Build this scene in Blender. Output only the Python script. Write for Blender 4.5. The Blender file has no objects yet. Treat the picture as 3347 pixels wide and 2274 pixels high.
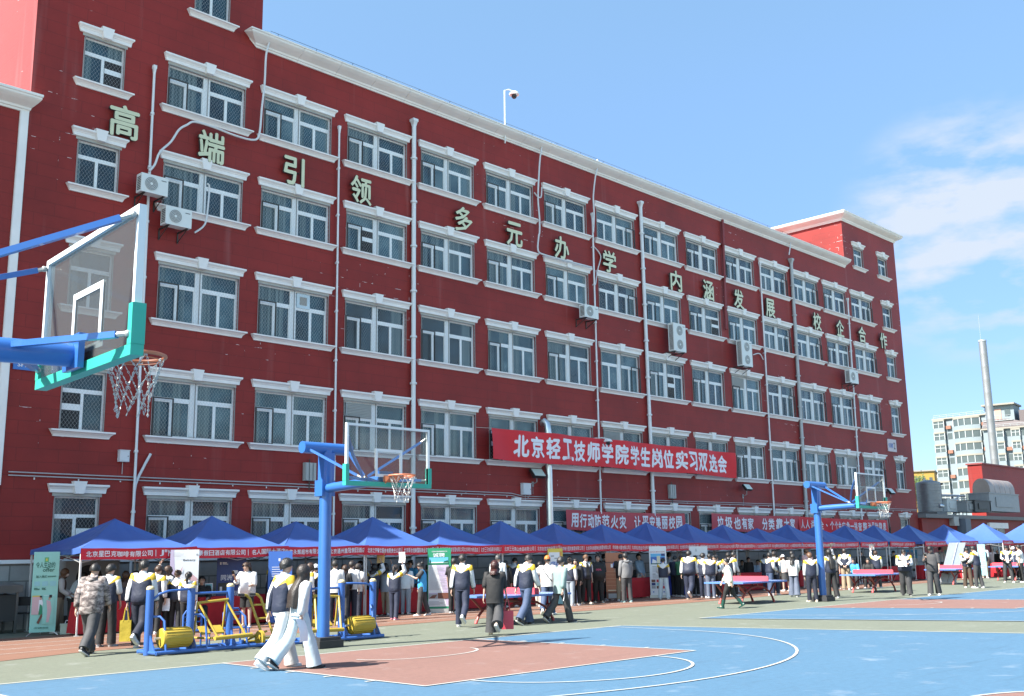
import bpy, math, random
from mathutils import Vector as V, Matrix
random.seed(7)
PI = math.pi
rad = math.radians
sc = bpy.context.scene
COL = sc.collection
# ------------------------------------------------------------------ camera
S = 0.88
FPX, YAW, PITCH, ROLL = 3443.5, 0.798, 0.193, -0.0166
CAM = V((0, -33.5141*S, 2.0*S))
_fw = V((math.sin(YAW)*math.cos(PITCH), math.cos(YAW)*math.cos(PITCH), math.sin(PITCH)))
_r = _fw.cross(V((0, 0, 1))).normalized(); _u = _r.cross(_fw)
_R = _r*math.cos(ROLL)+_u*math.sin(ROLL); _U = -_r*math.sin(ROLL)+_u*math.cos(ROLL)
cd = bpy.data.cameras.new('camera'); cam = bpy.data.objects.new('camera', cd); COL.objects.link(cam)
cd.sensor_width = 36; cd.lens = 36*FPX/3347; cd.clip_start = .1; cd.clip_end = 3000
cam.matrix_world = Matrix(((_R.x, _U.x, -_fw.x, CAM.x), (_R.y, _U.y, -_fw.y, CAM.y), (_R.z, _U.z, -_fw.z, CAM.z), (0, 0, 0, 1)))
sc.camera = cam
# ------------------------------------------------------------------ world, sun, exposure
SUN_EL, SUN_AZ = rad(48), rad(14.5)            # azimuth: degrees the sun stands behind the line of the facade, to its left
tosun = V((-math.cos(SUN_EL)*math.cos(SUN_AZ), math.cos(SUN_EL)*math.sin(SUN_AZ), math.sin(SUN_EL)))
w = bpy.data.worlds.new('World'); sc.world = w; w.use_nodes = True
nt = w.node_tree; nt.nodes.clear()
def N(t, ty, **kw):
    n = t.nodes.new(ty)
    for k, v in kw.items():
        if k in n.inputs: n.inputs[k].default_value = v
        else: setattr(n, k, v)
    return n
sky = N(nt, 'ShaderNodeTexSky', sky_type='NISHITA', sun_disc=False, sun_elevation=SUN_EL, sun_rotation=math.atan2(tosun.x, tosun.y), air_density=1.0, dust_density=.6, ozone_density=1.6)
bg = N(nt, 'ShaderNodeBackground', Strength=.098); out = N(nt, 'ShaderNodeOutputWorld')
hs = N(nt, 'ShaderNodeHueSaturation', Saturation=1.0, Value=1.0)
tc = N(nt, 'ShaderNodeTexCoord'); mp = N(nt, 'ShaderNodeMapping')
mp.inputs['Scale'].default_value = (7, 7, 19)
nz = N(nt, 'ShaderNodeTexNoise', Scale=1.0, Detail=7, Roughness=.55)
rp = N(nt, 'ShaderNodeValToRGB'); rp.color_ramp.elements[0].position = .43; rp.color_ramp.elements[1].position = .57
dotn = N(nt, 'ShaderNodeVectorMath', operation='DOT_PRODUCT')
cdir = V((math.sin(rad(70.5))*math.cos(rad(15.5)), math.cos(rad(70.5))*math.cos(rad(15.5)), math.sin(rad(15.5))))
dotn.inputs[1].default_value = cdir
mr = N(nt, 'ShaderNodeMapRange'); mr.inputs[1].default_value = math.cos(rad(7.4)); mr.inputs[2].default_value = math.cos(rad(3.4)); mr.interpolation_type = 'SMOOTHSTEP'
mul = N(nt, 'ShaderNodeMath', operation='MULTIPLY'); mul2 = N(nt, 'ShaderNodeMath', operation='MULTIPLY'); mul2.inputs[1].default_value = .92
mx = N(nt, 'ShaderNodeMix', data_type='RGBA'); mx.inputs[7].default_value = (2.45, 2.72, 3.1, 1)
L = nt.links.new
L(tc.outputs['Generated'], mp.inputs[0]); L(mp.outputs[0], nz.inputs['Vector']); L(nz.outputs[0], rp.inputs[0])
L(tc.outputs['Generated'], dotn.inputs[0]); L(dotn.outputs['Value'], mr.inputs[0])
L(mr.outputs[0], mul.inputs[0]); L(rp.outputs[0], mul.inputs[1]); L(mul.outputs[0], mul2.inputs[0]); L(mul2.outputs[0], mx.inputs[0])
sep = N(nt, 'ShaderNodeSeparateXYZ'); L(tc.outputs['Generated'], sep.inputs[0])
dt2 = N(nt, 'ShaderNodeVectorMath', operation='DOT_PRODUCT'); dt2.inputs[1].default_value = (.9, .43, 0); L(tc.outputs['Generated'], dt2.inputs[0])
m1 = N(nt, 'ShaderNodeMapRange', interpolation_type='SMOOTHSTEP'); m1.inputs[1].default_value = .1; m1.inputs[2].default_value = .75; L(dt2.outputs['Value'], m1.inputs[0])
m2 = N(nt, 'ShaderNodeMapRange', interpolation_type='SMOOTHSTEP'); m2.inputs[1].default_value = .65; m2.inputs[2].default_value = .05; L(sep.outputs[2], m2.inputs[0])
m3 = N(nt, 'ShaderNodeMath', operation='MULTIPLY'); L(m1.outputs[0], m3.inputs[0]); L(m2.outputs[0], m3.inputs[1])
tint = N(nt, 'ShaderNodeMix', data_type='RGBA', blend_type='MULTIPLY'); tint.inputs[0].default_value = 1; tint.inputs[7].default_value = (1.0, 1.10, 1.0, 1); L(sky.outputs[0], tint.inputs[6])
mh = N(nt, 'ShaderNodeMix', data_type='RGBA', blend_type='MULTIPLY'); mh.inputs[7].default_value = (.42, .455, .70, 1); L(m3.outputs[0], mh.inputs[0]); L(tint.outputs[2], mh.inputs[6]); L(mh.outputs[2], hs.inputs['Color']); L(hs.outputs[0], mx.inputs[6]); L(mx.outputs[2], bg.inputs['Color']); L(bg.outputs[0], out.inputs[0])
sl = bpy.data.lights.new('sun', 'SUN'); sl.energy = 4.6; sl.angle = rad(.5); sl.color = (1, .955, .88)
so = bpy.data.objects.new('sun', sl); COL.objects.link(so); so.rotation_euler = tosun.to_track_quat('Z', 'Y').to_euler(); so.location = tosun*60
sc.view_settings.view_transform = 'Standard'; sc.view_settings.look = 'None'; sc.view_settings.exposure = 1.68; sc.view_settings.gamma = 1
sc.cycles.max_bounces = 6; sc.cycles.transparent_max_bounces = 12; sc.cycles.caustics_reflective = False; sc.cycles.caustics_refractive = False
sc.cycles.use_denoising = True
# ------------------------------------------------------------------ pixel (3347 x 2274) -> place
def ray(x, y): return _fw + _R*((x-1673.5)/FPX) - _U*((y-1137)/FPX)
def Z(n, x, y):
    k = .481928
    a = {'1': (0, 0, k), '2': (1120, 0, k), '3': (2227, 0, k), '4': (0, 760, k), '5': (1120, 760, k), '6': (2227, 760, k), '7': (0, 1520, k), '8': (1120, 1520, k), '9': (2227, 1520, k),
         't6': (1850, 1740, .2151), 't7': (2300, 1740, .23666), 't8': (2800, 1700, .23537), 't1': (0, 1760, .3255), 't2': (400, 1760, .26596), 't3': (750, 1760, .29131), 't4': (1100, 1740, .21528),
         't5': (1400, 1740, .228), 'D': (0, 0, 1.44019), 'S': (0, 0, 1), 'h1': (960, 1360, .20264), 'r': (2947, 1080, .44346)}[n]
    return a[0]+x*a[2], a[1]+y*a[2]
def G(n, x, y, z=0):
    d = ray(*Z(n, x, y)); return CAM + d*((z-CAM.z)/d.z)
def F(n, x, y, Y=0):
    d = ray(*Z(n, x, y)); return CAM + d*((Y-CAM.y)/d.y)
def top_z(p, n, x, y):                       # height at which the ray meets the vertical through p
    d = ray(*Z(n, x, y)); t = ((p-CAM).dot(_fw))/d.dot(_fw); return (CAM+d*t).z
# ------------------------------------------------------------------ materials
M = {}
def mat(name, col, rough=.6, metal=0, spec=.5, var=.1, scale=4, bump=0, bscale=40, **kw):
    if name in M: return M[name]
    m = bpy.data.materials.new(name); m.use_nodes = True; t = m.node_tree; b = t.nodes['Principled BSDF']
    b.inputs['Roughness'].default_value = rough; b.inputs['Metallic'].default_value = metal; b.inputs['Specular IOR Level'].default_value = spec
    for k, v in kw.items(): b.inputs[k.replace('_', ' ')].default_value = v
    c = (*col[:3], 1)
    tcn = t.nodes.new('ShaderNodeTexCoord')
    n = N(t, 'ShaderNodeTexNoise', Scale=scale, Detail=5, Roughness=.6); t.links.new(tcn.outputs['Object'], n.inputs['Vector'])
    r = N(t, 'ShaderNodeMix', data_type='RGBA'); r.inputs[6].default_value = tuple(x*(1-var) for x in col[:3])+(1,); r.inputs[7].default_value = tuple(min(1, x*(1+var)) for x in col[:3])+(1,)
    t.links.new(n.outputs[0], r.inputs[0]); t.links.new(r.outputs[2], b.inputs['Base Color'])
    if bump:
        n2 = N(t, 'ShaderNodeTexNoise', Scale=bscale, Detail=3); t.links.new(tcn.outputs['Object'], n2.inputs['Vector'])
        bp = N(t, 'ShaderNodeBump', Strength=bump, Distance=.02); t.links.new(n2.outputs[0], bp.inputs['Height']); t.links.new(bp.outputs[0], b.inputs['Normal'])
    M[name] = m; return m
def nodes(m): return m.node_tree, m.node_tree.nodes['Principled BSDF']
# ------------------------------------------------------------------ mesh builder
class MB:
    def __init__(s): s.v = []; s.f = []; s.m = []; s.at = None
    def add(s, vs, fs, m=0):
        o = len(s.v); s.v += [tuple(p) for p in vs]; s.f += [tuple(i+o for i in f) for f in fs]; s.m += [m]*len(fs); return s
    def box(s, x0, x1, y0, y1, z0, z1, m=0):
        return s.add([(x0, y0, z0), (x1, y0, z0), (x1, y1, z0), (x0, y1, z0), (x0, y0, z1), (x1, y0, z1), (x1, y1, z1), (x0, y1, z1)],
                     [(3, 2, 1, 0), (4, 5, 6, 7), (0, 1, 5, 4), (1, 2, 6, 5), (2, 3, 7, 6), (3, 0, 4, 7)], m)
    def quad(s, a, b, c, d, m=0): return s.add([a, b, c, d], [(0, 1, 2, 3)], m)
    def loft(s, rings, m=0, cap=True, close=True):
        n = len(rings[0]); vs = [p for r in rings for p in r]; fs = []
        for i in range(len(rings)-1):
            for j in range(n if close else n-1):
                k = (j+1) % n; fs.append((i*n+j, i*n+k, (i+1)*n+k, (i+1)*n+j))
        if cap and close: fs += [tuple(range(n-1, -1, -1)), tuple(range((len(rings)-1)*n, len(rings)*n))]
        return s.add(vs, fs, m)
    def tube(s, pts, r, n=8, m=0, cap=True, sq=False):
        pts = [V(p) for p in pts]; rs = r if isinstance(r, (list, tuple)) else [r]*len(pts); rings = []; up = None
        for i, p in enumerate(pts):
            a = pts[max(i-1, 0)]; b = pts[min(i+1, len(pts)-1)]; d = (b-a).normalized()
            if up is None: up = V((0, 0, 1)) if abs(d.z) < .9 else V((0, 1, 0))
            x = d.cross(up).normalized(); up2 = x.cross(d); up = up2
            rr = rs[i]; ra, rb = rr if isinstance(rr, (tuple, list)) else (rr, rr)
            o = PI/4 if sq else 0
            rings.append([p + x*(ra*math.cos(o+2*PI*j/n)) + up2*(rb*math.sin(o+2*PI*j/n)) for j in range(n)])
        return s.loft(rings, m, cap)
    def prism_x(s, prof, x0, x1, m=0, dx=None):          # profile of (y, z) swept along x; dx(i) lets the ends splay
        k = len(prof); e = dx or [0]*k
        return s.loft([[(x0-e[i], y, z) for i, (y, z) in enumerate(prof)], [(x1+e[i], y, z) for i, (y, z) in enumerate(prof)]], m)
    def disc(s, c, r, ax, h=0, n=20, m=0):
        c = V(c); ax = V(ax).normalized(); return s.tube([c, c+ax*max(h, .002)], r, n, m)
    def sphere(s, c, r, n=10, m=0, sz=(1, 1, 1)):
        rings = []
        for i in range(1, n):
            a = PI*i/n; rings.append([(c[0]+r*sz[0]*math.sin(a)*math.cos(2*PI*j/(2*n)), c[1]+r*sz[1]*math.sin(a)*math.sin(2*PI*j/(2*n)), c[2]-r*sz[2]*math.cos(a)) for j in range(2*n)])
        return s.loft(rings, m)
    def mesh(s, name, mats, smooth=False, off=(0, 0, 0), sharp=None):
        me = bpy.data.meshes.new(name)
        me.from_pydata([(p[0]-off[0], p[1]-off[1], p[2]-off[2]) for p in s.v], [], s.f)
        for mm in (mats if isinstance(mats, (list, tuple)) else [mats]): me.materials.append(mm)
        me.polygons.foreach_set('material_index', s.m)
        if smooth: me.polygons.foreach_set('use_smooth', [True]*len(s.f))
        me.update()
        if smooth and sharp: me.set_sharp_from_angle(angle=rad(sharp))
        return me
    def obj(s, name, mats, parent=None, smooth=False, world=True, sharp=40):
        off = V((0, 0, 0)); q = parent
        while q is not None and world: off += q.location; q = q.parent
        o = bpy.data.objects.new(name, s.mesh(name, mats, smooth, off, sharp)); COL.objects.link(o)
        if parent: o.parent = parent
        return o
def tag(o, label=None, cat=None, group=None, kind=None):
    if label: o['label'] = label
    if cat: o['category'] = cat
    if group: o['group'] = group
    if kind: o['kind'] = kind
    return o
def thing(name, loc, label, cat, group=None, rz=0):
    o = bpy.data.objects.new(name, None); COL.objects.link(o); o.location = loc; o.rotation_euler = (0, 0, rz); o.empty_display_size = .2
    return tag(o, label, cat, group)
def copy_tree(o, parent=None):
    c = o.copy(); COL.objects.link(c)
    if parent: c.parent = parent
    for ch in o.children: copy_tree(ch, c)
    return c
# ------------------------------------------------------------------ writing: glyph outlines from the built-in typeface, kept as flat meshes
_tx = {}
def glyphs(s, bold=.012, ext=0, fill=True):
    key = (s, bold, ext)
    if key in _tx: return _tx[key]
    cu = bpy.data.curves.new('t', 'FONT'); cu.body = s; cu.size = 1; cu.offset = bold; cu.extrude = ext; cu.resolution_u = 2
    ob = bpy.data.objects.new('t', cu); COL.objects.link(ob)
    dg = bpy.context.evaluated_depsgraph_get(); me = bpy.data.meshes.new_from_object(ob.evaluated_get(dg))
    vs = [v.co.copy() for v in me.vertices]; fs = [tuple(p.vertices) for p in me.polygons]
    bpy.data.objects.remove(ob); bpy.data.curves.remove(cu); bpy.data.meshes.remove(me)
    if vs:
        x0 = min(v.x for v in vs); x1 = max(v.x for v in vs); y0 = min(v.y for v in vs); y1 = max(v.y for v in vs)
    else: x0 = x1 = y0 = y1 = 0
    _tx[key] = (vs, fs, x0, x1, y0, y1); return _tx[key]
def write(mb, s, c, ux, uz, w, h, m=0, bold=.012, ext=0, fn=None):
    """lay the writing s in a w x h box centred on c; ux, uz are its right and up directions"""
    vs, fs, x0, x1, y0, y1 = glyphs(s, 0, ext)
    if not vs: return
    ux = V(ux).normalized(); uz = V(uz).normalized(); nn = ux.cross(uz); c = V(c)
    kx = w/max(x1-x0, 1e-3) if w else h/max(y1-y0, 1e-3); kz = h/max(y1-y0, 1e-3)
    sh = [(0, 0)] if bold < .006 else [(-1, 0), (1, 0), (0, -1), (0, 1)]
    for i, (sx, sz) in enumerate(sh):
        pts = []
        for v in vs:
            p = c + ux*((v.x-(x0+x1)/2+sx*bold)*kx) + uz*((v.y-(y0+y1)/2+sz*bold)*kz)
            p = fn(p) if fn else p
            pts.append(p + nn*(.0006*i))
        mb.add(pts, fs, m)
# ================================================================== GROUND
def floor_mat(name, col, var=.10, rough=.75):
    m = mat(name, col, rough, var=var, scale=.6, bump=.12, bscale=160); t, b = nodes(m)
    # scuffs: broad soft patches plus fine grain
    tcn = t.nodes.new('ShaderNodeTexCoord'); n = N(t, 'ShaderNodeTexNoise', Scale=9, Detail=8, Roughness=.7); t.links.new(tcn.outputs['Object'], n.inputs['Vector'])
    r = N(t, 'ShaderNodeValToRGB'); r.color_ramp.elements[0].position = .42; r.color_ramp.elements[1].position = .72
    r.color_ramp.elements[0].color = (1, 1, 1, 1); r.color_ramp.elements[1].color = (.80, .80, .81, 1)
    mm = N(t, 'ShaderNodeMix', data_type='RGBA', blend_type='MULTIPLY'); mm.inputs[0].default_value = 1
    src = b.inputs['Base Color'].links[0].from_socket
    t.links.new(n.outputs[0], r.inputs[0]); t.links.new(src, mm.inputs[6]); t.links.new(r.outputs[0], mm.inputs[7])
    n3 = N(t, 'ShaderNodeTexNoise', Scale=1.3, Detail=4, Roughness=.6); t.links.new(tcn.outputs['Object'], n3.inputs['Vector'])
    r3 = N(t, 'ShaderNodeValToRGB'); r3.color_ramp.elements[0].position = .60; r3.color_ramp.elements[1].position = .75
    r3.color_ramp.elements[0].color = (0, 0, 0, 1); r3.color_ramp.elements[1].color = (.17, .17, .17, 1)
    m3 = N(t, 'ShaderNodeMix', data_type='RGBA'); m3.inputs[7].default_value = (.55, .55, .56, 1)
    t.links.new(n3.outputs[0], r3.inputs[0]); t.links.new(r3.outputs[0], m3.inputs[0]); t.links.new(mm.outputs[2], m3.inputs[6]); # faint cracks and long drag marks
    mpn = t.nodes.new('ShaderNodeMapping'); mpn.inputs['Scale'].default_value = (.25, 3.2, 1); mpn.inputs['Rotation'].default_value = (0, 0, .5); t.links.new(tcn.outputs['Object'], mpn.inputs[0])
    n6 = N(t, 'ShaderNodeTexNoise', Scale=1.0, Detail=5, Roughness=.7); t.links.new(mpn.outputs[0], n6.inputs['Vector']); r6 = N(t, 'ShaderNodeValToRGB'); r6.color_ramp.elements[0].position = .56; r6.color_ramp.elements[1].position = .74
    r6.color_ramp.elements[0].color = (1, 1, 1, 1); r6.color_ramp.elements[1].color = (.80, .80, .79, 1); t.links.new(n6.outputs[0], r6.inputs[0])
    m6 = N(t, 'ShaderNodeMix', data_type='RGBA', blend_type='MULTIPLY'); m6.inputs[0].default_value = 1; t.links.new(m3.outputs[2], m6.inputs[6]); t.links.new(r6.outputs[0], m6.inputs[7])
    t.links.new(m6.outputs[2], b.inputs['Base Color'])
    return m
def sheet(name, pts, z, m):
    b = MB(); b.add([(x, y, z) for x, y in pts], [tuple(range(len(pts)))]); o = b.obj(name, m); return tag(o, kind='structure')
asph = floor_mat('asphalt', (.12, .12, .12)); green = floor_mat('court_green', (.138, .152, .114)); blue = floor_mat('court_blue', (.058, .135, .215), .08)
redk = floor_mat('key_red', (.195, .105, .085)); terr = floor_mat('track_red', (.19, .095, .062)); line = mat('line_white', (.40, .40, .38), .7, var=.15, scale=6)
sheet('ground', [(-700, -700), (900, -700), (900, 900), (-700, 900)], -.012, asph)
sheet('schoolyard', [(-60, -90), (130, -90), (130, -.05), (-60, -.05)], -.006, green)
sheet('running_track', [(-40, -10.6), (-6, -9.6), (7.6, -8.95), (9.2, -8.4), (14, -7.75), (20, -7.5), (26, -7.65), (32, -7.55), (38, -7.2), (44, -7.1), (52, -6.5), (60, -6.0), (75, -6.2), (110, -6.3),
      (110, -2), (60, -2), (30, -2.6), (11.5, -3.0), (-40, -3.1)], 0, terr)
YB, YF = -14.6*S, -20.6*S                     # baseline and free-throw line
X1, X2 = 14.6*S, 37.35*S
sheet('bounce_ground', [(-60, -81), (130, -81), (130, -46), (-60, -46)], 0, floor_mat('bounce_ground_pale', (.45, .43, .40)))  # added pale ground out of view, bounces sunlight onto the shaded facade
E1, E2 = 23.55*S+.273*(44+YB), 27.27*S+.38*(44+YB)
sheet('basketball_court', [(-6, -44), (E1, -44), (23.55*S, YB), (-6, YB)], .004, blue)
sheet('basketball_court', [(E2, -44), (64, -44), (64, YB), (27.27*S, YB)], .004, blue)
SH = {1: 0.0, -1: .38}                        # the far court is not laid quite square to the near one
for cx, sg in ((X1, 1), (X2, -1)): sheet('free_throw_lane', [(cx-3.0+SH[sg]*(YB-YF), YF), (cx+3.0+(SH[sg]+.07*(sg > 0))*(YB-YF), YF), (cx+3.0, YB), (cx-3.0, YB)], .008, redk)
cc = [(14.6*S+1.95*math.cos(a*PI/24), -29.72*S+1.95*math.sin(a*PI/24)) for a in range(48)]
sheet('centre_circle', cc, .008, redk)
def polyline(b, pts, w=.05, z=.013):
    pts = [V((x, y, 0)) for x, y in pts]; k = len(pts); lf = []; rt = []
    for i in range(k):
        d = (pts[min(i+1, k-1)]-pts[max(i-1, 0)]).normalized(); n = V((-d.y, d.x, 0))*w/2; lf.append(pts[i]+n); rt.append(pts[i]-n)
    for i in range(k-1): b.quad((lf[i].x, lf[i].y, z), (rt[i].x, rt[i].y, z), (rt[i+1].x, rt[i+1].y, z), (lf[i+1].x, lf[i+1].y, z))
def ell(cx, cy, a, b, t0, t1, n=40): return [(cx+a*math.cos(rad(t0+(t1-t0)*i/n)), cy+b*math.sin(rad(t0+(t1-t0)*i/n))) for i in range(n+1)]
b = MB()
for cx, sx, sgn in ((X1, 23.55*S, 1), (X2, 27.27*S, -1)):
    z0 = .013; q_ = lambda pts: [(x+SH[sgn]*(YB-y), y) for x, y in pts]; ex = E1 if sgn > 0 else E2
    polyline(b, [(-6 if sgn > 0 else sx, YB), (sx if sgn > 0 else 64, YB)], z=z0)
    polyline(b, [(sx, YB-.03), (ex, -44)], z=z0+.0006)
    kr = .37 if sgn > 0 else 0; polyline(b, q_([(cx-3, YB-.03), (cx-3, YF)]), z=z0+.0006); polyline(b, q_([(cx+3, YB-.03), (cx+3+kr, YF)]), z=z0+.0006); polyline(b, q_([(cx-3.02, YF), (cx+3.02+kr, YF)]), z=z0+.0012)
    polyline(b, q_(ell(cx, YF, 2.16, 1.74, 180, 360)), z=z0+.0018)
    polyline(b, q_(ell(cx+.12, -16.9*S, 7.25, 6.62*S-(.9 if sgn < 0 else 0), 180, 360)), z=z0+.0018)
    polyline(b, q_([(cx+7.37, YB-.03), (cx+7.37, -16.9*S)]), z=z0+.0006); polyline(b, q_([(cx-7.13, YB-.03), (cx-7.13, -16.9*S)]), z=z0+.0006)
    polyline(b, q_(ell(cx+.1, -16.25*S, 1.35, .78, 180, 360)), z=z0+.0018)
    for t in (1.2, 2.2, 3.2, 4.2):
        for s in (-1, 1): xo = cx+s*3.02+SH[sgn]*t+(.06*t if sgn*s > 0 else 0); b.box(xo-(.16 if s < 0 else 0), xo+(0 if s < 0 else .16), YB-t-.03, YB-t+.03, .012, .0145)
polyline(b, [(cc[i][0], cc[i][1]) for i in range(48)]+[cc[0]], z=.0145)
tag(b.obj('court_markings', line), kind='structure')
b = MB()
for k in range(1, 5):
    f = k/5.0
    polyline(b, [(-40, -3.1-7.3*f), (7.6, -3.05-5.6*f), (14, -2.95-4.7*f), (26, -2.7-4.8*f), (44, -2.3-4.6*f), (60, -2.-3.9*f), (110, -2-4.1*f)], w=.04, z=.005)
tag(b.obj('track_markings', line), kind='structure')

# ================================================================== SCHOOL BUILDING
def wall_mat(name, col):
    m = bpy.data.materials.new(name); m.use_nodes = True; t, b = nodes(m); b.inputs['Roughness'].default_value = .6; b.inputs['Specular IOR Level'].default_value = .35; b.inputs['Sheen Weight'].default_value = .16; b.inputs['Sheen Roughness'].default_value = .35
    tcn = t.nodes.new('ShaderNodeTexCoord'); sp = t.nodes.new('ShaderNodeSeparateXYZ'); ad = N(t, 'ShaderNodeMath', operation='ADD'); cb = t.nodes.new('ShaderNodeCombineXYZ'); k = t.links.new
    k(tcn.outputs['Object'], sp.inputs[0]); k(sp.outputs[0], ad.inputs[0]); k(sp.outputs[1], ad.inputs[1]); k(ad.outputs[0], cb.inputs[0]); k(sp.outputs[2], cb.inputs[1])
    br = N(t, 'ShaderNodeTexBrick', Scale=1.0); br.inputs['Brick Width'].default_value = 1.15; br.inputs['Row Height'].default_value = .37; br.inputs['Mortar Size'].default_value = .010; br.inputs['Mortar Smooth'].default_value = .3
    k(cb.outputs[0], br.inputs['Vector'])
    c = col
    br.inputs['Color1'].default_value = (*c, 1); br.inputs['Color2'].default_value = (c[0]*1.06, c[1]*1.04, c[2]*1.04, 1); br.inputs['Mortar'].default_value = (c[0]*.74, c[1]*.8, c[2]*.8, 1)
    n = N(t, 'ShaderNodeTexNoise', Scale=.35, Detail=7, Roughness=.62); k(cb.outputs[0], n.inputs['Vector'])
    r = N(t, 'ShaderNodeValToRGB'); r.color_ramp.elements[0].position = .3; r.color_ramp.elements[1].position = .7
    r.color_ramp.elements[0].color = (.74, .74, .74, 1); r.color_ramp.elements[1].color = (1.14, 1.12, 1.12, 1); k(n.outputs[0], r.inputs[0])
    mm = N(t, 'ShaderNodeMix', data_type='RGBA', blend_type='MULTIPLY'); mm.inputs[0].default_value = 1; k(br.outputs['Color'], mm.inputs[6]); k(r.outputs[0], mm.inputs[7])
    # small pale chips along the courses
    mpn = t.nodes.new('ShaderNodeMapping'); mpn.inputs['Scale'].default_value = (3.0, 9, 1); k(cb.outputs[0], mpn.inputs[0])
    n2 = N(t, 'ShaderNodeTexNoise', Scale=1.0, Detail=3); k(mpn.outputs[0], n2.inputs['Vector'])
    n4 = N(t, 'ShaderNodeTexNoise', Scale=.16, Detail=2); k(cb.outputs[0], n4.inputs['Vector'])
    s2 = N(t, 'ShaderNodeMath', operation='ADD'); k(n2.outputs[0], s2.inputs[0]); k(n4.outputs[0], s2.inputs[1])
    g = N(t, 'ShaderNodeMath', operation='GREATER_THAN'); g.inputs[1].default_value = 1.245; k(s2.outputs[0], g.inputs[0])
    mu = N(t, 'ShaderNodeMath', operation='MULTIPLY'); k(g.outputs[0], mu.inputs[0]); k(br.outputs['Fac'], mu.inputs[1])
    m2 = N(t, 'ShaderNodeMix', data_type='RGBA'); m2.inputs[7].default_value = (.55, .45, .45, 1); k(mu.outputs[0], m2.inputs[0]); k(mm.outputs[2], m2.inputs[6])
    # pale rain streaks
    mp3 = t.nodes.new('ShaderNodeMapping'); mp3.inputs['Scale'].default_value = (1.6, .10, 1); k(cb.outputs[0], mp3.inputs[0])
    n5 = N(t, 'ShaderNodeTexNoise', Scale=1.0, Detail=4); k(mp3.outputs[0], n5.inputs['Vector'])
    r5 = N(t, 'ShaderNodeValToRGB'); r5.color_ramp.elements[0].position = .62; r5.color_ramp.elements[1].position = .8; r5.color_ramp.elements[1].color = (.10, .10, .10, 1); k(n5.outputs[0], r5.inputs[0])
    m3 = N(t, 'ShaderNodeMix', data_type='RGBA'); m3.inputs[7].default_value = (.6, .5, .5, 1); k(r5.outputs[0], m3.inputs[0]); k(m2.outputs[2], m3.inputs[6]); k(m3.outputs[2], b.inputs['Base Color'])
    bp = N(t, 'ShaderNodeBump', Strength=.3, Distance=.008); bp.invert = True; k(br.outputs['Fac'], bp.inputs['Height']); k(bp.outputs[0], b.inputs['Normal'])
    M[name] = m; return m
RED = wall_mat('red_render', (.235, .0185, .0150))
trim = mat('white_trim', (.78, .755, .735), .6, var=.14, scale=1.6, bump=.1)
pvc = mat('white_frame', (.80, .81, .81), .4, var=.06)
dark = mat('dark_metal', (.03, .028, .026), .5, var=.3)
wire = mat('wire_mesh', (.46, .46, .45), .5, metal=.2)
inner = mat('unlit_interior', (.02, .02, .022), .9)
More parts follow.
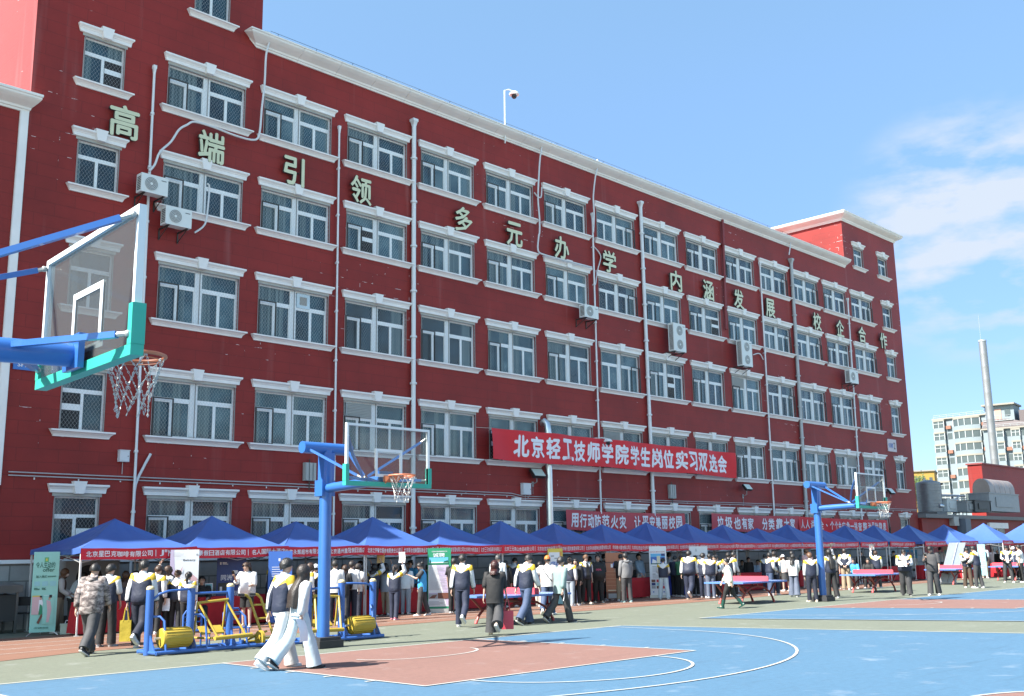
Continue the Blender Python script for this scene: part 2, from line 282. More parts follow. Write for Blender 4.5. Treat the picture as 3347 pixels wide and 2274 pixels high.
def glass_mat():
    m = bpy.data.materials.new('window_glass'); m.use_nodes = True; t, b = nodes(m); k = t.links.new
    oi = t.nodes.new('ShaderNodeObjectInfo'); tcn = t.nodes.new('ShaderNodeTexCoord')
    ad = N(t, 'ShaderNodeVectorMath', operation='ADD'); k(tcn.outputs['Object'], ad.inputs[0]); k(oi.outputs['Location'], ad.inputs[1])
    at = N(t, 'ShaderNodeAttribute', attribute_name='tone')
    n = N(t, 'ShaderNodeTexNoise', Scale=1.1, Detail=3); k(ad.outputs[0], n.inputs['Vector'])
    s = N(t, 'ShaderNodeMath', operation='ADD'); k(n.outputs[0], s.inputs[0]); k(at.outputs['Fac'], s.inputs[1])
    s2 = N(t, 'ShaderNodeMath', operation='MULTIPLY_ADD'); s2.inputs[1].default_value = .5; s2.inputs[2].default_value = -.1; k(oi.outputs['Random'], s2.inputs[0])
    s3 = N(t, 'ShaderNodeMath', operation='ADD'); k(s.outputs[0], s3.inputs[0]); k(s2.outputs[0], s3.inputs[1])
    r = N(t, 'ShaderNodeValToRGB'); e = r.color_ramp.elements
    e[0].position = .25; e[0].color = (.008, .015, .022, 1); e[1].position = 1.0; e[1].color = (.10, .17, .20, 1)
    x = e.new(.55); x.color = (.018, .042, .065, 1); x = e.new(.78); x.color = (.035, .085, .115, 1)
    k(s3.outputs[0], r.inputs[0])
    # some panes have pale curtains drawn part of the way behind them
    sp = t.nodes.new('ShaderNodeSeparateXYZ'); k(tcn.outputs['Object'], sp.inputs[0]); cb = t.nodes.new('ShaderNodeCombineXYZ'); k(sp.outputs[0], cb.inputs[0]); k(oi.outputs['Random'], cb.inputs[1])
    wv = N(t, 'ShaderNodeTexNoise', Scale=14, Detail=2); k(cb.outputs[0], wv.inputs['Vector'])
    cr = N(t, 'ShaderNodeValToRGB'); cr.color_ramp.elements[0].position = .35; cr.color_ramp.elements[0].color = (.05, .085, .095, 1); cr.color_ramp.elements[1].position = .7; cr.color_ramp.elements[1].color = (.20, .255, .26, 1); k(wv.outputs[0], cr.inputs[0])
    sc2 = N(t, 'ShaderNodeVectorMath', operation='SCALE'); sc2.inputs['Scale'].default_value = 13.7; k(cb.outputs[0], sc2.inputs[0])
    lf = N(t, 'ShaderNodeTexNoise', Scale=.11, Detail=0); k(sc2.outputs[0], lf.inputs['Vector'])
    gt = N(t, 'ShaderNodeMath', operation='GREATER_THAN'); gt.inputs[1].default_value = .56; k(lf.outputs[0], gt.inputs[0])
    g2 = N(t, 'ShaderNodeMath', operation='MULTIPLY'); g2.inputs[1].default_value = .75; k(gt.outputs[0], g2.inputs[0])
    mc = N(t, 'ShaderNodeMix', data_type='RGBA'); k(g2.outputs[0], mc.inputs[0]); k(r.outputs[0], mc.inputs[6]); k(cr.outputs[0], mc.inputs[7]); k(mc.outputs[2], b.inputs['Base Color']); b.inputs['Roughness'].default_value = .035; b.inputs['IOR'].default_value = 1.42
    n2 = N(t, 'ShaderNodeTexNoise', Scale=.8, Detail=1); k(ad.outputs[0], n2.inputs['Vector']); bp = N(t, 'ShaderNodeBump', Strength=.05, Distance=.06); k(n2.outputs[0], bp.inputs['Height']); k(bp.outputs[0], b.inputs['Normal'])
    return m
GL = glass_mat()
ROWZ = [3.876, 7.439, 11.01, 14.306, 17.601]; DZ = [1.98, 2.068, 2.089, 1.775, 1.791]
XC = lambda c: (14.397+4*c)*S
_wm = {}
def wmesh(kind, h):
    """meshes for one window of the given kind and opening height; origin at the middle of the sill line, y = 0 on the wall face"""
    key = (kind, round(h, 2))
    if key in _wm: return _wm[key]
    wide = kind != 'narrow'; hw = 1.40 if wide else .645; mir = -1 if kind == 'wide_r' else 1
    f = MB(); y0, y1 = .09, .15; tz = h*.66; T = .06
    f.box(-hw, hw, y0, y1, 0, T); f.box(-hw, hw, y0, y1, h-T, h); f.box(-hw, -hw+T, y0, y1, T, h-T); f.box(hw-T, hw, y0, y1, T, h-T)
    cells = []
    if wide:
        f.box(-.12, .12, y0-.02, y1-.002, T, h-T)
        for a, c in ((-hw+T, -.12), (.12, hw-T)):
            f.box(a, c, y0+.003, y1-.003, tz-.07, tz+.07); mid = (a+c)/2
            f.box(mid-.05, mid+.05, y0+.006, y1-.006, T, tz-.07); f.box(a, a+.03, y0+.01, y1-.01, T, tz-.07); f.box(c-.03, c, y0+.01, y1-.01, T, tz-.07)
            cells += [(a, mid, T, tz), (mid, c, T, tz), (a, c, tz, h-T)]
    else:
        f.box(-hw+T, hw-T, y0+.003, y1-.003, tz-.06, tz+.06); f.box(-.045, .045, y0+.006, y1-.006, T, tz-.06)
        cells += [(-hw+T, 0, T, tz), (0, hw-T, T, tz), (-hw+T, hw-T, tz, h-T)]
    g = MB(); tones = []; rnd = random.Random(hash(key) % 999 if False else int(h*1000)+len(kind))
    for i, (a, c, z0, z1) in enumerate(cells):
        y = .125; q = rnd.uniform(-.006, .006); q2 = rnd.uniform(-.004, .004)
        g.quad((a, y+q, z0), (c, y-q, z0), (c, y-q+q2, z1), (a, y+q+q2, z1)); tones += [(-.12, .1, .0, -.05, .12, .05)[i % 6]]*4
    gm = g.mesh('pane', GL); at = gm.attributes.new('tone', 'FLOAT', 'POINT'); at.data.foreach_set('value', tones)
    # diamond wire guard with its hinged dark box
    r = MB(); p = .105; yy = -.015; wd = .0018
    def strip(xa, za, xb, zb, dy):
        d = V((xb-xa, 0, zb-za)).normalized(); n = V((-d.z, 0, d.x))*wd
        r.quad((xa+n.x, yy+dy, za+n.z), (xa-n.x, yy+dy, za-n.z), (xb-n.x, yy+dy, zb-n.z), (xb+n.x, yy+dy, zb+n.z))
    x0, x1 = -hw+.02, hw-.02; k = -int(h/p/1.0)-1
    while x0+k*p < x1:
        xs = x0+k*p
        for sg in (1, -1):
            pa = max(0, (x0-xs)/.72); pb = min(h, (x1-xs)/.72)
            if pb > pa:
                if sg > 0: strip(xs+pa*.72, pa, xs+pb*.72, pb, 0)
                else: strip(xs+pa*.72, h-pa, xs+pb*.72, h-pb, .004)
        k += 1
    for a in (x0, x1) + ((0,) if wide else ()): r.box(a-.012, a+.012, yy-.012, yy+.014, 0, h, 1)
    r.box(x0, x1, yy-.010, yy+.012, 0, .02, 1); r.box(x0, x1, yy-.010, yy+.012, h-.02, h, 1)
    if wide:
        a, c = sorted((mir*-(hw-.03), mir*-(hw-.66)))
        for q in (a, c): r.box(q-.018, q+.018, yy-.045, yy-.012, .02, tz+.02, 2)
        for q in (.02, tz+.02): r.box(a-.018, c+.018, yy-.047, yy-.010, q-.018, q+.018, 2)
    hb = MB(); HH = .33; hx = 1.577 if wide else .86
    hb.prism_x([(0, .085), (-.06, .085), (-.06, .185), (-.075, .195), (-.09, .225), (-.135, .26), (-.15, .272), (-.15, .325), (0, HH)], -hx+.07, hx-.07, dx=[0, 0, 0, .01, .02, .055, .07, .07, .07]); hb.box(-hx+.16, hx-.16, -.012, .05, -.01, .0845, 1)
    hb.add([(-.12, -.165, .06), (.12, -.165, .06), (.19, -.185, .405), (-.19, -.185, .405), (-.12, 0, .06), (.12, 0, .06), (.19, 0, .405), (-.19, 0, .405)], [(0, 1, 2, 3), (1, 5, 6, 2), (4, 0, 3, 7), (3, 2, 6, 7), (5, 4, 7, 6), (4, 5, 1, 0)])
    sx = 1.65 if wide else .92; sb = MB()
    sb.prism_x([(0, -.19), (-.05, -.19), (-.06, -.15), (-.09, -.11), (-.15, -.06), (-.20, -.045), (-.20, 0), (0, .015)], -sx+.12, sx-.12, dx=[0, 0, .01, .03, .08, .12, .12, .12])
    _wm[key] = (f.mesh('window', pvc), gm, r.mesh('guard', [wire, mat('rail_grey', (.25, .24, .23), .5), dark]), hb.mesh('hood', [trim, mat('lintel_grey', (.40, .385, .35), .8, var=.25)]), sb.mesh('sill', trim))
    return _wm[key]
bld = thing('school_building', (38, 0, 0), 'long dark red five storey school building with white window hoods and cornice', 'building')
WINS = []
def add_window(kind, x, z0, h, sill=True, hood=True):
    ms = wmesh(kind, h)
    o = bpy.data.objects.new('window', ms[0]); COL.objects.link(o); o.parent = bld; o.location = (x-38, 0, z0)
    for nme, me, ok, dz in (('pane', ms[1], 1, 0), ('guard', ms[2], 1, 0), ('hood', ms[3], hood, h), ('sill', ms[4], sill, 0)):
        if ok: c = bpy.data.objects.new(nme, me); COL.objects.link(c); c.parent = o; c.location = (0, 0, dz)
    hw = .645 if kind == 'narrow' else 1.40
    WINS.append((x-hw, x+hw, z0, z0+h)); return o
wgrid = {}
for r in range(5):
    z1 = ROWZ[r]-.33; z0 = ROWZ[r]-DZ[r]; h = z1-z0
    for c in range(1, 15): wgrid[c, r+1] = add_window('wide_r' if c in (7, 11, 12, 14) else 'wide', XC(c), z0, h, sill=r > 0)
    for x in (12.72, 65.53): wgrid[0 if x < 20 else 15, r+1] = add_window('narrow', x, z0, h, sill=r > 0)
add_window('narrow', 16.24, 19.36, 1.55); add_window('narrow', 62.05, 19.28, 1.27); add_window('narrow', 65.45, 19.28, 1.27)
# a few sashes stand open: a dark panel, coloured like the unlit room behind, with the slid sash's rail across it
for (c, r), (x0, x1) in {(0, 5): (.05, .58), (0, 2): (-.58, -.05), (0, 1): (.05, .58), (3, 4): (-.66, -.14), (9, 4): (.68, 1.3), (5, 2): (-1.3, -.75), (8, 3): (.14, .68)}.items():
    h_ = 1.06 if r < 4 else .90; g = MB(); g.box(x0, x1, .082, .088, .07, h_); g.box(x0, x1, .070, .081, h_*.55, h_*.72, 1)
    o = g.obj('open_sash_shade', [inner, pvc], world=False); o.parent = wgrid[c, r]
# louvres and a fan panel set in some windows
lv = MB()
lv.box(-1.1, 0, .07, .13, -.26, .26)
for k in range(9): lv.add([(-1.08, .07, -.24+k*.055), (-.02, .07, -.24+k*.055), (-.02, .03, -.225+k*.055), (-1.08, .03, -.225+k*.055)], [(0, 1, 2, 3)])
lvm = lv.mesh('louvre', mat('louvre_grey', (.42, .44, .44), .6))
for (c, r), dx in {(3, 2): -.13, (7, 2): -.13, (13, 2): 1.28, (10, 3): -.13}.items():
    o = bpy.data.objects.new('louvre', lvm); COL.objects.link(o); o.parent = wgrid[c, r]; o.location = (dx, 0, 1.42)
fn = MB(); fn.box(.15, .68, .06, .12, 1.18, 1.68); fn.box(.27, .55, .045, .062, 1.29, 1.57, 1)
fo = fn.obj('fan_panel', [mat('pale_blue_panel', (.55, .66, .72), .5), mat('fan_hole', (.3, .28, .25))], world=False); fo.parent = wgrid[2, 3]
def wall_part(x0, x1, ztop, y=0, depth=.30, openings=WINS):
    xs = {x0, x1}; zs = {-.05, ztop}
    ops = [o for o in openings if o[0] > x0-.01 and o[1] < x1+.01]
    for o in ops: xs |= {o[0], o[1]}; zs |= {o[2], o[3]}
    xs = sorted(xs); zs = sorted(zs); b = MB(); idx = {}
    def vid(x, z):
        if (x, z) not in idx: idx[x, z] = len(b.v); b.v.append((x, y, z))
        return idx[x, z]
    for i in range(len(xs)-1):
        for j in range(len(zs)-1):
            mxx, mz = (xs[i]+xs[i+1])/2, (zs[j]+zs[j+1])/2
            if any(o[0] < mxx < o[1] and o[2] < mz < o[3] for o in ops): continue
            b.f.append((vid(xs[i], zs[j]), vid(xs[i+1], zs[j]), vid(xs[i+1], zs[j+1]), vid(xs[i], zs[j+1]))); b.m.append(0)
    for a, c, z0, z1 in ops:
        for q in (((a, y, z0), (a, y+depth, z0), (a, y+depth, z1), (a, y, z1)), ((c, y, z0), (c, y, z1), (c, y+depth, z1), (c, y+depth, z0)), ((a, y, z1), (a, y+depth, z1), (c, y+depth, z1), (c, y, z1)), ((a, y, z0), (c, y, z0), (c, y+depth, z0), (a, y+depth, z0))): b.quad(*q)
        b.quad((a, y+depth, z0), (c, y+depth, z0), (c, y+depth, z1), (a, y+depth, z1), 1)
    return b
DEP = 14
b = wall_part(10.65, 18.15, 25.5); b.quad((10.65, 0, -.05), (10.65, 0, 25.5), (10.65, DEP, 25.5), (10.65, DEP, -.05)); b.quad((18.15, 0, 19), (18.15, DEP, 19), (18.15, DEP, 25.5), (18.15, 0, 25.5)); b.quad((10.65, 0, 25.5), (18.15, 0, 25.5), (18.15, DEP, 25.5), (10.65, DEP, 25.5)); b.quad((10.65, DEP, 0), (10.65, DEP, 25.5), (18.15, DEP, 25.5), (18.15, DEP, 0))
b.obj('stair_tower_wall', [RED, inner], bld)
b = wall_part(18.15, 60.11, 19.2); b.quad((18.15, 0, 19.2), (60.11, 0, 19.2), (60.11, DEP, 19.2), (18.15, DEP, 19.2)); b.quad((18.15, DEP, 0), (18.15, DEP, 19.2), (60.11, DEP, 19.2), (60.11, DEP, 0))
b.obj('wall', [RED, inner], bld)
b = wall_part(60.11, 67.5, 22.25); b.quad((60.11, 0, 19.2), (60.11, 0, 22.25), (60.11, DEP, 22.25), (60.11, DEP, 19.2)); b.quad((67.5, 0, -.05), (67.5, DEP, -.05), (67.5, DEP, 22.25), (67.5, 0, 22.25)); b.quad((60.11, 0, 22.25), (67.5, 0, 22.25), (67.5, DEP, 22.25), (60.11, DEP, 22.25)); b.quad((60.11, DEP, 0), (60.11, DEP, 22.25), (67.5, DEP, 22.25), (67.5, DEP, 0))
b.obj('end_tower_wall', [RED, inner], bld)
CORN = [(0, 0), (-.05, 0), (-.06, .06), (-.10, .07), (-.12, .13), (-.20, .17), (-.34, .24), (-.43, .30), (-.46, .33), (-.46, .38), (-.50, .39), (-.50, .44), (.05, .46)]
SPL = [0, .05, .06, .10, .12, .2, .34, .43, .46, .46, .5, .5, .5]
b = MB(); xs = [17.95]+[17.95+i*1.62 for i in range(1, 26)]+[60.06]
for i in range(len(xs)-1):            # separate lengths, hairline joints between them
    pr = [(y, 18.92+z) for y, z in CORN]; e = [0]*len(pr)
    k = len(pr); b.loft([[(xs[i]+(.012 if i else 0)-(SPL[j] if i == 0 else 0), y, z) for j, (y, z) in enumerate(pr)], [(xs[i+1], y, z) for j, (y, z) in enumerate(pr)]])
b.obj('cornice', mat('cornice_white', (.78, .745, .70), .65, var=.16, scale=.9, bump=.1), bld)
# end tower cornice runs round the corner
b = MB(); z0 = 22.02; rings = []
for (y, z), e in zip(CORN, SPL): rings.append([(60.11-e, DEP+e, z0+z*1.1), (60.11-e, -e, z0+z*1.1), (67.5+e, -e, z0+z*1.1), (67.5+e, DEP+e, z0+z*1.1)])
b.loft(rings, cap=False); b.quad(*[rings[-1][i] for i in (1, 2, 3, 0)]); b.obj('tower_cornice', M['cornice_white'], bld)
# rough stone plinth with a pale ledge
def stone_mat():
    m = mat('stone_blocks', (.34, .34, .33), .85, var=.25, scale=2.5, bump=.7, bscale=7); t, bb = nodes(m); k = t.links.new
    tcn = t.nodes.new('ShaderNodeTexCoord'); sp = t.nodes.new('ShaderNodeSeparateXYZ'); cb = t.nodes.new('ShaderNodeCombineXYZ'); k(tcn.outputs['Object'], sp.inputs[0]); k(sp.outputs[0], cb.inputs[0]); k(sp.outputs[2], cb.inputs[1])
    br = N(t, 'ShaderNodeTexBrick', Scale=1.0); br.inputs['Brick Width'].default_value = .9; br.inputs['Row Height'].default_value = .42; br.inputs['Mortar Size'].default_value = .02
    br.inputs['Color1'].default_value = (1, 1, 1, 1); br.inputs['Color2'].default_value = (.8, .8, .8, 1); br.inputs['Mortar'].default_value = (.45, .45, .45, 1); k(cb.outputs[0], br.inputs['Vector'])
    mm = N(t, 'ShaderNodeMix', data_type='RGBA', blend_type='MULTIPLY'); mm.inputs[0].default_value = 1; src = bb.inputs['Base Color'].links[0].from_socket
    k(src, mm.inputs[6]); k(br.outputs['Color'], mm.inputs[7]); k(mm.outputs[2], bb.inputs['Base Color']); return m
STONE = stone_mat(); LEDGE = mat('ledge_grey', (.72, .73, .73), .6)
b = MB(); b.box(10.7, 67.55, -.10, .02, -.05, 1.72); b.obj('stone_plinth', STONE, bld)
b = MB(); b.box(10.7, 67.6, -.16, .03, 1.721, 1.82); b.obj('ledge', LEDGE, bld)
# rain pipes and thin conduits
pipem = mat('pipe_white', (.68, .69, .70), .4, var=.08); pipeg = mat('pipe_grey', (.40, .41, .41), .45); pipr = mat('pipe_red', (.20, .03, .035), .5)
def vpipe(name, x0, x1, ztop, zbot, r, m, head=True, y=-.12):
    b = MB(); b.tube([(x0, y, ztop), (x1, y, zbot)], r, 10)
    if head: b.tube([(x0, y, ztop-.06), (x0, y, ztop+.12), (x0, y, ztop+.14), (x0, y, ztop+.24)], [r, r*1.6, r*2.0, r*2.0], 4, sq=True)
    z = ztop-1.4
    while z > zbot+.5:
        x = x0+(x1-x0)*(ztop-z)/(ztop-zbot); b.tube([(x, y, z), (x, y, z+.07)], r*1.55, 10); b.box(x-.02, x+.02, y, -.001, z, z+.05); z -= 1.75
    b.obj(name, m, bld, smooth=True)
vpipe('downpipe', 24.9, 24.88, 18.1, .3, .085, pipem); vpipe('downpipe', 39.15, 39.2, 18.1, .3, .085, pipem); vpipe('downpipe', 53.25, 53.0, 17.95, .3, .095, pipeg)
vpipe('conduit', 14.27, 14.34, 16.75, .3, .04, pipem); vpipe('conduit', 21.38, 21.4, 16.8, .3, .035, pipem); vpipe('conduit', 35.5, 35.45, 16.7, 3.4, .04, pipem)
vpipe('conduit', 49.8, 49.65, 17.1, 3.4, .045, pipem); vpipe('conduit', 59.9, 59.5, 16.7, 3.4, .045, pipem); vpipe('red_downpipe', 46.3, 46.05, 19.0, 13.0, .07, pipr, False)
b = MB()
for z in (4.14, 4.05): b.tube([(10.8, -.05, z), (30.0, -.05, z-.02), (30.7, -.05, z-.12), (50, -.05, z-.02), (67.3, -.05, z)], .018, 6)
b.obj('wall_conduit', mat('conduit_grey', (.42, .40, .40), .5), bld, smooth=True)
b = MB()
for i in range(46): b.box(11.5+i*1.22-.015, 11.5+i*1.22+.015, -.03, 0, 3.98-.02+((i*7) % 3)*.01, 4.02)
b.obj('clip', pipem, bld)
# roof wire on short pins
b = MB(); b.tube([(18.3, -.3, 19.56), (60, -.3, 19.56)], .008, 4)
for i in range(27): b.tube([(18.6+i*1.6, -.3, 19.36), (18.6+i*1.6, -.3, 19.57)], .01, 4)
b.obj('lightning_wire', dark, bld)
# side building on the left, lower
left = thing('side_building', (-8, 0, 0), 'lower dark red building at the far left with white cornice and corner pilaster', 'building')
b = MB(); b.box(-34, 10.63, -.02, 13, -.05, 14.4); b.obj('wall', RED, left)
b = MB(); rings = []
for (y, z), e in zip(CORN, SPL): rings.append([(-34, -e-.02, 14.32+z*1.0), (10.6+e*.45, -e-.02, 14.32+z*1.0), (10.6+e*.45, 13, 14.32+z*1.0), (-34, 13, 14.32+z)])
b.loft(rings, cap=False); b.quad(*[rings[-1][i] for i in (0, 1, 2, 3)]); b.obj('cornice', M['cornice_white'], left)
b = MB(); b.box(10.38, 10.62, -.075, -.021, 3.78, 14.33); b.box(10.40, 10.60, -.09, -.0755, 3.78, 14.33); b.obj('pilaster', trim, left)
b = MB(); b.box(-34, 10.69, -.12, -.021, -.05, 1.72); b.obj('stone_plinth', STONE, left); b = MB(); b.box(-34, 10.69, -.18, -.021, 1.721, 1.82); b.obj('ledge', LEDGE, left)

# ---- raised characters along the wall: each one a sign
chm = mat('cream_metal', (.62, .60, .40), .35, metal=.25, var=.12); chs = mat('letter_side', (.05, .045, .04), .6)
CH = [('高', 13.37), ('端', 16.31), ('引', 19.46), ('领', 22.34), ('多', 27.43), ('元', 30.32), ('办', 33.27), ('学', 36.55), ('内', 41.71), ('涵', 44.5), ('发', 47.33), ('展', 50.5), ('校', 55.7), ('企', 58.5), ('合', 61.35), ('作', 64.3)]
BY = ['above the narrow left window', 'over the window beside the thin left conduit', 'third along from the left', 'left of the first thick white downpipe', 'just right of the first thick white downpipe', 'next to a hanging white cable', 'above the white cable along a hood', 'beside the middle thin conduit', 'just right of the second thick white downpipe', 'with water radical of three dots', 'just right of the red downpipe', 'above a window left of the grey downpipe', 'just right of the grey downpipe', 'with a roof shaped top on it', 'with a roof and a box below it', 'last one, nearest the building end']
for (c, x), byy in zip(CH, BY):
    b = MB(); write(b, c, (0, 0, 0), (1, 0, 0), (0, 0, 1), 0.90 if c not in '引' else .8, 1.0, 0, bold=.022)
    front = list(b.v); fr = list(b.f); b2 = MB(); b2.add([(p[0], -.045+p[1], p[2]) for p in front], fr, 0); b2.add([(p[0], .045, p[2]) for p in front], [tuple(reversed(q)) for q in fr], 1)
    cnt = {}
    for q in fr:
        for i in range(len(q)):
            e = (q[i], q[(i+1) % len(q)]); cnt[tuple(sorted(e))] = cnt.get(tuple(sorted(e)), []) + [e]
    n = len(front)
    for k_, es in cnt.items():
        if len(es) == 1: i, j = es[0]; b2.f.append((i, i+n, j+n, j)); b2.m.append(1)
    for px in (-.25, .25): b2.box(px-.015, px+.015, .045, .15, -.02, .02, 1)
    o = b2.obj('wall_letter', [chm, chs], world=False); o.location = (x, -.15, 14.82)
    tag(o, 'raised cream metal character %s on the red wall, %s' % (c, byy), 'sign', 'raised characters along the wall')
# ================================================================== THINGS ON THE FACADE
acw = mat('cooler_white', (.66, .68, .66), .45, var=.05); acg = mat('fan_grey', (.23, .24, .24), .5); acd = mat('vent_dark', (.05, .055, .06), .6)
def cooler(x, z, w, h, label, fans=1, y=-.48):
    t = thing('cooling_unit', (x, y, z), label, 'air conditioner', 'outdoor cooling units on the wall')
    b = MB(); b.box(-w/2, w/2, -.16, .16, 0, h)
    for k in range(int(h/.055)-2): b.box(-w/2-.006, -w/2+.002, -.12, .10, .07+k*.055, .10+k*.055, 1)
    b.box(w/2-.22, w/2-.06, -.166, -.158, h-.13, h-.11, 1); b.obj('case', [acw, acd], t, world=False)
    for k in range(fans):
        r = min(.2*w/.82, h/fans*.42); cz = h*(k+.5)/fans; cx = -w*.13 if fans == 1 else 0
        b = MB(); b.disc((cx, -.162, cz), r, (0, -1, 0), .006, 24, 1); b.disc((cx, -.168, cz), r*.22, (0, -1, 0), .012, 16, 0)
        for q in (.4, .6, .8, .98):
            b.tube([(cx+r*q*math.cos(a*PI/12), -.172, cz+r*q*math.sin(a*PI/12)) for a in range(25)], .006, 4, 0, cap=False)
        b.obj('fan_grille', [acw, acg], t, smooth=True, world=False)
    for sx in (-1, 1):
        b = MB(); b.box(sx*w*.36-.02, sx*w*.36+.02, -.16, -y, -.045, -.001); b.tube([(sx*w*.36, -.12, -.03), (sx*w*.36, -y-.01, -.34)], .016, 6); b.box(sx*w*.36-.02, sx*w*.36+.02, -y-.03, -y-.001, -.36, -.046); b.obj('bracket', dark, t, world=False)
cooler(14.22, 12.62, .86, .58, 'white single fan cooling unit across the thin left conduit, upper of two')
cooler(15.05, 11.78, .86, .58, 'white single fan cooling unit on a sill, lower of the left two')
cooler(34.62, 11.82, .92, .56, 'white single fan cooling unit beside the thin conduit at mid facade')
cooler(41.15, 11.15, .98, 1.36, 'tall two fan cooling unit beside the second thick white downpipe', 2)
cooler(47.1, 11.12, .98, 1.36, 'tall two fan cooling unit just right of the red downpipe', 2)
cooler(58.9, 11.45, 1.05, .80, 'white single fan cooling unit near the far end of the facade')
# ---- cloth banners with white lettering
def cloth(name, col): return mat(name, col, .6, var=.1, scale=2.5)
bred = cloth('banner_red', (.62, .012, .022)); bred2 = cloth('banner_faded_red', (.46, .05, .065)); bwhite = mat('lettering_white', (.78, .76, .80), .6, var=.04)
def wall_banner(p0, p1, h, y, m, rows, label, sag=.05, wav=.045, seed=0, bs=.03):
    """p0, p1: (x, z of the top edge)"""
    rnd = random.Random(seed); ph = [rnd.uniform(0, 6) for _ in range(4)]
    def zt(x): f = (x-p0[0])/(p1[0]-p0[0]); return p0[1]+(p1[1]-p0[1])*f-sag*4*f*(1-f)
    def wv(x, zz): return y + wav*math.sin(x*1.3+ph[0]) + wav*.7*math.sin(x*2.9+zz*2+ph[1])
    t = thing('banner', ((p0[0]+p1[0])/2, y, zt((p0[0]+p1[0])/2)-h/2), label, 'banner', 'red slogan banners on the facade')
    b = MB(); n = 60; mrow = 6; pts = []
    for i in range(n+1):
        x = p0[0]+(p1[0]-p0[0])*i/n; pts.append([(x, wv(x, zt(x)-h*j/mrow)+(.0 if j else .01), zt(x)-h*j/mrow-(.025*math.sin(x*.9+ph[2]) if j == mrow else 0)) for j in range(mrow+1)])
    for dy, fl in ((0, False), (.006, True)):
        o = len(b.v)
        for c in pts: b.v += [(q[0], q[1]+dy, q[2]) for q in c]
        for i in range(n):
            for j in range(mrow):
                a = o+i*(mrow+1)+j; q = (a, a+1, a+mrow+2, a+mrow+1); b.f.append(tuple(reversed(q)) if fl else q); b.m.append(0)
    b.obj('cloth', m, t, smooth=True)
    b = MB()
    for s, f0, f1, hh in rows:
        xa = p0[0]+(p1[0]-p0[0])*f0; xb = p0[0]+(p1[0]-p0[0])*f1; st = (xb-xa)/len(s)
        for i, ch in enumerate(s):
            if ch == ' ': continue
            x = xa+st*(i+.5)
            if ch in '—': write(b, ch, (x, 0, zt(x)-h*.5), (1, 0, 0), (0, 0, 1), st*.96, .05, fn=lambda p: V((p.x, wv(p.x, p.z)-.008, p.z)))
            else: write(b, ch, (x, 0, zt(x)-h*.5), (1, 0, 0), (0, 0, 1), min(st*.80, hh*1.5) if ch not in '、' else st*.3, hh if ch not in '、' else hh*.3, bold=bs, fn=lambda p: V((p.x, wv(p.x, p.z)-.012, p.z)))
    b.obj('lettering', bwhite, t)
    for (x, s) in ((p0[0], -1), (p1[0], 1)):
        b = MB()
        for zz in (zt(x)-.02, zt(x)-h+.02): b.tube([(x, wv(x, zz), zz), (x+s*.35, -.02, zz+.06*(1 if zz > zt(x)-h/2 else -1))], .008, 5)
        b.obj('tie_rope', mat('rope', (.5, .48, .45)), t)
wall_banner((28.5, 6.57), (45.5, 6.53), 1.23, -.56, bred, [('北京轻工技师学院学生岗位实习双选会', .07, .965, .82)], 'long bright red banner with one row of big white characters across second floor windows', sag=-.02, wav=.075, seed=1, bs=.035)
wall_banner((33.05, 3.53), (41.5, 3.50), .84, -.22, bred2, [('用行动防范火灾 让平安美丽校园', .03, .97, .55)], 'faded red slogan banner in two phrases, left of the three low ones', seed=2)
wall_banner((43.7, 3.55), (52.0, 3.52), .84, -.22, bred2, [('垃圾也有家 分类靠大家', .05, .95, .56)], 'faded red slogan banner in two phrases, middle of the three low ones', seed=3)
wall_banner((51.9, 3.50), (62.6, 3.42), .78, -.26, bred, [('人人讲安全、个个会应急—排查整治风险隐患', .02, .97, .46)], 'bright red slogan banner with a long dash, right of the three low ones', seed=4, bs=.02)
# ---- boxes, lamps, cameras
def wbox(x0, x1, z0, z1, label, m, dep=.16, extra=None):
    t = thing('junction_box', ((x0+x1)/2, -dep/2, z0), label, 'box', 'boxes on the wall'); b = MB(); b.box(x0, x1, -dep, -.002, z0, z1); b.box(x0-.015, x1+.015, -dep-.02, -.002, z1, z1+.02); b.obj('case', m, t)
    b = MB(); b.box(x0+.025, x1-.025, -dep-.010, -dep-.001, z0+.025, z1-.025); b.obj('door', m, t)
    b = MB(); b.disc((x1-.05, -dep-.011, (z0+z1)/2), .014, (0, -1, 0), .01, 8); b.obj('lock', dark, t)
    b = MB(); b.tube([((x0+x1)/2, -.04, z0), ((x0+x1)/2, -.04, z0-.35)], .012, 6); b.obj('cable', M['conduit_grey'], t)
gbox = mat('box_grey', (.62, .63, .65), .5, var=.06); gbx2 = mat('box_ribbed', (.36, .37, .36), .5)
wbox(13.82, 14.11, 4.56, 4.88, 'white junction box beside the thin conduit on the left wall', gbox)
wbox(30.6, 31.05, 4.08, 4.52, 'white junction box left of the silver duct', gbox)
def ribbed(x0, x1, z0, z1, label):
    t = thing('ribbed_box', ((x0+x1)/2, -.08, z0), label, 'box'); b = MB(); b.box(x0, x1, -.13, -.01, z0, z1)
    for i in range(3): b.box(x0+(x1-x0)*(i+.15)/3, x0+(x1-x0)*(i+.85)/3, -.17, -.131, z0+.01, z1-.01)
    b.obj('case', gbx2, t); b = MB(); b.tube([((x0+x1)/2, -.07, z0), ((x0+x1)/2, -.07, z0-.3)], .02, 6); b.tube([((x0+x1)/2, -.07, z1), ((x0+x1)/2, -.07, z1+.12)], .02, 6); b.obj('stub', dark, t)
ribbed(20.2, 20.65, 4.25, 4.85, 'tall ribbed grey box on the wall behind the middle hoop post'); ribbed(40.5, 40.95, 4.18, 4.82, 'tall ribbed grey box on the wall above the left slogan banner')
lampg = mat('lamp_glass', (.55, .62, .55), .2, spec=.8)
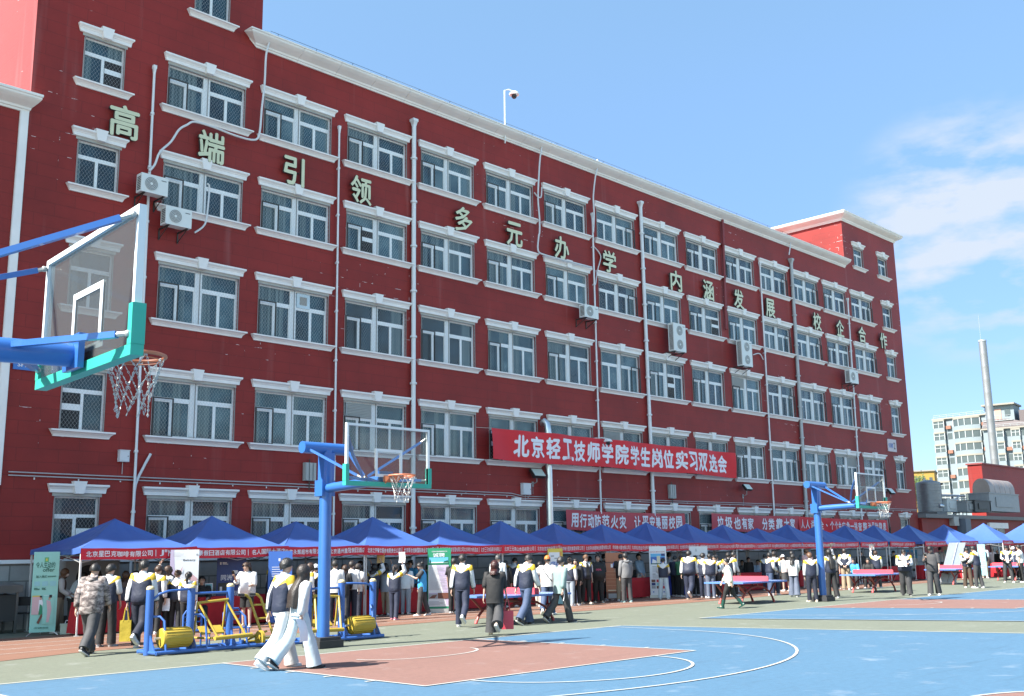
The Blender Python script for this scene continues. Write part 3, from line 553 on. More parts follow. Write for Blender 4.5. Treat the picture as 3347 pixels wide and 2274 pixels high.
def flood(x, z, w, label):
    t = thing('floodlight', (x, -.35, z), label, 'floodlight', 'floodlights on the wall'); k = w/.6
    b = MB(); b.add([(-.3*k, -.10*k, -.18*k), (.3*k, -.10*k, -.18*k), (.3*k, .12*k, .10*k), (-.3*k, .12*k, .10*k), (-.27*k, .02*k, -.24*k), (.27*k, .02*k, -.24*k), (.27*k, .2*k, .03*k), (-.27*k, .2*k, .03*k)], [(0, 1, 2, 3), (4, 7, 6, 5), (0, 4, 5, 1), (1, 5, 6, 2), (2, 6, 7, 3), (3, 7, 4, 0)]); b.obj('housing', dark, t, world=False)
    b = MB(); q = [V((-.27*k, -.098*k, -.165*k)), V((.27*k, -.098*k, -.165*k)), V((.27*k, .105*k, .085*k)), V((-.27*k, .105*k, .085*k))]; nrm = (q[1]-q[0]).cross(q[3]-q[0]).normalized()*.012; q = [p+nrm for p in q]; b.quad(*q); b.obj('lens', lampg, t, world=False)
    b = MB(); b.tube([(0, .1, -.12), (0, .1, -.42), (0, .345, -.5)], .02, 6); b.box(-.05, .05, .32, .347, -.6, -.4); b.tube([(0, .33, -.6), (0, .33, -.9)], .012, 5); b.obj('arm', mat('arm_grey', (.3, .3, .3)), t, world=False)
flood(31.3, 5.02, .70, 'black floodlight with pale lens left of the silver duct'); flood(46.9, 4.95, .6, 'black floodlight below the right end of the long red banner'); flood(63.3, 5.23, .62, 'black floodlight by the narrow windows at the building end')
# silver vent duct
t = thing('vent_duct', (32.2, -.4, 2.5), 'tall shiny silver vent duct running up the wall through the long banner', 'duct')
chrome = mat('bright_steel', (.62, .64, .66), .28, metal=.85, var=.06)
b = MB(); b.tube([(31.95, .05, 7.05), (31.95, -.14, 7.12), (31.97, -.27, 7.0), (31.98, -.30, 6.7), (31.98, -.30, 3.0), (31.98, -.30, .4)], .14, 14); b.obj('pipe', chrome, t, smooth=True)
b = MB()
for z in (6.6, 5.4, 4.2, 3.1): b.tube([(31.98, -.30, z), (31.98, -.30, z+.05)], .152, 14)
b.obj('joint_ring', chrome, t, smooth=True)
# cables
cab = mat('cable_white', (.62, .63, .64), .5, var=.05)
def cable(pts, r, label, m=cab, y=-.10):
    b = MB(); P = [F(n, a, c, y) for n, a, c in pts]; Q = []
    for i in range(len(P)-1):
        p0, p1, p2, p3 = P[max(i-1, 0)], P[i], P[i+1], P[min(i+2, len(P)-1)]
        for k in range(4):
            f = k/4; Q.append(.5*((2*p1)+(p2-p0)*f+(2*p0-5*p1+4*p2-p3)*f*f+(3*p1-p0-3*p2+p3)*f**3))
    Q.append(P[-1]); b.tube(Q, r, 7); c = sum((V(p) for p in P), V())/len(P); o = b.obj('hanging_cable', m, None, smooth=True)
    for v in o.data.vertices: v.co -= c
    o.location = c; tag(o, label, 'cable', 'cables on the facade')
cable([('1', 1800, 215), ('1', 1835, 240), ('1', 1805, 370), ('1', 1795, 560), ('1', 1775, 740), ('1', 1760, 900), ('1', 1725, 948), ('1', 1600, 920), ('1', 1450, 862), ('1', 1320, 825), ('1', 1270, 845), ('1', 1215, 878), ('1', 1160, 960), ('1', 1085, 1030), ('1', 1050, 1115), ('1', 1012, 1160)], .035, 'thick white cable looping from the roof under the upper left window', y=-.26)
cable([('2', 1360, 950), ('2', 1340, 1060), ('2', 1330, 1200), ('2', 1325, 1350), ('2', 1335, 1480), ('2', 1335, 1577), ('5', 1330, 20), ('5', 1325, 120), ('5', 1370, 150), ('5', 1500, 185), ('5', 1690, 235)], .035, 'white cable dropping from the roof and along a hood to the thin conduit', y=-.26)
cable([('2', 1350, 1270), ('2', 1345, 1335), ('2', 1320, 1330), ('2', 1300, 1305)], .03, 'short white cable loop beside the upper window, right of the sixth bay')
cable([('2', 1725, 1082), ('2', 1735, 1110), ('2', 1715, 1190), ('2', 1700, 1330), ('2', 1705, 1450), ('2', 1700, 1577)], .035, 'white cable dropping from the roof above the mid facade conduit', y=-.26)
cable([('5', 1710, 100), ('5', 1750, 160), ('5', 1730, 250), ('5', 1715, 350)], .025, 'thin white cable bowing out beside the mid facade conduit')
cable([('1', 1405, 1245), ('1', 1420, 1270), ('1', 1410, 1400), ('1', 1390, 1520), ('1', 1320, 1577)], .03, 'white hose hanging from a window to the lower left cooling unit', y=-.24)
cable([('6', 735, 20), ('6', 742, 60), ('6', 730, 150)], .035, 'short white cable from the roof above the grey downpipe', y=-.26)
cable([('4', 1022, 1500), ('4', 1000, 1540), ('7', 975, 10), ('7', 920, 130), ('7', 905, 280), ('7', 890, 430)], .04, 'cream hose curving down beside the thin left conduit')
cable([('6', 488, 828), ('6', 530, 820), ('6', 555, 860)], .03, 'short white cable from the right tall cooling unit to a conduit')
# cameras
def dome_cam(loc, k, label, arm):
    t = thing('security_camera', loc, label, 'camera', 'security cameras'); b = MB()
    b.tube([(0, 0, .12*k), (0, 0, .10*k), (0, 0, .02*k), (0, 0, -.02*k)], [.04*k, .12*k, .19*k, .19*k], 16); b.obj('housing', mat('camera_white', (.72, .74, .73), .4), t, smooth=True, world=False)
    b = MB(); b.sphere((0, 0, -.07*k), .10*k, 8); b.obj('dome', mat('camera_black', (.01, .01, .012), .1), t, smooth=True, world=False)
    b = MB(); b.tube(arm, .026*k, 8); b.obj('pole', mat('camera_white', (.72, .74, .73)), t, smooth=True, world=False)
p = F('2', 1163, 640, -.2); q = F('2', 1127, 870, -.2); dome_cam(p, 1.15, 'black and white dome camera on a pole above the roof edge', [(0, 0, .12), (-.3, .02, .14), (-.55, .03, .02), (-.55, .05, -2.35)])
p = F('5', 1800, 1415, -.75); dome_cam(p, 1.0, 'white dome camera on an arm at the top of the long red banner', [(0, 0, .1), (-.15, .2, .16), (-.25, .7, .16)])
t = thing('security_camera', (60.0, 3.2, 20.9), 'white box camera on a bar above the roof, by the end tower', 'camera', 'security cameras')
b = MB(); b.box(-.75, -.1, -.2, .12, -.05, .16); b.box(-.8, -.05, -.24, .16, .165, .2); b.obj('housing', mat('camera_white', (.7, .7, .7)), t, world=False); b = MB(); b.disc((-.75, -.04, .05), .09, (-1, -.4, 0), .03, 12); b.obj('lens', M['camera_black'], t, world=False); b = MB(); b.tube([(-.3, 0, -.05), (-.8, 0, -.45), (-2.8, 0, -.9)], .035, 6); b.obj('pole', M['camera_white'], t, world=False)
# signs
t = thing('name_plate', (11.3, -.05, 7.05), 'blue wall plate with white letters partly behind the left backboard', 'sign'); b = MB(); b.box(10.72, 12.1, -.05, -.003, 6.93, 7.45); b.obj('plate', mat('sign_blue', (.045, .17, .5), .4), t)
b = MB(); write(b, 'SHI XUN 1', (11.3, -.054, 7.07), (1, 0, 0), (0, 0, 1), .95, .11); write(b, '实训楼1', (11.4, -.054, 7.29), (1, 0, 0), (0, 0, 1), .9, .2); b.obj('lettering', bwhite, t)
t = thing('number_plate', (64.6, -.05, 8.05), 'small white wall plate with the number 2 near the building end', 'sign'); b = MB(); b.box(63.95, 65.15, -.05, -.003, 7.72, 8.5); b.obj('plate', mat('plate_pink', (.55, .48, .5), .5), t)
b = MB(); write(b, '2', (64.86, -.056, 8.1), (1, 0, 0), (0, 0, 1), .22, .42, 0); b.obj('number', dark, t); b = MB(); write(b, '实训楼', (64.35, -.056, 8.1), (1, 0, 0), (0, 0, 1), .6, .3); b.obj('lettering', mat('sign_blue', (0, 0, 0)), t)
# ================================================================== TENTS
canm = mat('canopy_blue', (.05, .112, .345), .45, spec=.5, var=.12, scale=1.2, bump=.35, bscale=2.2)
tleg = mat('tent_leg', (.62, .62, .60), .4); truss = mat('tent_truss', (.30, .30, .30), .5)
bann = cloth('tent_banner_red', (.58, .010, .03))
PK = [(778, 362, '7'), (1437, 343, '7'), (2008, 380, '7'), (203, 350, '8'), (660, 377, '8'), (1070, 377, '8'), (1430, 393, '8'), (1757, 400, '8'), (2057, 387, '8'), (36, 395, '9'), (278, 403, '9'), (512, 427, '9'), (717, 400, '9'), (902, 415, '9'), (1108, 407, '9'), (1305, 407, '9'), (1538, 405, '9'), (1780, 402, '9'), (2048, 393, '9'), (2330, 390, '9')]
TT = [('北京星巴克咖啡有限公司|', 'J"M cafe'), ('悦豪假日酒店有限公司|', '名人国际大酒店'), ('北京永辉超市有限公司|', '北京通州皇冠假日酒店'), ('北京之宇餐饮服务有限责任公司|', '北京联合创新国际商业咨询有限公司'), ('北京京西宾馆管理有限公司北京希尔顿酒店|', '北京三元食品股份有限公司'),
      ('北京三元燕山食品有限公司|', '北京友谊宾馆有限公司'), ('北京善行医院管理有限公司|', '北京环科绿源物业管理有限公司'), ('北京安徽大厦有限公司|', '北京凯达恒业农业技术开发公司'), ('国家会议中心酒店有限公司|', '北京饭店诺金酒店管理公司'), ('北京首农食品集团有限公司|', '北京人大会议中心有限公司'),
      ('北京人民大会堂宾馆管理中心|', '北京太和食品有限公司'), ('北京金隅物业管理有限公司|', '北京国际饭店有限公司'), ('北京工美集团有限公司|', '北京红星股份有限公司'), ('北京稻香村食品有限公司|', '北京首旅集团酒店公司'), ('北京义利食品有限公司|', '中国食品有限公司'),
      ('北京凯宾斯基饭店公司|', '北京五洲大酒店公司'), ('北京燕莎中心有限公司|', '北京长城饭店有限公司'), ('北京全聚德股份公司|', '北京便宜坊烤鸭公司'), ('北京东来顺集团公司|', '北京华天饮食集团公司'), ('北京同和居饭店公司|', '北京丰泽园饭店公司')]
TL = ['leftmost blue tent, partly in shade, at the end of the row by the mint banner', 'blue tent with a sunlit pale front, behind the yellow roller', 'blue tent behind the blue post of the middle hoop', 'blue tent whose front slope is half sunlit and half shaded', 'blue tent in full shade just left of the thick white downpipe foot',
      'blue tent behind the girl in the black tee', 'blue tent left of the silver duct foot', 'blue tent in front of the silver duct and left slogan banner', 'blue tent under the middle of the left slogan banner', 'blue tent under the right end of the left slogan banner', 'blue tent at the left end of the middle slogan banner', 'lower blue tent under the middle slogan banner',
      'deep blue tent under the right end of the middle slogan banner', 'blue tent just behind the far hoop post', 'blue tent under the middle of the right slogan banner', 'blue tent under the right end of the right slogan banner', 'blue tent at the end corner of the long building', 'blue tent with one sunlit slope, in front of the roof water tank', 'fully sunlit pale blue tent in front of the low roof machinery', 'sunlit pale blue tent cut by the right frame edge']
EZ, PZ, A = 2.07, 2.92, 1.52
tent_pos = []
for i, (a, c, n) in enumerate(PK):
    p = F(n, a, c, -2.35)
    if i >= 15:
        d = ray(*Z(n, a, c)); t_ = (PZ+.03*(i == 18)-CAM.z)/d.z; yy = CAM.y+d.y*t_
        yy = max(min(yy, -2.35), (-2.35, -2.9, -3.8, -5.2, -7.0)[i-15]); p = F(n, a, c, yy)
    tent_pos.append(V((p.x, p.y, p.z)))
def canopy_mesh(pz, s):
    b = MB(); n = 14; k = 12
    for q in range(4):
        ca, sa = math.cos(q*PI/2), math.sin(q*PI/2)
        rows = []
        for i in range(n+1):
            t = i/n; row = []
            for j in range(k+1):
                u = (j/k*2-1)
                x, y = u*A*t, -A*t
                z = EZ+(pz-EZ)*(1-t)**1.22 - (.05+.02*math.sin(s*3.1+q))*math.sin(PI*t)*(1-u*u)+.012*math.sin(7*u+s*2+q)*math.sin(PI*t) - .03*t*t*(1-u*u)*(1 if t > .9 else .6) + .004*math.sin(9*u+s+i)
                row.append((x*ca-y*sa, x*sa+y*ca, z))
            rows.append(row)
        rows.append([(p[0]*1.004, p[1]*1.004, p[2]-.13+.012*math.sin(j*1.7+s)) for j, p in enumerate(rows[-1])])
        o = len(b.v)
        for r in rows: b.v += r
        for i in range(n+1):
            for j in range(k): a = o+i*(k+1)+j; b.f.append((a, a+k+1, a+k+2, a+1)); b.m.append(0)
    return b
for i, p in enumerate(tent_pos):
    t = thing('canopy_tent', (p.x, p.y, 0), TL[i], 'tent', 'blue canopy tents along the building')
    pz = p.z; t.rotation_euler[2] = rad(random.Random(i+50).uniform(-2, 2)); o = canopy_mesh(pz, i).obj('canopy', canm, t, smooth=True, world=False, sharp=25)
    for sx in (-1, 1):
        for sy in (-1, 1):
            b = MB(); x, y = sx*(A-.03), sy*(A-.03); b.tube([(x, y, 0), (x, y, 1.1)], .022, 4, sq=True); b.tube([(x, y, 1.1), (x, y, EZ)], .028, 4, sq=True); b.box(x-.05, x+.05, y-.05, y+.05, 0, .012); b.obj('leg', tleg, t, world=False)
    b = MB()
    for q in range(4):
        ca, sa = math.cos(q*PI/2), math.sin(q*PI/2); R = lambda x, y, z: (x*ca-y*sa, x*sa+y*ca, z)
        e = A-.04
        for m_ in range(2):
            x0 = -e+m_*e; b.tube([R(x0, -e, 2.0), R(x0+e, -e, 1.72)], .012, 4, sq=True); b.tube([R(x0, -e, 1.72), R(x0+e, -e, 2.0)], .012, 4, sq=True)
        b.tube([R(-e, -e, 2.0), (0, 0, pz-.12)], .014, 4, sq=True)
    b.obj('truss', truss, t, world=False)
    # its front banner: a separate cloth tied along the eave
    yb = p.y-A-.05; zt = EZ+.005; hh = .27; bt = thing('tent_banner', (p.x, yb, zt-hh/2), 'red name banner on the ' + ' '.join(TL[i].replace(',', '').split()[:11]), 'banner', 'red name banners on the tents')
    rnd = random.Random(i); ph = rnd.uniform(0, 6); tilt = rnd.uniform(-.02, .02)
    def fz(x): f = (x-p.x)/A; return zt+tilt*f-.02*(1-f*f)+.006*math.sin(x*5+ph)
    def fy(x, z): return yb+.012*math.sin(x*4+ph+z*6)
    b = MB(); n = 24; x0 = p.x-A-.02; x1 = p.x+A+.02
    for dy in (0, .005):
        o = len(b.v)
        for k in range(n+1):
            x = x0+(x1-x0)*k/n
            for j in range(4): z = fz(x)-hh*j/3; b.v.append((x, fy(x, z)+dy, z))
        for k in range(n):
            for j in range(3): a = o+k*4+j; q = (a, a+1, a+5, a+4); b.f.append(q if not dy else tuple(reversed(q))); b.m.append(0)
    b.obj('cloth', bann, bt, smooth=True)
    b = MB(); s1, s2 = TT[i]; W_ = 2*A-.2; l1, l2 = len(s1), max(len(s2)*(.62 if s2[0] == 'J' else 1), 6); c1 = W_*l1/(l1+l2)
    off = p.x-A+.1
    for s, xa, wd in ((s1, off, c1), (s2, off+c1+.03, W_-c1-.03)):
        st = wd/len(s)
        for k, ch in enumerate(s):
            if ch in ' ': continue
            cx = xa+st*(k+.5); hq = hh*.5 if ch not in '"' else .06
            if s[0] == 'J': hq = {'J': .15, '"': .06, 'M': .15, 'f': .15}.get(ch, .11)
            write(b, ch, (cx, 0, fz(cx)-hh*.5+(.05 if ch == '"' else 0)), (1, 0, 0), (0, 0, 1), .012 if ch == '|' else min(st*.86, hh*.62) if ch != '"' else .06, hh*.6 if ch == '|' else hq, bold=.02 if i < 4 else .008, fn=lambda q: V((q.x, fy(q.x, q.z)-.006, q.z)))
    b.obj('lettering', bwhite, bt)
# ================================================================== TABLES UNDER THE TENTS (red cloths)
tcl = mat('red_tablecloth', (.42, .012, .02), .8, var=.25, scale=5)
def cloth_table(cx, cy, w, label, m=tcl, d=.62):
    b = MB(); n = 40; per = []
    for k in range(n):
        f = k/n*4; e = int(f); g = f-e
        x, y = [(-w/2+w*g, -d/2), (w/2, -d/2+d*g), (w/2-w*g, d/2), (-w/2, d/2-d*g)][e]; per.append((x, y))
    rings = []
    for j, z in enumerate((.77, .765, .6, .35, .03)):
        rings.append([(cx+x*(1+.012*j)+.012*j*math.sin(k*2.4), cy+y*(1+.02*j)+.012*j*math.cos(k*2.4+1), z) for k, (x, y) in enumerate(per)])
    b.loft(rings[::-1], cap=True); o = b.obj('draped_table', m, None, smooth=True, sharp=50)
    c = V((cx, cy, 0))
    for v in o.data.vertices: v.co -= c
    o.location = c; tag(o, label, 'table', 'cloth covered tables under the tents')
blt = mat('blue_tablecloth', (.03, .05, .32), .8)
TBL = ['under the leftmost tent', 'behind the pink and white drink sign', 'behind the masked woman in shorts', 'behind the crowd right of the blue post', 'behind the green recruiting banner', 'behind the first table tennis table', 'behind the person in the orange cap', 'behind the big man in a black tee', 'beside the man in a pale denim shirt', 'behind the person in a green shirt', 'with two seated people behind it', 'behind the two students near the second table tennis table', 'behind the woman in a white blouse', 'behind the far hoop post', 'behind the third table tennis table', 'behind the big student reading a sheet', 'behind the man in a black shirt', 'behind the leaning grey frame', 'behind the person in pale pink', 'at the right frame edge']
for i, p in enumerate(tent_pos):
    cloth_table(p.x+(.2 if i % 3 else -.1), p.y-.95, 2.35, ('deep blue' if i == 8 else 'red') + ' cloth covered table ' + TBL[i], blt if i == 8 else tcl)
# ================================================================== BASKETBALL HOOPS
hb_ = mat('hoop_blue', (.032, .13, .40), .35, spec=.5, var=.06, Coat_Weight=.3); pad = mat('pad_green', (.03, .36, .27), .5); rimm = mat('rim_orange', (.55, .17, .08), .5, var=.2); wht = mat('board_frame', (.68, .70, .70), .4); steel = mat('dull_steel', (.42, .42, .40), .4, metal=.6, var=.3); chain = mat('chain', (.55, .55, .53), .4, metal=.5, var=.3); rub = mat('rubber_black', (.03, .03, .032), .7, var=.3)
bgl = bpy.data.materials.new('board_glass'); bgl.use_nodes = True; t_, b_ = nodes(bgl); tr = t_.nodes.new('ShaderNodeBsdfTransparent'); tr.inputs[0].default_value = (.90, .93, .93, 1); b_.inputs['Base Color'].default_value = (.03, .03, .03, 1); b_.inputs['Roughness'].default_value = .04
ms = t_.nodes.new('ShaderNodeMixShader'); fr = t_.nodes.new('ShaderNodeFresnel'); fr.inputs[0].default_value = 1.5; ad_ = N(t_, 'ShaderNodeMath', operation='ADD'); ad_.operation = 'MULTIPLY'; ad_.inputs[1].default_value = .55
t_.links.new(fr.outputs[0], ad_.inputs[0]); t_.links.new(ad_.outputs[0], ms.inputs[0]); t_.links.new(tr.outputs[0], ms.inputs[1]); t_.links.new(b_.outputs[0], ms.inputs[2]); df = t_.nodes.new('ShaderNodeBsdfDiffuse'); df.inputs[0].default_value = (.42, .44, .44, 1); tl = t_.nodes.new('ShaderNodeBsdfTranslucent'); tl.inputs[0].default_value = (.42, .44, .44, 1); a2 = t_.nodes.new('ShaderNodeAddShader'); m2_ = t_.nodes.new('ShaderNodeMixShader'); m2_.inputs[0].default_value = .065; t_.links.new(df.outputs[0], a2.inputs[0]); t_.links.new(tl.outputs[0], a2.inputs[1]); t_.links.new(ms.outputs[0], m2_.inputs[1]); t_.links.new(a2.outputs[0], m2_.inputs[2]); t_.links.new(m2_.outputs[0], t_.nodes['Material Output'].inputs[0])
def hoop(loc, rz, label, s_=1.0, dz=0.0):
    """faces -y: post at the origin, board 2.03 m in front of it"""
    t = thing('basketball_hoop', loc, label, 'basketball hoop', 'basketball hoops on blue posts', rz)
    def O(b, n, m, par=t, sm=True, **k):
        b.v = [(q[0]*s_, q[1]*s_, q[2] if q[2] < .3 else q[2]*s_+dz) for q in b.v]; return b.obj(n, m, par, smooth=sm, world=False, **k)
    yb = -2.03; zb, zt = 3.09, 4.22; hw = 1.02; zr = 3.25
    b = MB(); b.tube([(0, 0, .18), (0, 0, 3.92)], .125, 20); b.box(-.16, .16, -.10, .16, 2.98, 3.30); O(b, 'post', hb_)
    b = MB(); b.loft([[(-.13, -.10, 3.3), (.13, -.10, 3.3), (.13, .1, 3.3), (-.13, .1, 3.3)], [(-.13, -.125, 3.86), (.13, -.125, 3.86), (.13, .1, 3.86), (-.13, .1, 3.86)]]); O(b, 'gusset', hb_, sm=False)
    b = MB(); b.tube([(-.60, 0, 3.95), (.60, 0, 3.95)], .122, 20); O(b, 'cross_tube', hb_)
    b = MB(); b.box(-.29, .29, -.29, .29, 0, .14); b.box(-.25, .25, -.25, .25, .14, .20); O(b, 'base_plate', rub, sm=False)
    b = MB(); b.tube([(0, -.09, 3.14), (0, yb+.12, 3.20)], .098, 16); b.box(-.17, .17, yb+.07, yb+.12, 3.08, 3.36); O(b, 'arm', hb_)
    J = (0, -1.25, 3.30); bars = []
    for s in (-1, 1):
        bars.append(([(s*.5, -.06, 3.92), (s*.42, -.25, 3.82), (s*.08, -1.15, 3.33)], 'brace'))
        bars.append(([(s*.06, -1.3, 3.31), (s*.55, -1.62, 3.68), (s*.9, yb+.10, 3.98)], 'board_strut') if dz == 0 else ([(s*.28, -.55, 3.50), (s*.95, yb+.14, 4.10)], 'board_strut'))
        bars.append(([(s*.08, -1.45, 3.22), (s*.9, yb+.10, 3.22)], 'lower_strut'))
    for pts, nm in bars:
        b = MB(); b.tube(pts, .034, 4, sq=True); br = O(b, nm, hb_, sm=False)
        b = MB(); e = V(pts[-1]); d = (e-V(pts[-2])).normalized(); b.tube([e, e+d*.1], .02, 6); b.sphere(e+d*.1, .028, 5); O(b, 'link', steel, br)
    bd = MB(); bd.box(-hw+.05, hw-.05, yb-.006, yb+.006, zb+.05, zt-.05); bo = O(bd, 'backboard', bgl, sm=False)
    b = MB()
    for x0, x1, z0, z1 in ((-hw, hw, zt-.045, zt), (-hw, hw, zb, zb+.045), (-hw, -hw+.045, zb+.045, zt-.045), (hw-.045, hw, zb+.045, zt-.045)): b.box(x0, x1, yb-.03, yb+.03, z0, z1)
    O(b, 'frame', wht, bo, False)
    b = MB()
    for x0, x1, z0, z1 in ((-.33, .33, 3.72, 3.775), (-.33, .33, 3.24, 3.295), (-.33, -.275, 3.295, 3.72), (.275, .33, 3.295, 3.72)): b.box(x0, x1, yb-.012, yb-.0065, z0, z1)
    for x0, x1, z0, z1 in ((-.33, .33, 3.72, 3.775), (-.33, -.275, 3.295, 3.72), (.275, .33, 3.295, 3.72)): b.box(x0, x1, yb+.0065, yb+.012, z0, z1)
    O(b, 'target_square', wht, bo, False)
    b = MB(); b.box(-hw-.025, hw+.025, yb-.05, yb+.05, zb-.035, zb+.05)
    for s in (-1, 1): x0, x1 = sorted((s*(hw-.045), s*(hw+.03))); b.box(x0, x1, yb-.052, yb+.052, zb+.05, zb+.36)
    O(b, 'padding', pad, bo, False)
    yc = yb-.16-.245; rr = .245
    b = MB(); b.tube([(rr*math.cos(a*PI/20), yc+rr*math.sin(a*PI/20), zr) for a in range(41)], .016, 8, cap=False); b.tube([(.215*math.cos(a*PI/20), yc+.215*math.sin(a*PI/20), zr-.035) for a in range(41)], .006, 6, cap=False)
    b.box(-.13, .13, yb-.045, yb-.008, zr-.16, zr+.02)
    for s in (-1, 1): b.loft([[(s*.12-.012, yb-.04, zr+.0), (s*.12+.012, yb-.04, zr+.0), (s*.12+.012, yb-.04, zr-.14), (s*.12-.012, yb-.04, zr-.14)], [(s*.14-.012, yc+.19, zr+.0), (s*.14+.012, yc+.19, zr+.0), (s*.14+.012, yc+.19, zr-.03), (s*.14-.012, yc+.19, zr-.03)]])
    ri = O(b, 'rim', rimm)
    b = MB(); K = 10; rnd = random.Random(3)
    lev = [(zr-.02, .235), (zr-.14, .20), (zr-.27, .155), (zr-.38, .135), (zr-.50, .13)]
    def nd(l, k): zz, r_ = lev[l]; a = 2*PI*(k+.5*(l % 2))/K; return V((r_*math.cos(a)+.012*math.sin(k*5+l), yc+r_*math.sin(a), zz+.02*math.sin(k*3+l*2)))
    for l in range(4):
        for k in range(K):
            for k2 in ((k, k-1) if l % 2 == 0 else (k, k+1)):
                if l == 3 and (k+k2) % 3 == 0: continue
                p0, p1 = nd(l, k), nd(l+1, k2); m_ = max(2, int((p1-p0).length/.034))
                for q in range(m_):
                    a, c = p0.lerp(p1, q/m_), p0.lerp(p1, (q+.82)/m_); d = (c-a); sd = V((-d.y, d.x, 0)).normalized()*.008 if q % 2 else V((d.x, d.y, 0)).normalized()*.008
                    if sd.length < .001: sd = V((.008, 0, 0))
                    mid = (a+c)/2; b.tube([a, mid+sd, c, mid-sd, a], .0034, 4, cap=False)
    O(b, 'chain_net', chain, t)
    return t
hoop((12.85, -11.57, 0), 0, 'middle basketball hoop with blue post on the near blue and red court')
hoop((33.95, -11.1, 0), 0, 'farthest basketball hoop with blue post, in front of the right slogan banner')
a_ = -.0677; hoop((3.40-math.cos(a_)*2.03*.95, -21.60-math.sin(a_)*2.03*.95, 0), PI/2+a_, 'nearest basketball hoop at the left edge, seen from behind its glass board', .95, .26)
# ================================================================== TABLE TENNIS TABLES
ttb = mat('table_blue', (.09, .20, .52), .35, spec=.6); ttr = mat('net_red', (.62, .08, .10), .45); tleg_ = mat('leg_red', (.27, .05, .04), .45)
def pingpong(cx, cy, rz, label, L=2.75, W=1.5):
    t = thing('table_tennis_table', (cx, cy, 0), label, 'table tennis table', 'outdoor table tennis tables', rz); t.scale = (1, 1, .9)
    b = MB(); b.box(-L/2, L/2, -W/2, W/2, .755, .80)
    b.box(-L/2, L/2, -W/2-.012, -W/2, .745, .803); b.box(-L/2, L/2, W/2, W/2+.012, .745, .803); b.box(-L/2-.012, -L/2, -W/2-.012, W/2+.012, .745, .803); b.box(L/2, L/2+.012, -W/2-.012, W/2+.012, .745, .803); b.obj('table_top', ttb, t, world=False)
    b = MB()
    for x0, x1, y0, y1 in ((-L/2+.03, L/2-.03, -W/2+.03, -W/2+.05), (-L/2+.03, L/2-.03, W/2-.05, W/2-.03), (-L/2+.03, -L/2+.05, -W/2+.05, W/2-.05), (L/2-.05, L/2-.03, -W/2+.05, W/2-.05), (-L/2+.05, L/2-.05, -.005, .005)): b.box(x0, x1, y0, y1, .8005, .8018)
    b.obj('line', bwhite, t, world=False)
    b = MB(); q = W/2+.12; z0, z1 = .81, .99
    b.loft([[(-.014, -q, z0), (-.014, q, z0), (-.014, q, z1-.04), (-.014, q-.04, z1), (-.014, -q+.04, z1), (-.014, -q, z1-.04)], [(.014, -q, z0), (.014, q, z0), (.014, q, z1-.04), (.014, q-.04, z1), (.014, -q+.04, z1), (.014, -q, z1-.04)]]); b.obj('net', ttr, t, world=False)
    for s in (-1, 1):
        y = s*.42; b = MB()
        P = [(-1.02, y, .0), (-.92, y, .22), (-.72, y, .42), (-.4, y, .56), (0, y, .62), (.4, y, .56), (.72, y, .42), (.92, y, .22), (1.02, y, 0)]
        b.tube(P, .036, 8); b.obj('arch_leg', tleg_, t, smooth=True, world=False)
        for sx in (-1, 1):
            b = MB(); b.tube([(sx*.80, y, .38), (sx*1.2, y, .752)], .034, 8); b.obj('stay', tleg_, t, smooth=True, world=False)
            b = MB(); b.tube([(sx*1.03, y, 0), (sx*.985, y, .11)], .041, 8); b.obj('foot', mat('foot_red', (.6, .1, .1)), t, smooth=True, world=False)
    b = MB(); b.tube([(0, -.42, .62), (0, .42, .62)], .03, 8); b.tube([(0, -.42, .62), (0, -.42, .755)], .03, 8); b.tube([(0, .42, .62), (0, .42, .755)], .03, 8); b.obj('crossbar', tleg_, t, smooth=True, world=False)
pingpong(20.4, -9.55, 0, 'blue table tennis table with red net, behind the girl in the black tee')
pingpong(31.85, -9.4, 0, 'blue table tennis table with red net, by the girl in dark green boots')
pingpong(41.9, -9.1, 0, 'blue table tennis table with red net, right of the far hoop post')
pingpong(51.8, -8.3, 0, 'blue table tennis table with red net, by the leaning grey frame')
pingpong(58.8, -8.5, rad(8), 'blue table tennis table farthest right, mostly behind students')
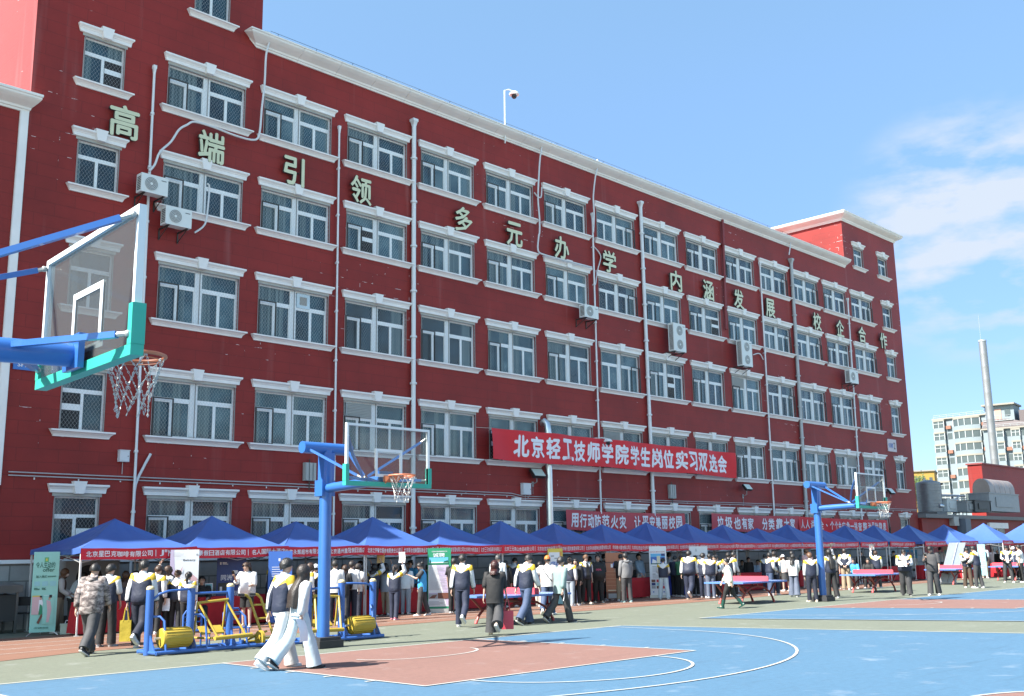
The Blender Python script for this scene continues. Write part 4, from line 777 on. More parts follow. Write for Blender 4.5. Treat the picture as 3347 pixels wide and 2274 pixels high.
# ================================================================== EXERCISE MACHINES
eqb = mat('equipment_blue', (.034, .11, .36), .4, var=.12, Coat_Weight=.2); eqy = mat('equipment_yellow', (.42, .29, .035), .45, var=.12); cream = mat('cap_cream', (.55, .45, .25), .6)
def machine(ox, oy, mir, label, full=True):
    t = thing('exercise_machine', (ox, oy, 0), label, 'exercise machine', 'blue and yellow exercise machines'); s = mir
    X = lambda pts: [(p[0]*s, p[1], p[2]) for p in pts]
    def O(b, n, m, par=t, sm=True): return b.obj(n, m, par, smooth=sm, world=False)
    for x in (0, .86, 1.72):
        b = MB(); b.tube([(x*s, 0, 0), (x*s, 0, 1.22)], .075, 16); p = O(b, 'post', eqb); b = MB(); b.sphere((x*s, 0, 1.22), .079, 7, sz=(1, 1, .75)); O(b, 'cap', cream, p)
        b = MB(); b.loft([[(x*s-.012, -.32, .03), (x*s+.012, -.32, .03), (x*s+.012, -.07, .03), (x*s-.012, -.07, .03)], [(x*s-.012, -.09, .36), (x*s+.012, -.09, .36), (x*s+.012, -.07, .36), (x*s-.012, -.07, .36)]]); O(b, 'gusset', eqb, sm=False)
    for y in (-.36, .36):
        b = MB(); b.tube(X([(-.02, y, .05), (2.5, y, .05)]), .038, 10); O(b, 'ground_rail', eqb)
    b = MB()
    for x in (0, .86, 1.72, 2.42): b.tube(X([(x, -.36, .05), (x, .36, .05)]), .034, 8)
    O(b, 'ground_tie', eqb)
    b = MB(); b.tube(X([(.05, -.02, 1.02), (.14, -.10, 1.12), (.30, -.14, 1.17), (.66, -.12, 1.19), (.80, -.05, 1.19), (.84, 0, 1.15)]), .024, 8); O(b, 'hand_rail', eqb)
    b = MB(); b.tube(X([(.86, 0, 1.10), (1.72, 0, 1.10)]), .024, 8); O(b, 'hand_rail', eqb)
    for x in (.06, .92, 1.80):
        b = MB(); b.tube(X([(x, -.03, .70), (x+.10, -.12, .70), (x+.14, -.22, .62), (x+.14, -.33, .06)]), .022, 8); O(b, 'side_loop', eqb)
    # roller drum between the first two posts
    b = MB(); b.tube(X([(.16, -.16, .30), (.18, -.16, .30), (.74, -.16, .30), (.76, -.16, .30)]), [.17, .185, .185, .17], 26)
    for k in range(20):
        a = k*PI/10; b.box(min(.2*s, .72*s), max(.2*s, .72*s), -.16+.188*math.cos(a)-.006, -.16+.188*math.cos(a)+.006, .30+.188*math.sin(a)-.006, .30+.188*math.sin(a)+.006)
    dr = O(b, 'roller', eqy); b = MB(); b.tube(X([(.05, -.16, .30), (.85, -.16, .30)]), .025, 8); O(b, 'axle', steel, dr)
    # swinging yellow frame with foot plates between the next two posts
    b = MB(); x0, x1 = .98, 1.60
    b.tube(X([(x0, -.06, .92), (x1+.04, -.06, .96)]), .026, 8)
    for x in (x0, x1):
        b.tube(X([(x, -.06, .93), (x+.22, -.46, .27)]), .022, 8); b.tube(X([(x, -.04, .93), (x, .06, .30)]), .02, 8); b.tube(X([(x+.05, .20, .24), (x+.22, -.46, .25)]), .022, 8)
    b.tube(X([(x0+.16, -.46, .25), (x1+.36, -.46, .27)]), .042, 10); O(b, 'swing_frame', eqy)
    for x in (x0+.12, x0+.42):
        b = MB(); xs = sorted((x*s, (x+.2)*s)); b.add([(xs[0], -.02, .33), (xs[1], -.02, .33), (xs[1], .13, .46), (xs[0], .13, .46), (xs[0], -.02, .30), (xs[1], -.02, .30), (xs[1], .15, .44), (xs[0], .15, .44)], [(0, 1, 2, 3), (7, 6, 5, 4), (0, 4, 5, 1), (1, 5, 6, 2), (2, 6, 7, 3), (3, 7, 4, 0)]); O(b, 'foot_plate', eqy, sm=False)
    # slatted seat frames at the back
    for x in (1.05, 1.95) if full else (1.05,):
        b = MB(); y = .62
        b.tube(X([(x, y, 0), (x, y, .66), (x+.06, y, .74), (x+.34, y, .74), (x+.40, y, .66), (x+.40, y, 0)]), .02, 8)
        for z in (.52, .62): b.tube(X([(x, y, z), (x+.4, y, z)]), .015, 6)
        for k in range(4): b.tube(X([(x, y-.09*k, .36), (x+.40, y-.09*k, .36)]), .015, 6)
        for xx in (x, x+.4): b.tube(X([(xx, y, .36), (xx, y-.34, .36), (xx, y-.34, .05)]), .017, 6)
        O(b, 'seat_frame', eqb)
    return t
machine(9.86, -10.15, 1, 'blue and yellow exercise machine left of the middle hoop, behind the walking couple')
machine(15.05, -10.35, -1, 'blue and yellow exercise machine just right of the middle hoop post', False)
t = thing('exercise_trolley', (12.35, -10.35, 0), 'yellow two wheeled exercise trolley between the two machines', 'exercise machine')
for s in (-1, 1):
    b = MB(); b.tube([(s*.13, -.02, .19), (s*.13-.10, .18, .72), (s*.13-.16, .24, .95), (s*.13-.24, .24, 1.02), (s*.13-.30, .24, 1.03)], .026, 10); hd = b.obj('handle_bar', eqy, t, smooth=True, world=False)
    b = MB(); b.tube([(s*.13-.30, .24, 1.03), (s*.13-.44, .24, 1.035)], .028, 8); b.obj('grip', rub, hd, smooth=True, world=False)
    b = MB(); b.tube([(s*.2-.03, -.04, .17), (s*.2+.03, -.04, .17)], [.155, .155], 22); b.tube([(s*.2-.045, -.04, .17), (s*.2+.045, -.04, .17)], .06, 12); b.obj('wheel', eqy, t, smooth=True, world=False)
b = MB()
for z, y in ((.55, .11), (.82, .2)): b.tube([(-.22, y, z), (.10, y, z)], .02, 8)
b.tube([(-.28, -.04, .17), (.28, -.04, .17)], .022, 8); b.tube([(-.13, .02, .30), (-.42, .25, .10)], .02, 8); b.tube([(.0, .02, .30), (-.42, .25, .10)], .02, 8); b.tube([(-.42, .25, .1), (.1, .25, .1)], .022, 8); b.obj('frame', eqy, t, smooth=True, world=False)
b = MB(); b.tube([(-.44, .25, 0), (-.44, .25, .14)], .045, 10); b.tube([(-.9, .25, .05), (.6, .25, .05)], .036, 8); b.tube([(.3, -.1, .05), (.3, .4, .05)], .036, 8); b.obj('ground_rail', eqb, t, smooth=True, world=False)
# ================================================================== STANDING POSTERS
def pc(name, col): return mat('print_'+name, col, .45, var=.06, scale=6)
PCOL = dict(mint=(.30, .60, .52), white=(.74, .74, .76), green=(.02, .24, .12), dgreen=(.01, .10, .06), navy=(.022, .04, .17), blue=(.05, .14, .46), pink=(.62, .40, .42), lav=(.50, .42, .56), red=(.5, .03, .05), orange=(.60, .28, .05), yel=(.66, .50, .08), terr=(.40, .15, .08), black=(.02, .02, .025), grey=(.33, .34, .36), sky=(.12, .42, .70), peach=(.66, .40, .24), skin=(.5, .3, .22), lgreen=(.12, .42, .16), brown=(.16, .06, .04), cyan=(.28, .55, .58), cream=(.66, .60, .44))
def poster(xl, xr, yt, yb, base, label, back, items, rz=0, lift=.10, stand='x', edge=None):
    p = G('S', (xl+xr)/2, base) if base != 'front' else F('S', (xl+xr)/2, yb, -4.2); p.z = 0; d = (p-CAM); d.z = 0; dist = (p-CAM).dot(_fw)
    zt = top_z(p, 'S', (xl+xr)/2, yt); zb = max(top_z(p, 'S', (xl+xr)/2, yb), .03); w_ = (xr-xl)*dist/FPX
    yaw = math.atan2(d.y, d.x)-PI/2+rad(rz)
    t = thing('standing_poster', p, label, 'poster', None, yaw)
    pa = MB(); pa.box(-w_/2, w_/2, -.006, .006, zb, zt); po = pa.obj('panel', pc(back, PCOL[back]), t, world=False)
    b = MB(); ms = []; lay = 0; tot = len(items)
    for it in items:
        if it[0] == 'f': cn = it[5]
        elif it[0] == 't': cn = it[6]
        else: cn = it[4]
        if cn not in ms: ms.append(cn)
        k = ms.index(cn); y = -.0075-.0012*lay; lay += 1
        X = lambda u: -w_/2+u*w_
        Zf = lambda v: zb+v*(zt-zb)
        if it[0] == 'f': _, u0, u1, v0, v1, _c = it; b.quad((X(u0), y, Zf(v0)), (X(u1), y, Zf(v0)), (X(u1), y, Zf(v1)), (X(u0), y, Zf(v1)), k)
        elif it[0] == 't': _, s, u, v, ww, hh, _c = it; write(b, s, (X(u), y, Zf(v)), (1, 0, 0), (0, 0, 1), ww*w_, hh*(zt-zb), k)
        else: b.add([(X(u), y, Zf(v)) for u, v in it[1:4][0]], [tuple(range(len(it[1])))], k)
    if items: b.obj('print', [pc(c, PCOL[c]) for c in ms], po, world=False)
    b = MB(); sm = mat('stand_metal', (.5, .5, .5), .4, metal=.6)
    if stand == 'x':
        b.tube([(-w_/2+.05, -.02, zb), (-w_/2-.06, -.14, 0)], .012, 6); b.tube([(w_/2-.05, -.02, zb), (w_/2+.06, -.14, 0)], .012, 6); b.tube([(0, .03, zt*.55), (0, .5, 0)], .012, 6); b.tube([(-w_/2+.02, .03, zt-.02), (w_/2-.02, .03, zb+.02)], .008, 5); b.tube([(w_/2-.02, .035, zt-.02), (-w_/2+.02, .035, zb+.02)], .008, 5)
    elif stand == 'base': b.box(-w_/2-.02, w_/2+.02, -.09, .09, 0, max(zb, .08)); b.box(-.02, .02, .012, .035, .08, zt)
    else: b.box(-w_/2, w_/2, .008, .03, 0, zt)
    b.obj('stand', sm, t, world=False)
    return t
def lines(u0, u1, v0, v1, n, c, h=.006, seed=1):
    r = random.Random(seed); return [('f', u0, u0+(u1-u0)*r.uniform(.5, 1), v1-(v1-v0)*i/n-h, v1-(v1-v0)*i/n, c) for i in range(n)]
poster(97, 176, 1803, 2066, 2076, 'tall mint green poster on a stand with handwritten writing, at the far left', 'mint', [('f', .42, .58, .87, .93, 'lgreen'), ('f', .47, .53, .885, .915, 'yel'), ('t', '令人生动的', .47, .835, .74, .075, 'dgreen'), ('t', 'offer', .60, .775, .45, .05, 'dgreen'), ('t', '加入我们', .34, .69, .42, .032, 'dgreen'), ('t', '星级咖啡师', .74, .69, .3, .02, 'dgreen'),
    ('f', .08, .30, .57, .63, 'cyan'), ('f', .38, .60, .57, .63, 'cyan'), ('f', .68, .92, .57, .63, 'cyan')] + lines(.08, .32, .52, .55, 3, 'dgreen') + lines(.38, .62, .52, .55, 3, 'dgreen', seed=4) + [('f', .04, .36, .22, .44, 'pink'), ('f', .04, .36, .44, .455, 'yel'), ('f', .46, .88, .1, .455, 'mint'), ('f', .46, .88, .453, .457, 'white'),
    ('p', [(.30, .26), (.42, .26), (.46, .36), (.42, .41), (.30, .40)], 0, 0, 'white'), ('p', [(.31, .22), (.47, .21), (.43, .33), (.34, .35)], 0, 0, 'green'), ('p', [(.26, .12), (.34, .10), (.47, .20), (.42, .23)], 0, 0, 'brown'), ('f', .33, .40, .40, .44, 'skin'), ('f', .32, .41, .43, .45, 'black'),
    ('p', [(.58, .40), (.74, .38), (.80, .28), (.72, .12), (.62, .12), (.64, .26)], 0, 0, 'pink'), ('f', .66, .74, .40, .435, 'skin'), ('f', .68, .79, .425, .46, 'black'), ('t', '扫码了解更多岗位信息', .45, .055, .55, .022, 'dgreen')], rz=4)
poster(549, 640, 1796, 2045, 'front', 'white and pink bakery poster with cake pictures behind students', 'white', [('p', [(0, 0), (.0, 1), (.12, 1), (.3, .0)], 0, 0, 'lav'), ('t', 'Bakery', .66, .86, .42, .03, 'black'), ('f', .9, .96, .92, .945, 'grey'), ('p', [(.42, .52), (.62, .48), (.80, .40), (.76, .30), (.5, .34), (.40, .44)], 0, 0, 'orange'), ('p', [(.2, .66), (.34, .62), (.46, .52), (.36, .48), (.22, .55)], 0, 0, 'peach'),
    ('p', [(.52, .60), (.74, .56), (.96, .62), (.76, .68)], 0, 0, 'pink'), ('p', [(.52, .60), (.74, .56), (.74, .50), (.52, .54)], 0, 0, 'cream'), ('p', [(.74, .56), (.96, .62), (.96, .55), (.74, .50)], 0, 0, 'pink'), ('p', [(.52, .57), (.74, .53), (.74, .52), (.52, .56)], 0, 0, 'red'), ('p', [(.36, .72), (.44, .78), (.40, .68)], 0, 0, 'pink')] + lines(.1, .5, .9, .96, 4, 'grey', .003), stand='base')
poster(617, 697, 1950, 2036, 2040, 'pale pink table front poster with green cursive writing under the second tent', 'lav', [('f', .0, 1, .0, .55, 'pink'), ('t', 'Holiday Inn', .5, .82, .86, .18, 'dgreen'), ('t', 'IHG 旗下酒店', .5, .56, .6, .09, 'black'), ('t', '北京通州', .5, .32, .4, .07, 'grey')] + lines(.2, .8, .1, .25, 3, 'grey', .01), stand='flat')
poster(704, 797, 1824, 2036, 2042, 'navy poster with large white characters beside the masked woman', 'navy', [('f', 0, 1, 0, .36, 'lav'), ('t', '同洲', .34, .70, .38, .085, 'white'), ('t', '无际', .58, .45, .38, .085, 'white'), ('f', .10, .15, .90, .94, 'white'), ('f', .19, .33, .92, .935, 'white'), ('f', .19, .38, .905, .912, 'white'), ('f', .56, .72, .76, .81, 'white'), ('f', .74, .98, .60, .78, 'brown'), ('f', .06, .44, .48, .62, 'black'), ('p', [(.12, .48), (.2, .48), (.2, .56), (.12, .56)], 0, 0, 'white'), ('f', .60, .98, .62, .68, 'brown'), ('f', .34, .98, .27, .36, 'black'), ('f', .5, .66, .28, .34, 'peach'), ('f', .7, .8, .28, .35, 'grey')] + lines(.36, .9, .05, .22, 6, 'grey', .008), stand='x')
poster(873, 950, 1801, 2040, 'front', 'plain bright blue poster behind the walking couple', 'blue', [('f', .42, .5, .86, .90, 'white'), ('f', .1, .9, .3, .6, 'navy')] + lines(.15, .8, .62, .78, 5, 'white', .008))
poster(1398, 1475, 1791, 1989, 'front', 'white poster with a green frame and slanted green heading with white characters', 'green', [('f', .03, .90, .035, .72, 'white'), ('p', [(.36, .72), (.90, .72), (.90, .05), (.80, .05)], 0, 0, 'lav'), ('t', '北京首农食品集团有限公司', .5, .945, .66, .022, 'white'), ('t', '诚聘', .48, .885, .5, .07, 'white'), ('f', .06, .88, .745, .845, 'sky'), ('f', .06, .88, .745, .77, 'white'), ('p', [(.08, .76), (.16, .76), (.12, .82)], 0, 0, 'dgreen'), ('p', [(.66, .76), (.88, .76), (.86, .80), (.72, .785)], 0, 0, 'dgreen'), ('f', .06, .88, .742, .755, 'green'), ('f', .04, .42, .165, .26, 'grey'), ('f', .43, .88, .165, .26, 'brown'), ('f', .04, .42, .24, .26, 'lav'), ('p', [(.05, .17), (.3, .17), (.4, .23), (.2, .22)], 0, 0, 'brown')] + lines(.06, .86, .30, .70, 24, 'grey', .005, 3) + lines(.06, .8, .05, .12, 4, 'grey', .006), stand='base')
poster(1794, 1843, 1792, 1985, 'front', 'yellow and orange topped poster behind the person in the orange cap', 'yel', [('f', .08, .92, .55, .93, 'white'), ('f', .80, .94, .86, .95, 'orange'), ('t', '诚聘英才', .5, .72, .66, .09, 'blue'), ('f', .2, .42, .85, .875, 'grey'), ('f', .45, .7, .81, .83, 'grey'), ('f', .0, 1, 0, .52, 'cyan')] + lines(.1, .9, .1, .5, 10, 'white', .012))
poster(1983, 2040, 1806, 1958, 1964, 'terracotta poster with a running track picture behind the men in dark clothes', 'terr', [('f', 0, 1, .0, .16, 'brown'), ('f', .12, .7, .02, .12, 'grey'), ('f', .3, .42, .68, .76, 'white'), ('f', .44, .6, .66, .78, 'blue'), ('f', .0, 1, .78, .80, 'brown'), ('f', .62, .9, .7, .8, 'navy'), ('f', .1, .9, .18, .20, 'cream')] + lines(0, 1, .22, .6, 5, 'peach', .004))
poster(2127, 2183, 1785, 1944, 'front', 'white poster with a blue building picture and small photo grid', 'white', [('t', '北京安徽大厦有限公司诚聘', .48, .885, .85, .022, 'red'), ('f', .08, .92, .63, .85, 'blue'), ('f', .08, .92, .78, .85, 'sky'), ('p', [(.15, .65), (.2, .74), (.42, .70), (.42, .65)], 0, 0, 'white'), ('p', [(.44, .65), (.44, .80), (.64, .80), (.64, .65)], 0, 0, 'cream'), ('f', .70, .92, .80, .85, 'navy'), ('f', .08, .92, .63, .65, 'dgreen'), ('f', .16, .4, .57, .585, 'grey'), ('f', .16, .34, .42, .435, 'grey')] + [('f', .08+.29*i, .31+.29*i, .13+.065*j, .185+.065*j, ('grey', 'navy', 'brown', 'cyan', 'red', 'lav')[(i*2+j) % 6]) for i in range(3) for j in range(3)] + lines(.16, .9, .46, .55, 5, 'grey', .005) + lines(.16, .9, .33, .41, 5, 'grey', .005) + [('f', .15, .22, .05, .075, 'blue'), ('f', .75, .82, .05, .075, 'blue')], stand='base')
poster(2257, 2319, 1785, 1940, 'front', 'white poster with a thin round emblem behind a group of students', 'white', [('f', .38, .42, .90, .95, 'grey'), ('f', .34, .46, .895, .905, 'grey'), ('t', '北京红螺食品', .52, .80, .62, .03, 'black'), ('f', .24, .82, .72, .735, 'black'), ('f', .2, .8, .3, .6, 'lav'), ('f', .2, .8, .36, .40, 'grey')] + lines(.15, .85, .08, .28, 8, 'grey', .006), stand='base')
poster(2968, 3004, 1796, 1884, 1888, 'pale blue poster right behind the big student reading a sheet', 'white', [('f', 0, 1, .68, 1, 'sky'), ('f', .1, .6, .75, .9, 'lav'), ('f', .5, .9, .2, .3, 'black')] + lines(.1, .9, .32, .62, 7, 'grey', .008))
poster(3092, 3136, 1771, 1882, 1886, 'white poster with a colourful flower photo right of the man in a black shirt', 'white', [('f', .0, 1, .72, 1, 'cream'), ('f', .08, .95, .58, .76, 'cyan'), ('p', [(.1, .60), (.5, .58), (.9, .66), (.7, .74), (.3, .7)], 0, 0, 'yel'), ('p', [(.2, .60), (.4, .59), (.5, .64), (.3, .66)], 0, 0, 'lav'), ('p', [(.55, .62), (.8, .63), (.75, .69)], 0, 0, 'lgreen')] + lines(.1, .9, .15, .5, 9, 'lav', .006), stand='base')
poster(3205, 3228, 1778, 1880, 1890, 'pale blue narrow poster behind the man in a navy vest', 'cyan', lines(.1, .9, .2, .9, 12, 'white', .012))
# leaning roll-up stand seen from behind
pb = G('t8', 1260, 880); pt = G('t8', 1470, 340, 1.95); t = thing('leaning_poster_stand', pb, 'grey poster stand leaning sideways, seen from behind, by the fourth table tennis table', 'poster stand')
dv = V((pt.x-pb.x, pt.y-pb.y, 0)); sd = V((_R.x, _R.y, 0)).normalized()*.40; z1 = 1.95; n_ = V((-sd.y, sd.x, 0)).normalized()*.02; lean = sd*3.1+n_*18
b = MB(); b.loft([[-sd-n_, sd-n_, sd+n_, -sd+n_], [p+lean*.62+V((0, 0, z1)) for p in (-sd-n_, sd-n_, sd+n_, -sd+n_)]]); b.obj('panel', mat('panel_grey', (.42, .44, .47), .4, metal=.3), t, world=False)
b = MB(); q = sd*1.1; n2 = n_*5; b.loft([[-q-n2, q-n2, q+n2, -q+n2], [p+V((0, 0, .08)) for p in (-q-n2, q-n2, q+n2, -q+n2)]]); b.obj('base', mat('stand_metal', (.5, .5, .5)), t, world=False)
b = MB(); b.tube([V((0, 0, .05))-n_*1.6, lean*.62+V((0, 0, z1))-n_*1.6], .018, 6); b.obj('pole', M['stand_metal'], t, world=False)
# framed menus on the table, wall fan unit, grey bench, folding chair, white box
for k, (xa, xb) in enumerate(((637, 661), (666, 690))):
    p = G('S', (xa+xb)/2, 2046); zz = .78; yw = math.atan2(p.y-CAM.y, p.x-CAM.x)-PI/2; pp = V((p.x, p.y, zz)); t = thing('framed_menu', pp, ('left', 'right')[k]+' of two white framed menus standing on the table under the second tent', 'picture frame', 'white framed menus on a table', yw)
    b = MB(); b.box(-.10, .10, -.01, .01, 0, .34); b.obj('frame', bwhite, t, world=False); b = MB(); b.box(-.085, .085, -.013, -.0105, .02, .32); b.obj('sheet', pc('cyan', PCOL['cyan']), t, world=False)
    b = MB(); b.box(-.06, .06, .01, .06, 0, .02); b.obj('foot', bwhite, t, world=False)
t = thing('fan_unit', (12.9, -.6, .35), 'large grey cooling unit with a round black fan standing under the first tent', 'air conditioner')
b = MB(); b.box(-.75, .75, -.28, .3, 0, 1.42); b.obj('case', mat('unit_grey', (.30, .31, .32), .5), t, world=False); b = MB(); b.disc((-.1, -.283, .95), .36, (0, -1, 0), .012, 28, 0); b.disc((-.1, -.297, .95), .08, (0, -1, 0), .012, 14, 1); b.obj('fan', [rub, gbox], t, smooth=True, world=False)
b = MB(); b.box(-.7, -.6, -.25, .28, -.35, 0); b.box(.6, .7, -.25, .28, -.35, 0); b.obj('foot', dark, t, world=False)
t = thing('steel_counter', (9.9, -1.0, 0), 'grey steel counter against the stone base at the far left', 'counter'); stl = mat('counter_steel', (.20, .21, .21), .35, metal=.7)
b = MB(); b.loft([[(-1.5, -.35, 1.0), (1.0, -.35, 1.0), (1.0, .6, 1.08), (-1.5, .6, 1.08)], [(-1.5, -.35, 1.18), (1.0, -.35, 1.18), (1.0, .6, 1.26), (-1.5, .6, 1.26)]]); b.obj('top', stl, t, world=False)
for x in (-1.35, -.1, .9): b = MB(); b.box(x-.03, x+.03, -.28, -.22, 0, 1.0); b.box(x-.03, x+.03, .5, .56, 0, 1.05); b.obj('leg', stl, t, world=False)
b = MB(); b.box(-1.4, .9, -.26, .52, .3, .95); b.obj('cabinet', mat('counter_dark', (.05, .05, .05), .6), t, world=False)
p = G('t1', 220, 935); t = thing('folding_chair', p, 'black folding chair at the far left behind the mint poster', 'chair', None, rad(-20))
b = MB()
for s in (-1, 1): b.tube([(s*.21, .25, 0), (s*.21, -.10, .48), (s*.21, -.22, .88)], .014, 6); b.tube([(s*.19, -.28, 0), (s*.19, .2, .46)], .014, 6)
b.obj('frame', rub, t, world=False); b = MB(); b.box(-.2, .2, -.16, .22, .45, .48); b.obj('seat', rub, t, world=False); b = MB(); b.box(-.2, .2, -.235, -.205, .66, .88); b.obj('backrest', rub, t, world=False)
p = G('t1', 690, 955); t = thing('storage_box', p, 'small pale green box on the track behind the man in a camouflage jacket', 'box', None, rad(-25)); b = MB(); b.box(-.2, .2, -.14, .14, 0, .22); b.box(-.21, .21, -.15, .15, .22, .25); b.obj('body', mat('box_pale', (.45, .50, .40), .5), t, world=False)
b = MB(); b.tube([(-.1, 0, .25), (-.08, 0, .32), (.08, 0, .32), (.1, 0, .25)], .012, 6); b.obj('handle', bwhite, t, world=False)
# ================================================================== BEYOND THE BUILDING, RIGHT
def prj(r, dist): d = ray(*Z('r', *r)); return CAM+d*(dist/d.dot(_fw))
def box_thing(root, name, x0, x1, y0, y1, z0, z1, m): b = MB(); b.box(x0, x1, y0, y1, z0, z1); return b.obj(name, m, root)
# low red plant building
Ya = -.2; pa_ = F('r', 125, 1350, Ya); pb_ = F('r', 880, 1335, Ya); zr_ = pa_.z
ann = thing('plant_building', (85, 6, 0), 'low dark red flat roofed building with machinery on it, right of the long building', 'building')
b = MB(); b.box(67.6, pb_.x+14, Ya, 24, -.05, zr_-.25); b.obj('wall', RED, ann); b = MB(); b.box(67.6, pb_.x+14.5, Ya-.3, 24.5, zr_-.249, zr_); b.obj('roof_slab', mat('slab_grey', (.18, .18, .18), .8, var=.2), ann)
b = MB(); q = F('r', 490, 1400, Ya-.6); b.box(q.x-.45, q.x+.45, Ya-.6, Ya-.01, 0, zr_-.26); b.obj('column', mat('column_bluegrey', (.12, .15, .19), .6), ann)
b = MB(); q = F('r', 400, 1405, Ya-.3); b.box(q.x-.4, q.x+.4, Ya-.35, Ya-.01, q.z-.3, q.z+.3); b.obj('wall_cabinet', gbx2, ann)
q0 = F('r', 700, 1500, Ya); 
for dx in (0, 7):
    b = MB(); b.box(q0.x+dx-1.5, q0.x+dx+1.5, Ya-.05, Ya+.01, 1, 3.0); wo = b.obj('window', GL, ann); b = MB(); b.box(q0.x+dx-1.8, q0.x+dx+1.8, Ya-.25, Ya-.051, 3.0, 3.4); b.box(q0.x+dx-.06, q0.x+dx+.06, Ya-.08, Ya-.051, 1, 3.0); b.obj('hood', trim, wo)
# taller red block behind
Yb = 2.4; c0 = F('r', 588, 985, Yb); e0 = F('r', 902, 1025, Yb)
blk = thing('red_block', (c0.x+8, Yb+2, 0), 'plain red block with a sunlit left side behind the roof machinery', 'building')
dl = ray(*Z('r', 484, 1000)); yl = CAM.y+dl.y*(c0.x-CAM.x)/dl.x; b = MB(); b.box(c0.x, c0.x+30, Yb, yl, zr_-.3, c0.z); b.obj('wall', RED, blk); b = MB(); b.box(c0.x-.1, c0.x+30.2, Yb-.1, yl+.1, c0.z, c0.z+.12); b.obj('coping', mat('coping_red', (.20, .04, .04)), blk)
# water tank
Yt = 1.8; tk = F('r', 213, 1330, Yt); wpx = 172*.44346*(tk-CAM).dot(_fw)/FPX/2; th = F('r', 213, 1110, Yt).z
tank = thing('water_tank', (tk.x, Yt, zr_), 'round galvanised water tank on the low roof right of the long building', 'tank'); tm = mat('galvanised', (.27, .28, .29), .5, metal=.45, var=.25)
b = MB(); rs = []; zs = []
H_ = th-zr_-.45
for i in range(9):
    for q, s in ((0, 1.0), (.42, 1.0), (.46, 1.02), (.50, 1.02), (.54, 1.0)): zs.append(.3+H_*(i+q)/9); rs.append(wpx*s)
b.tube([(0, 0, z) for z in zs]+[(0, 0, .3+H_), (0, 0, .34+H_), (0, 0, .50+H_)], rs+[wpx, wpx*.97, wpx*.3], 28); b.obj('shell', tm, tank, smooth=True, world=False, sharp=60)
b = MB(); b.box(-wpx*1.05, wpx*1.05, -wpx, wpx, 0, .28); b.obj('stand', mat('slab_grey', (.18, .18, .18)), tank, world=False)
b = MB(); b.sphere((-.2, -wpx-.02, .68), .16, 7); b.sphere((wpx*.75, -wpx*.75, .68), .14, 7); b.obj('valve', chrome, tank, smooth=True, world=False)
def plant(nm, r0, r1, Y, dep, label, m, cat='machine', extra=None):
    a = F('r', *r0, Y); c = F('r', *r1, Y); t = thing(nm, ((a.x+c.x)/2, Y, min(a.z, c.z)), label, cat)
    b = MB(); b.box(min(a.x, c.x), max(a.x, c.x), Y, Y+dep, max(zr_+.02, min(a.z, c.z)), max(a.z, c.z)); b.obj('case', m, t)
    b = MB(); x0, x1, z0, z1 = min(a.x, c.x), max(a.x, c.x), max(zr_+.02, min(a.z, c.z)), max(a.z, c.z); b.box(x0+.2*(x1-x0), x0+.8*(x1-x0), Y-.06, Y-.002, z0+.25*(z1-z0), z0+.8*(z1-z0)); b.box(x0-.05, x1+.05, Y-.05, Y+dep+.05, z1, z1+.07); b.obj('panel', m, t); return t, x0, x1, z0, z1
hv, x0, x1, z0, z1 = plant('ventilation_unit', (655, 1330), (860, 1215), .3, 1.5, 'big galvanised ventilation box with a curved rusty duct on top', mat('unit_galv', (.27, .29, .31), .5, metal=.4, var=.2))
rust = mat('rusty_duct', (.36, .30, .27), .5, metal=.5, var=.45, scale=.7); b = MB(); w0 = (x1-x0); pr = []
for k in range(5):
    a0 = x0+.1*w0+k*w0*.17; rr = (F('r', 700, 1100, .5).z-z1)
    ring = [(a0, .4, z1+.07)]+[(a0, .4+.65-.65*math.cos(PI*j/10), z1+.07+rr*math.sin(PI*j/10)**.7) for j in range(1, 10)]+[(a0, 1.7, z1+.07)]
    r2 = [(q[0]+w0*.16, q[1], q[2]) for q in ring]; b.loft([ring, r2])
b.obj('curved_duct', rust, hv, smooth=True, sharp=50)
plant('roof_box', (545, 1335), (655, 1262), .3, 1.2, 'black box machine on the low roof left of the ventilation box', mat('machine_black', (.03, .032, .035), .5))
plant('roof_box', (485, 1335), (545, 1265), .5, 1.2, 'grey machine with a pale front, right of the steel frame on the roof', mat('unit_mid', (.24, .25, .26), .5))
plant('roof_box', (340, 1333), (408, 1250), 1.2, 1, 'tall white cooling cabinet right of the water tank', mat('cabinet_white', (.52, .54, .54), .5))
plant('roof_box', (560, 1258), (612, 1234), 1.6, .6, 'small white box behind the black roof machine', M['cabinet_white'])
p0 = F('r', 440, 1330, 1.8); t = thing('pipe_frame', (p0.x, 1.8, zr_), 'light steel pipe frame on the roof between tank and black machine', 'frame'); b = MB()
for k in range(4): b.tube([(-1.2+k*.7, 0, 0), (-1.2+k*.7+.2, 0, 1.35)], .035, 6)
for z in (.3, .7, 1.3): b.tube([(-1.4, .05, z), (1.3, .05, z+.1)], .03, 6)
b.tube([(-1.2, 0, .1), (.9, 0, 1.3)], .03, 6); b.tube([(-2.6, .3, 1.55), (1.6, .3, 1.6)], .09, 6); b.tube([(-2.4, 0, .9), (.2, 0, 1.6)], .05, 6); b.obj('pipe', mat('pipe_steel', (.45, .45, .45), .4, metal=.5), t, world=False)
t = thing('roof_vent', tuple(F('r', 303, 1330, 1.5)), 'dark mushroom vent on a stem beside the water tank', 'vent'); b = MB(); hz_ = F('r', 303, 1125, 1.5).z-F('r', 303, 1330, 1.5).z; b.tube([(0, 0, 0), (0, 0, hz_-.15)], .05, 8); b.tube([(0, 0, hz_-.15), (0, 0, hz_-.05), (0, 0, hz_)], [.13, .19, .08], 12); b.obj('stem', dark, t, smooth=True, world=False)
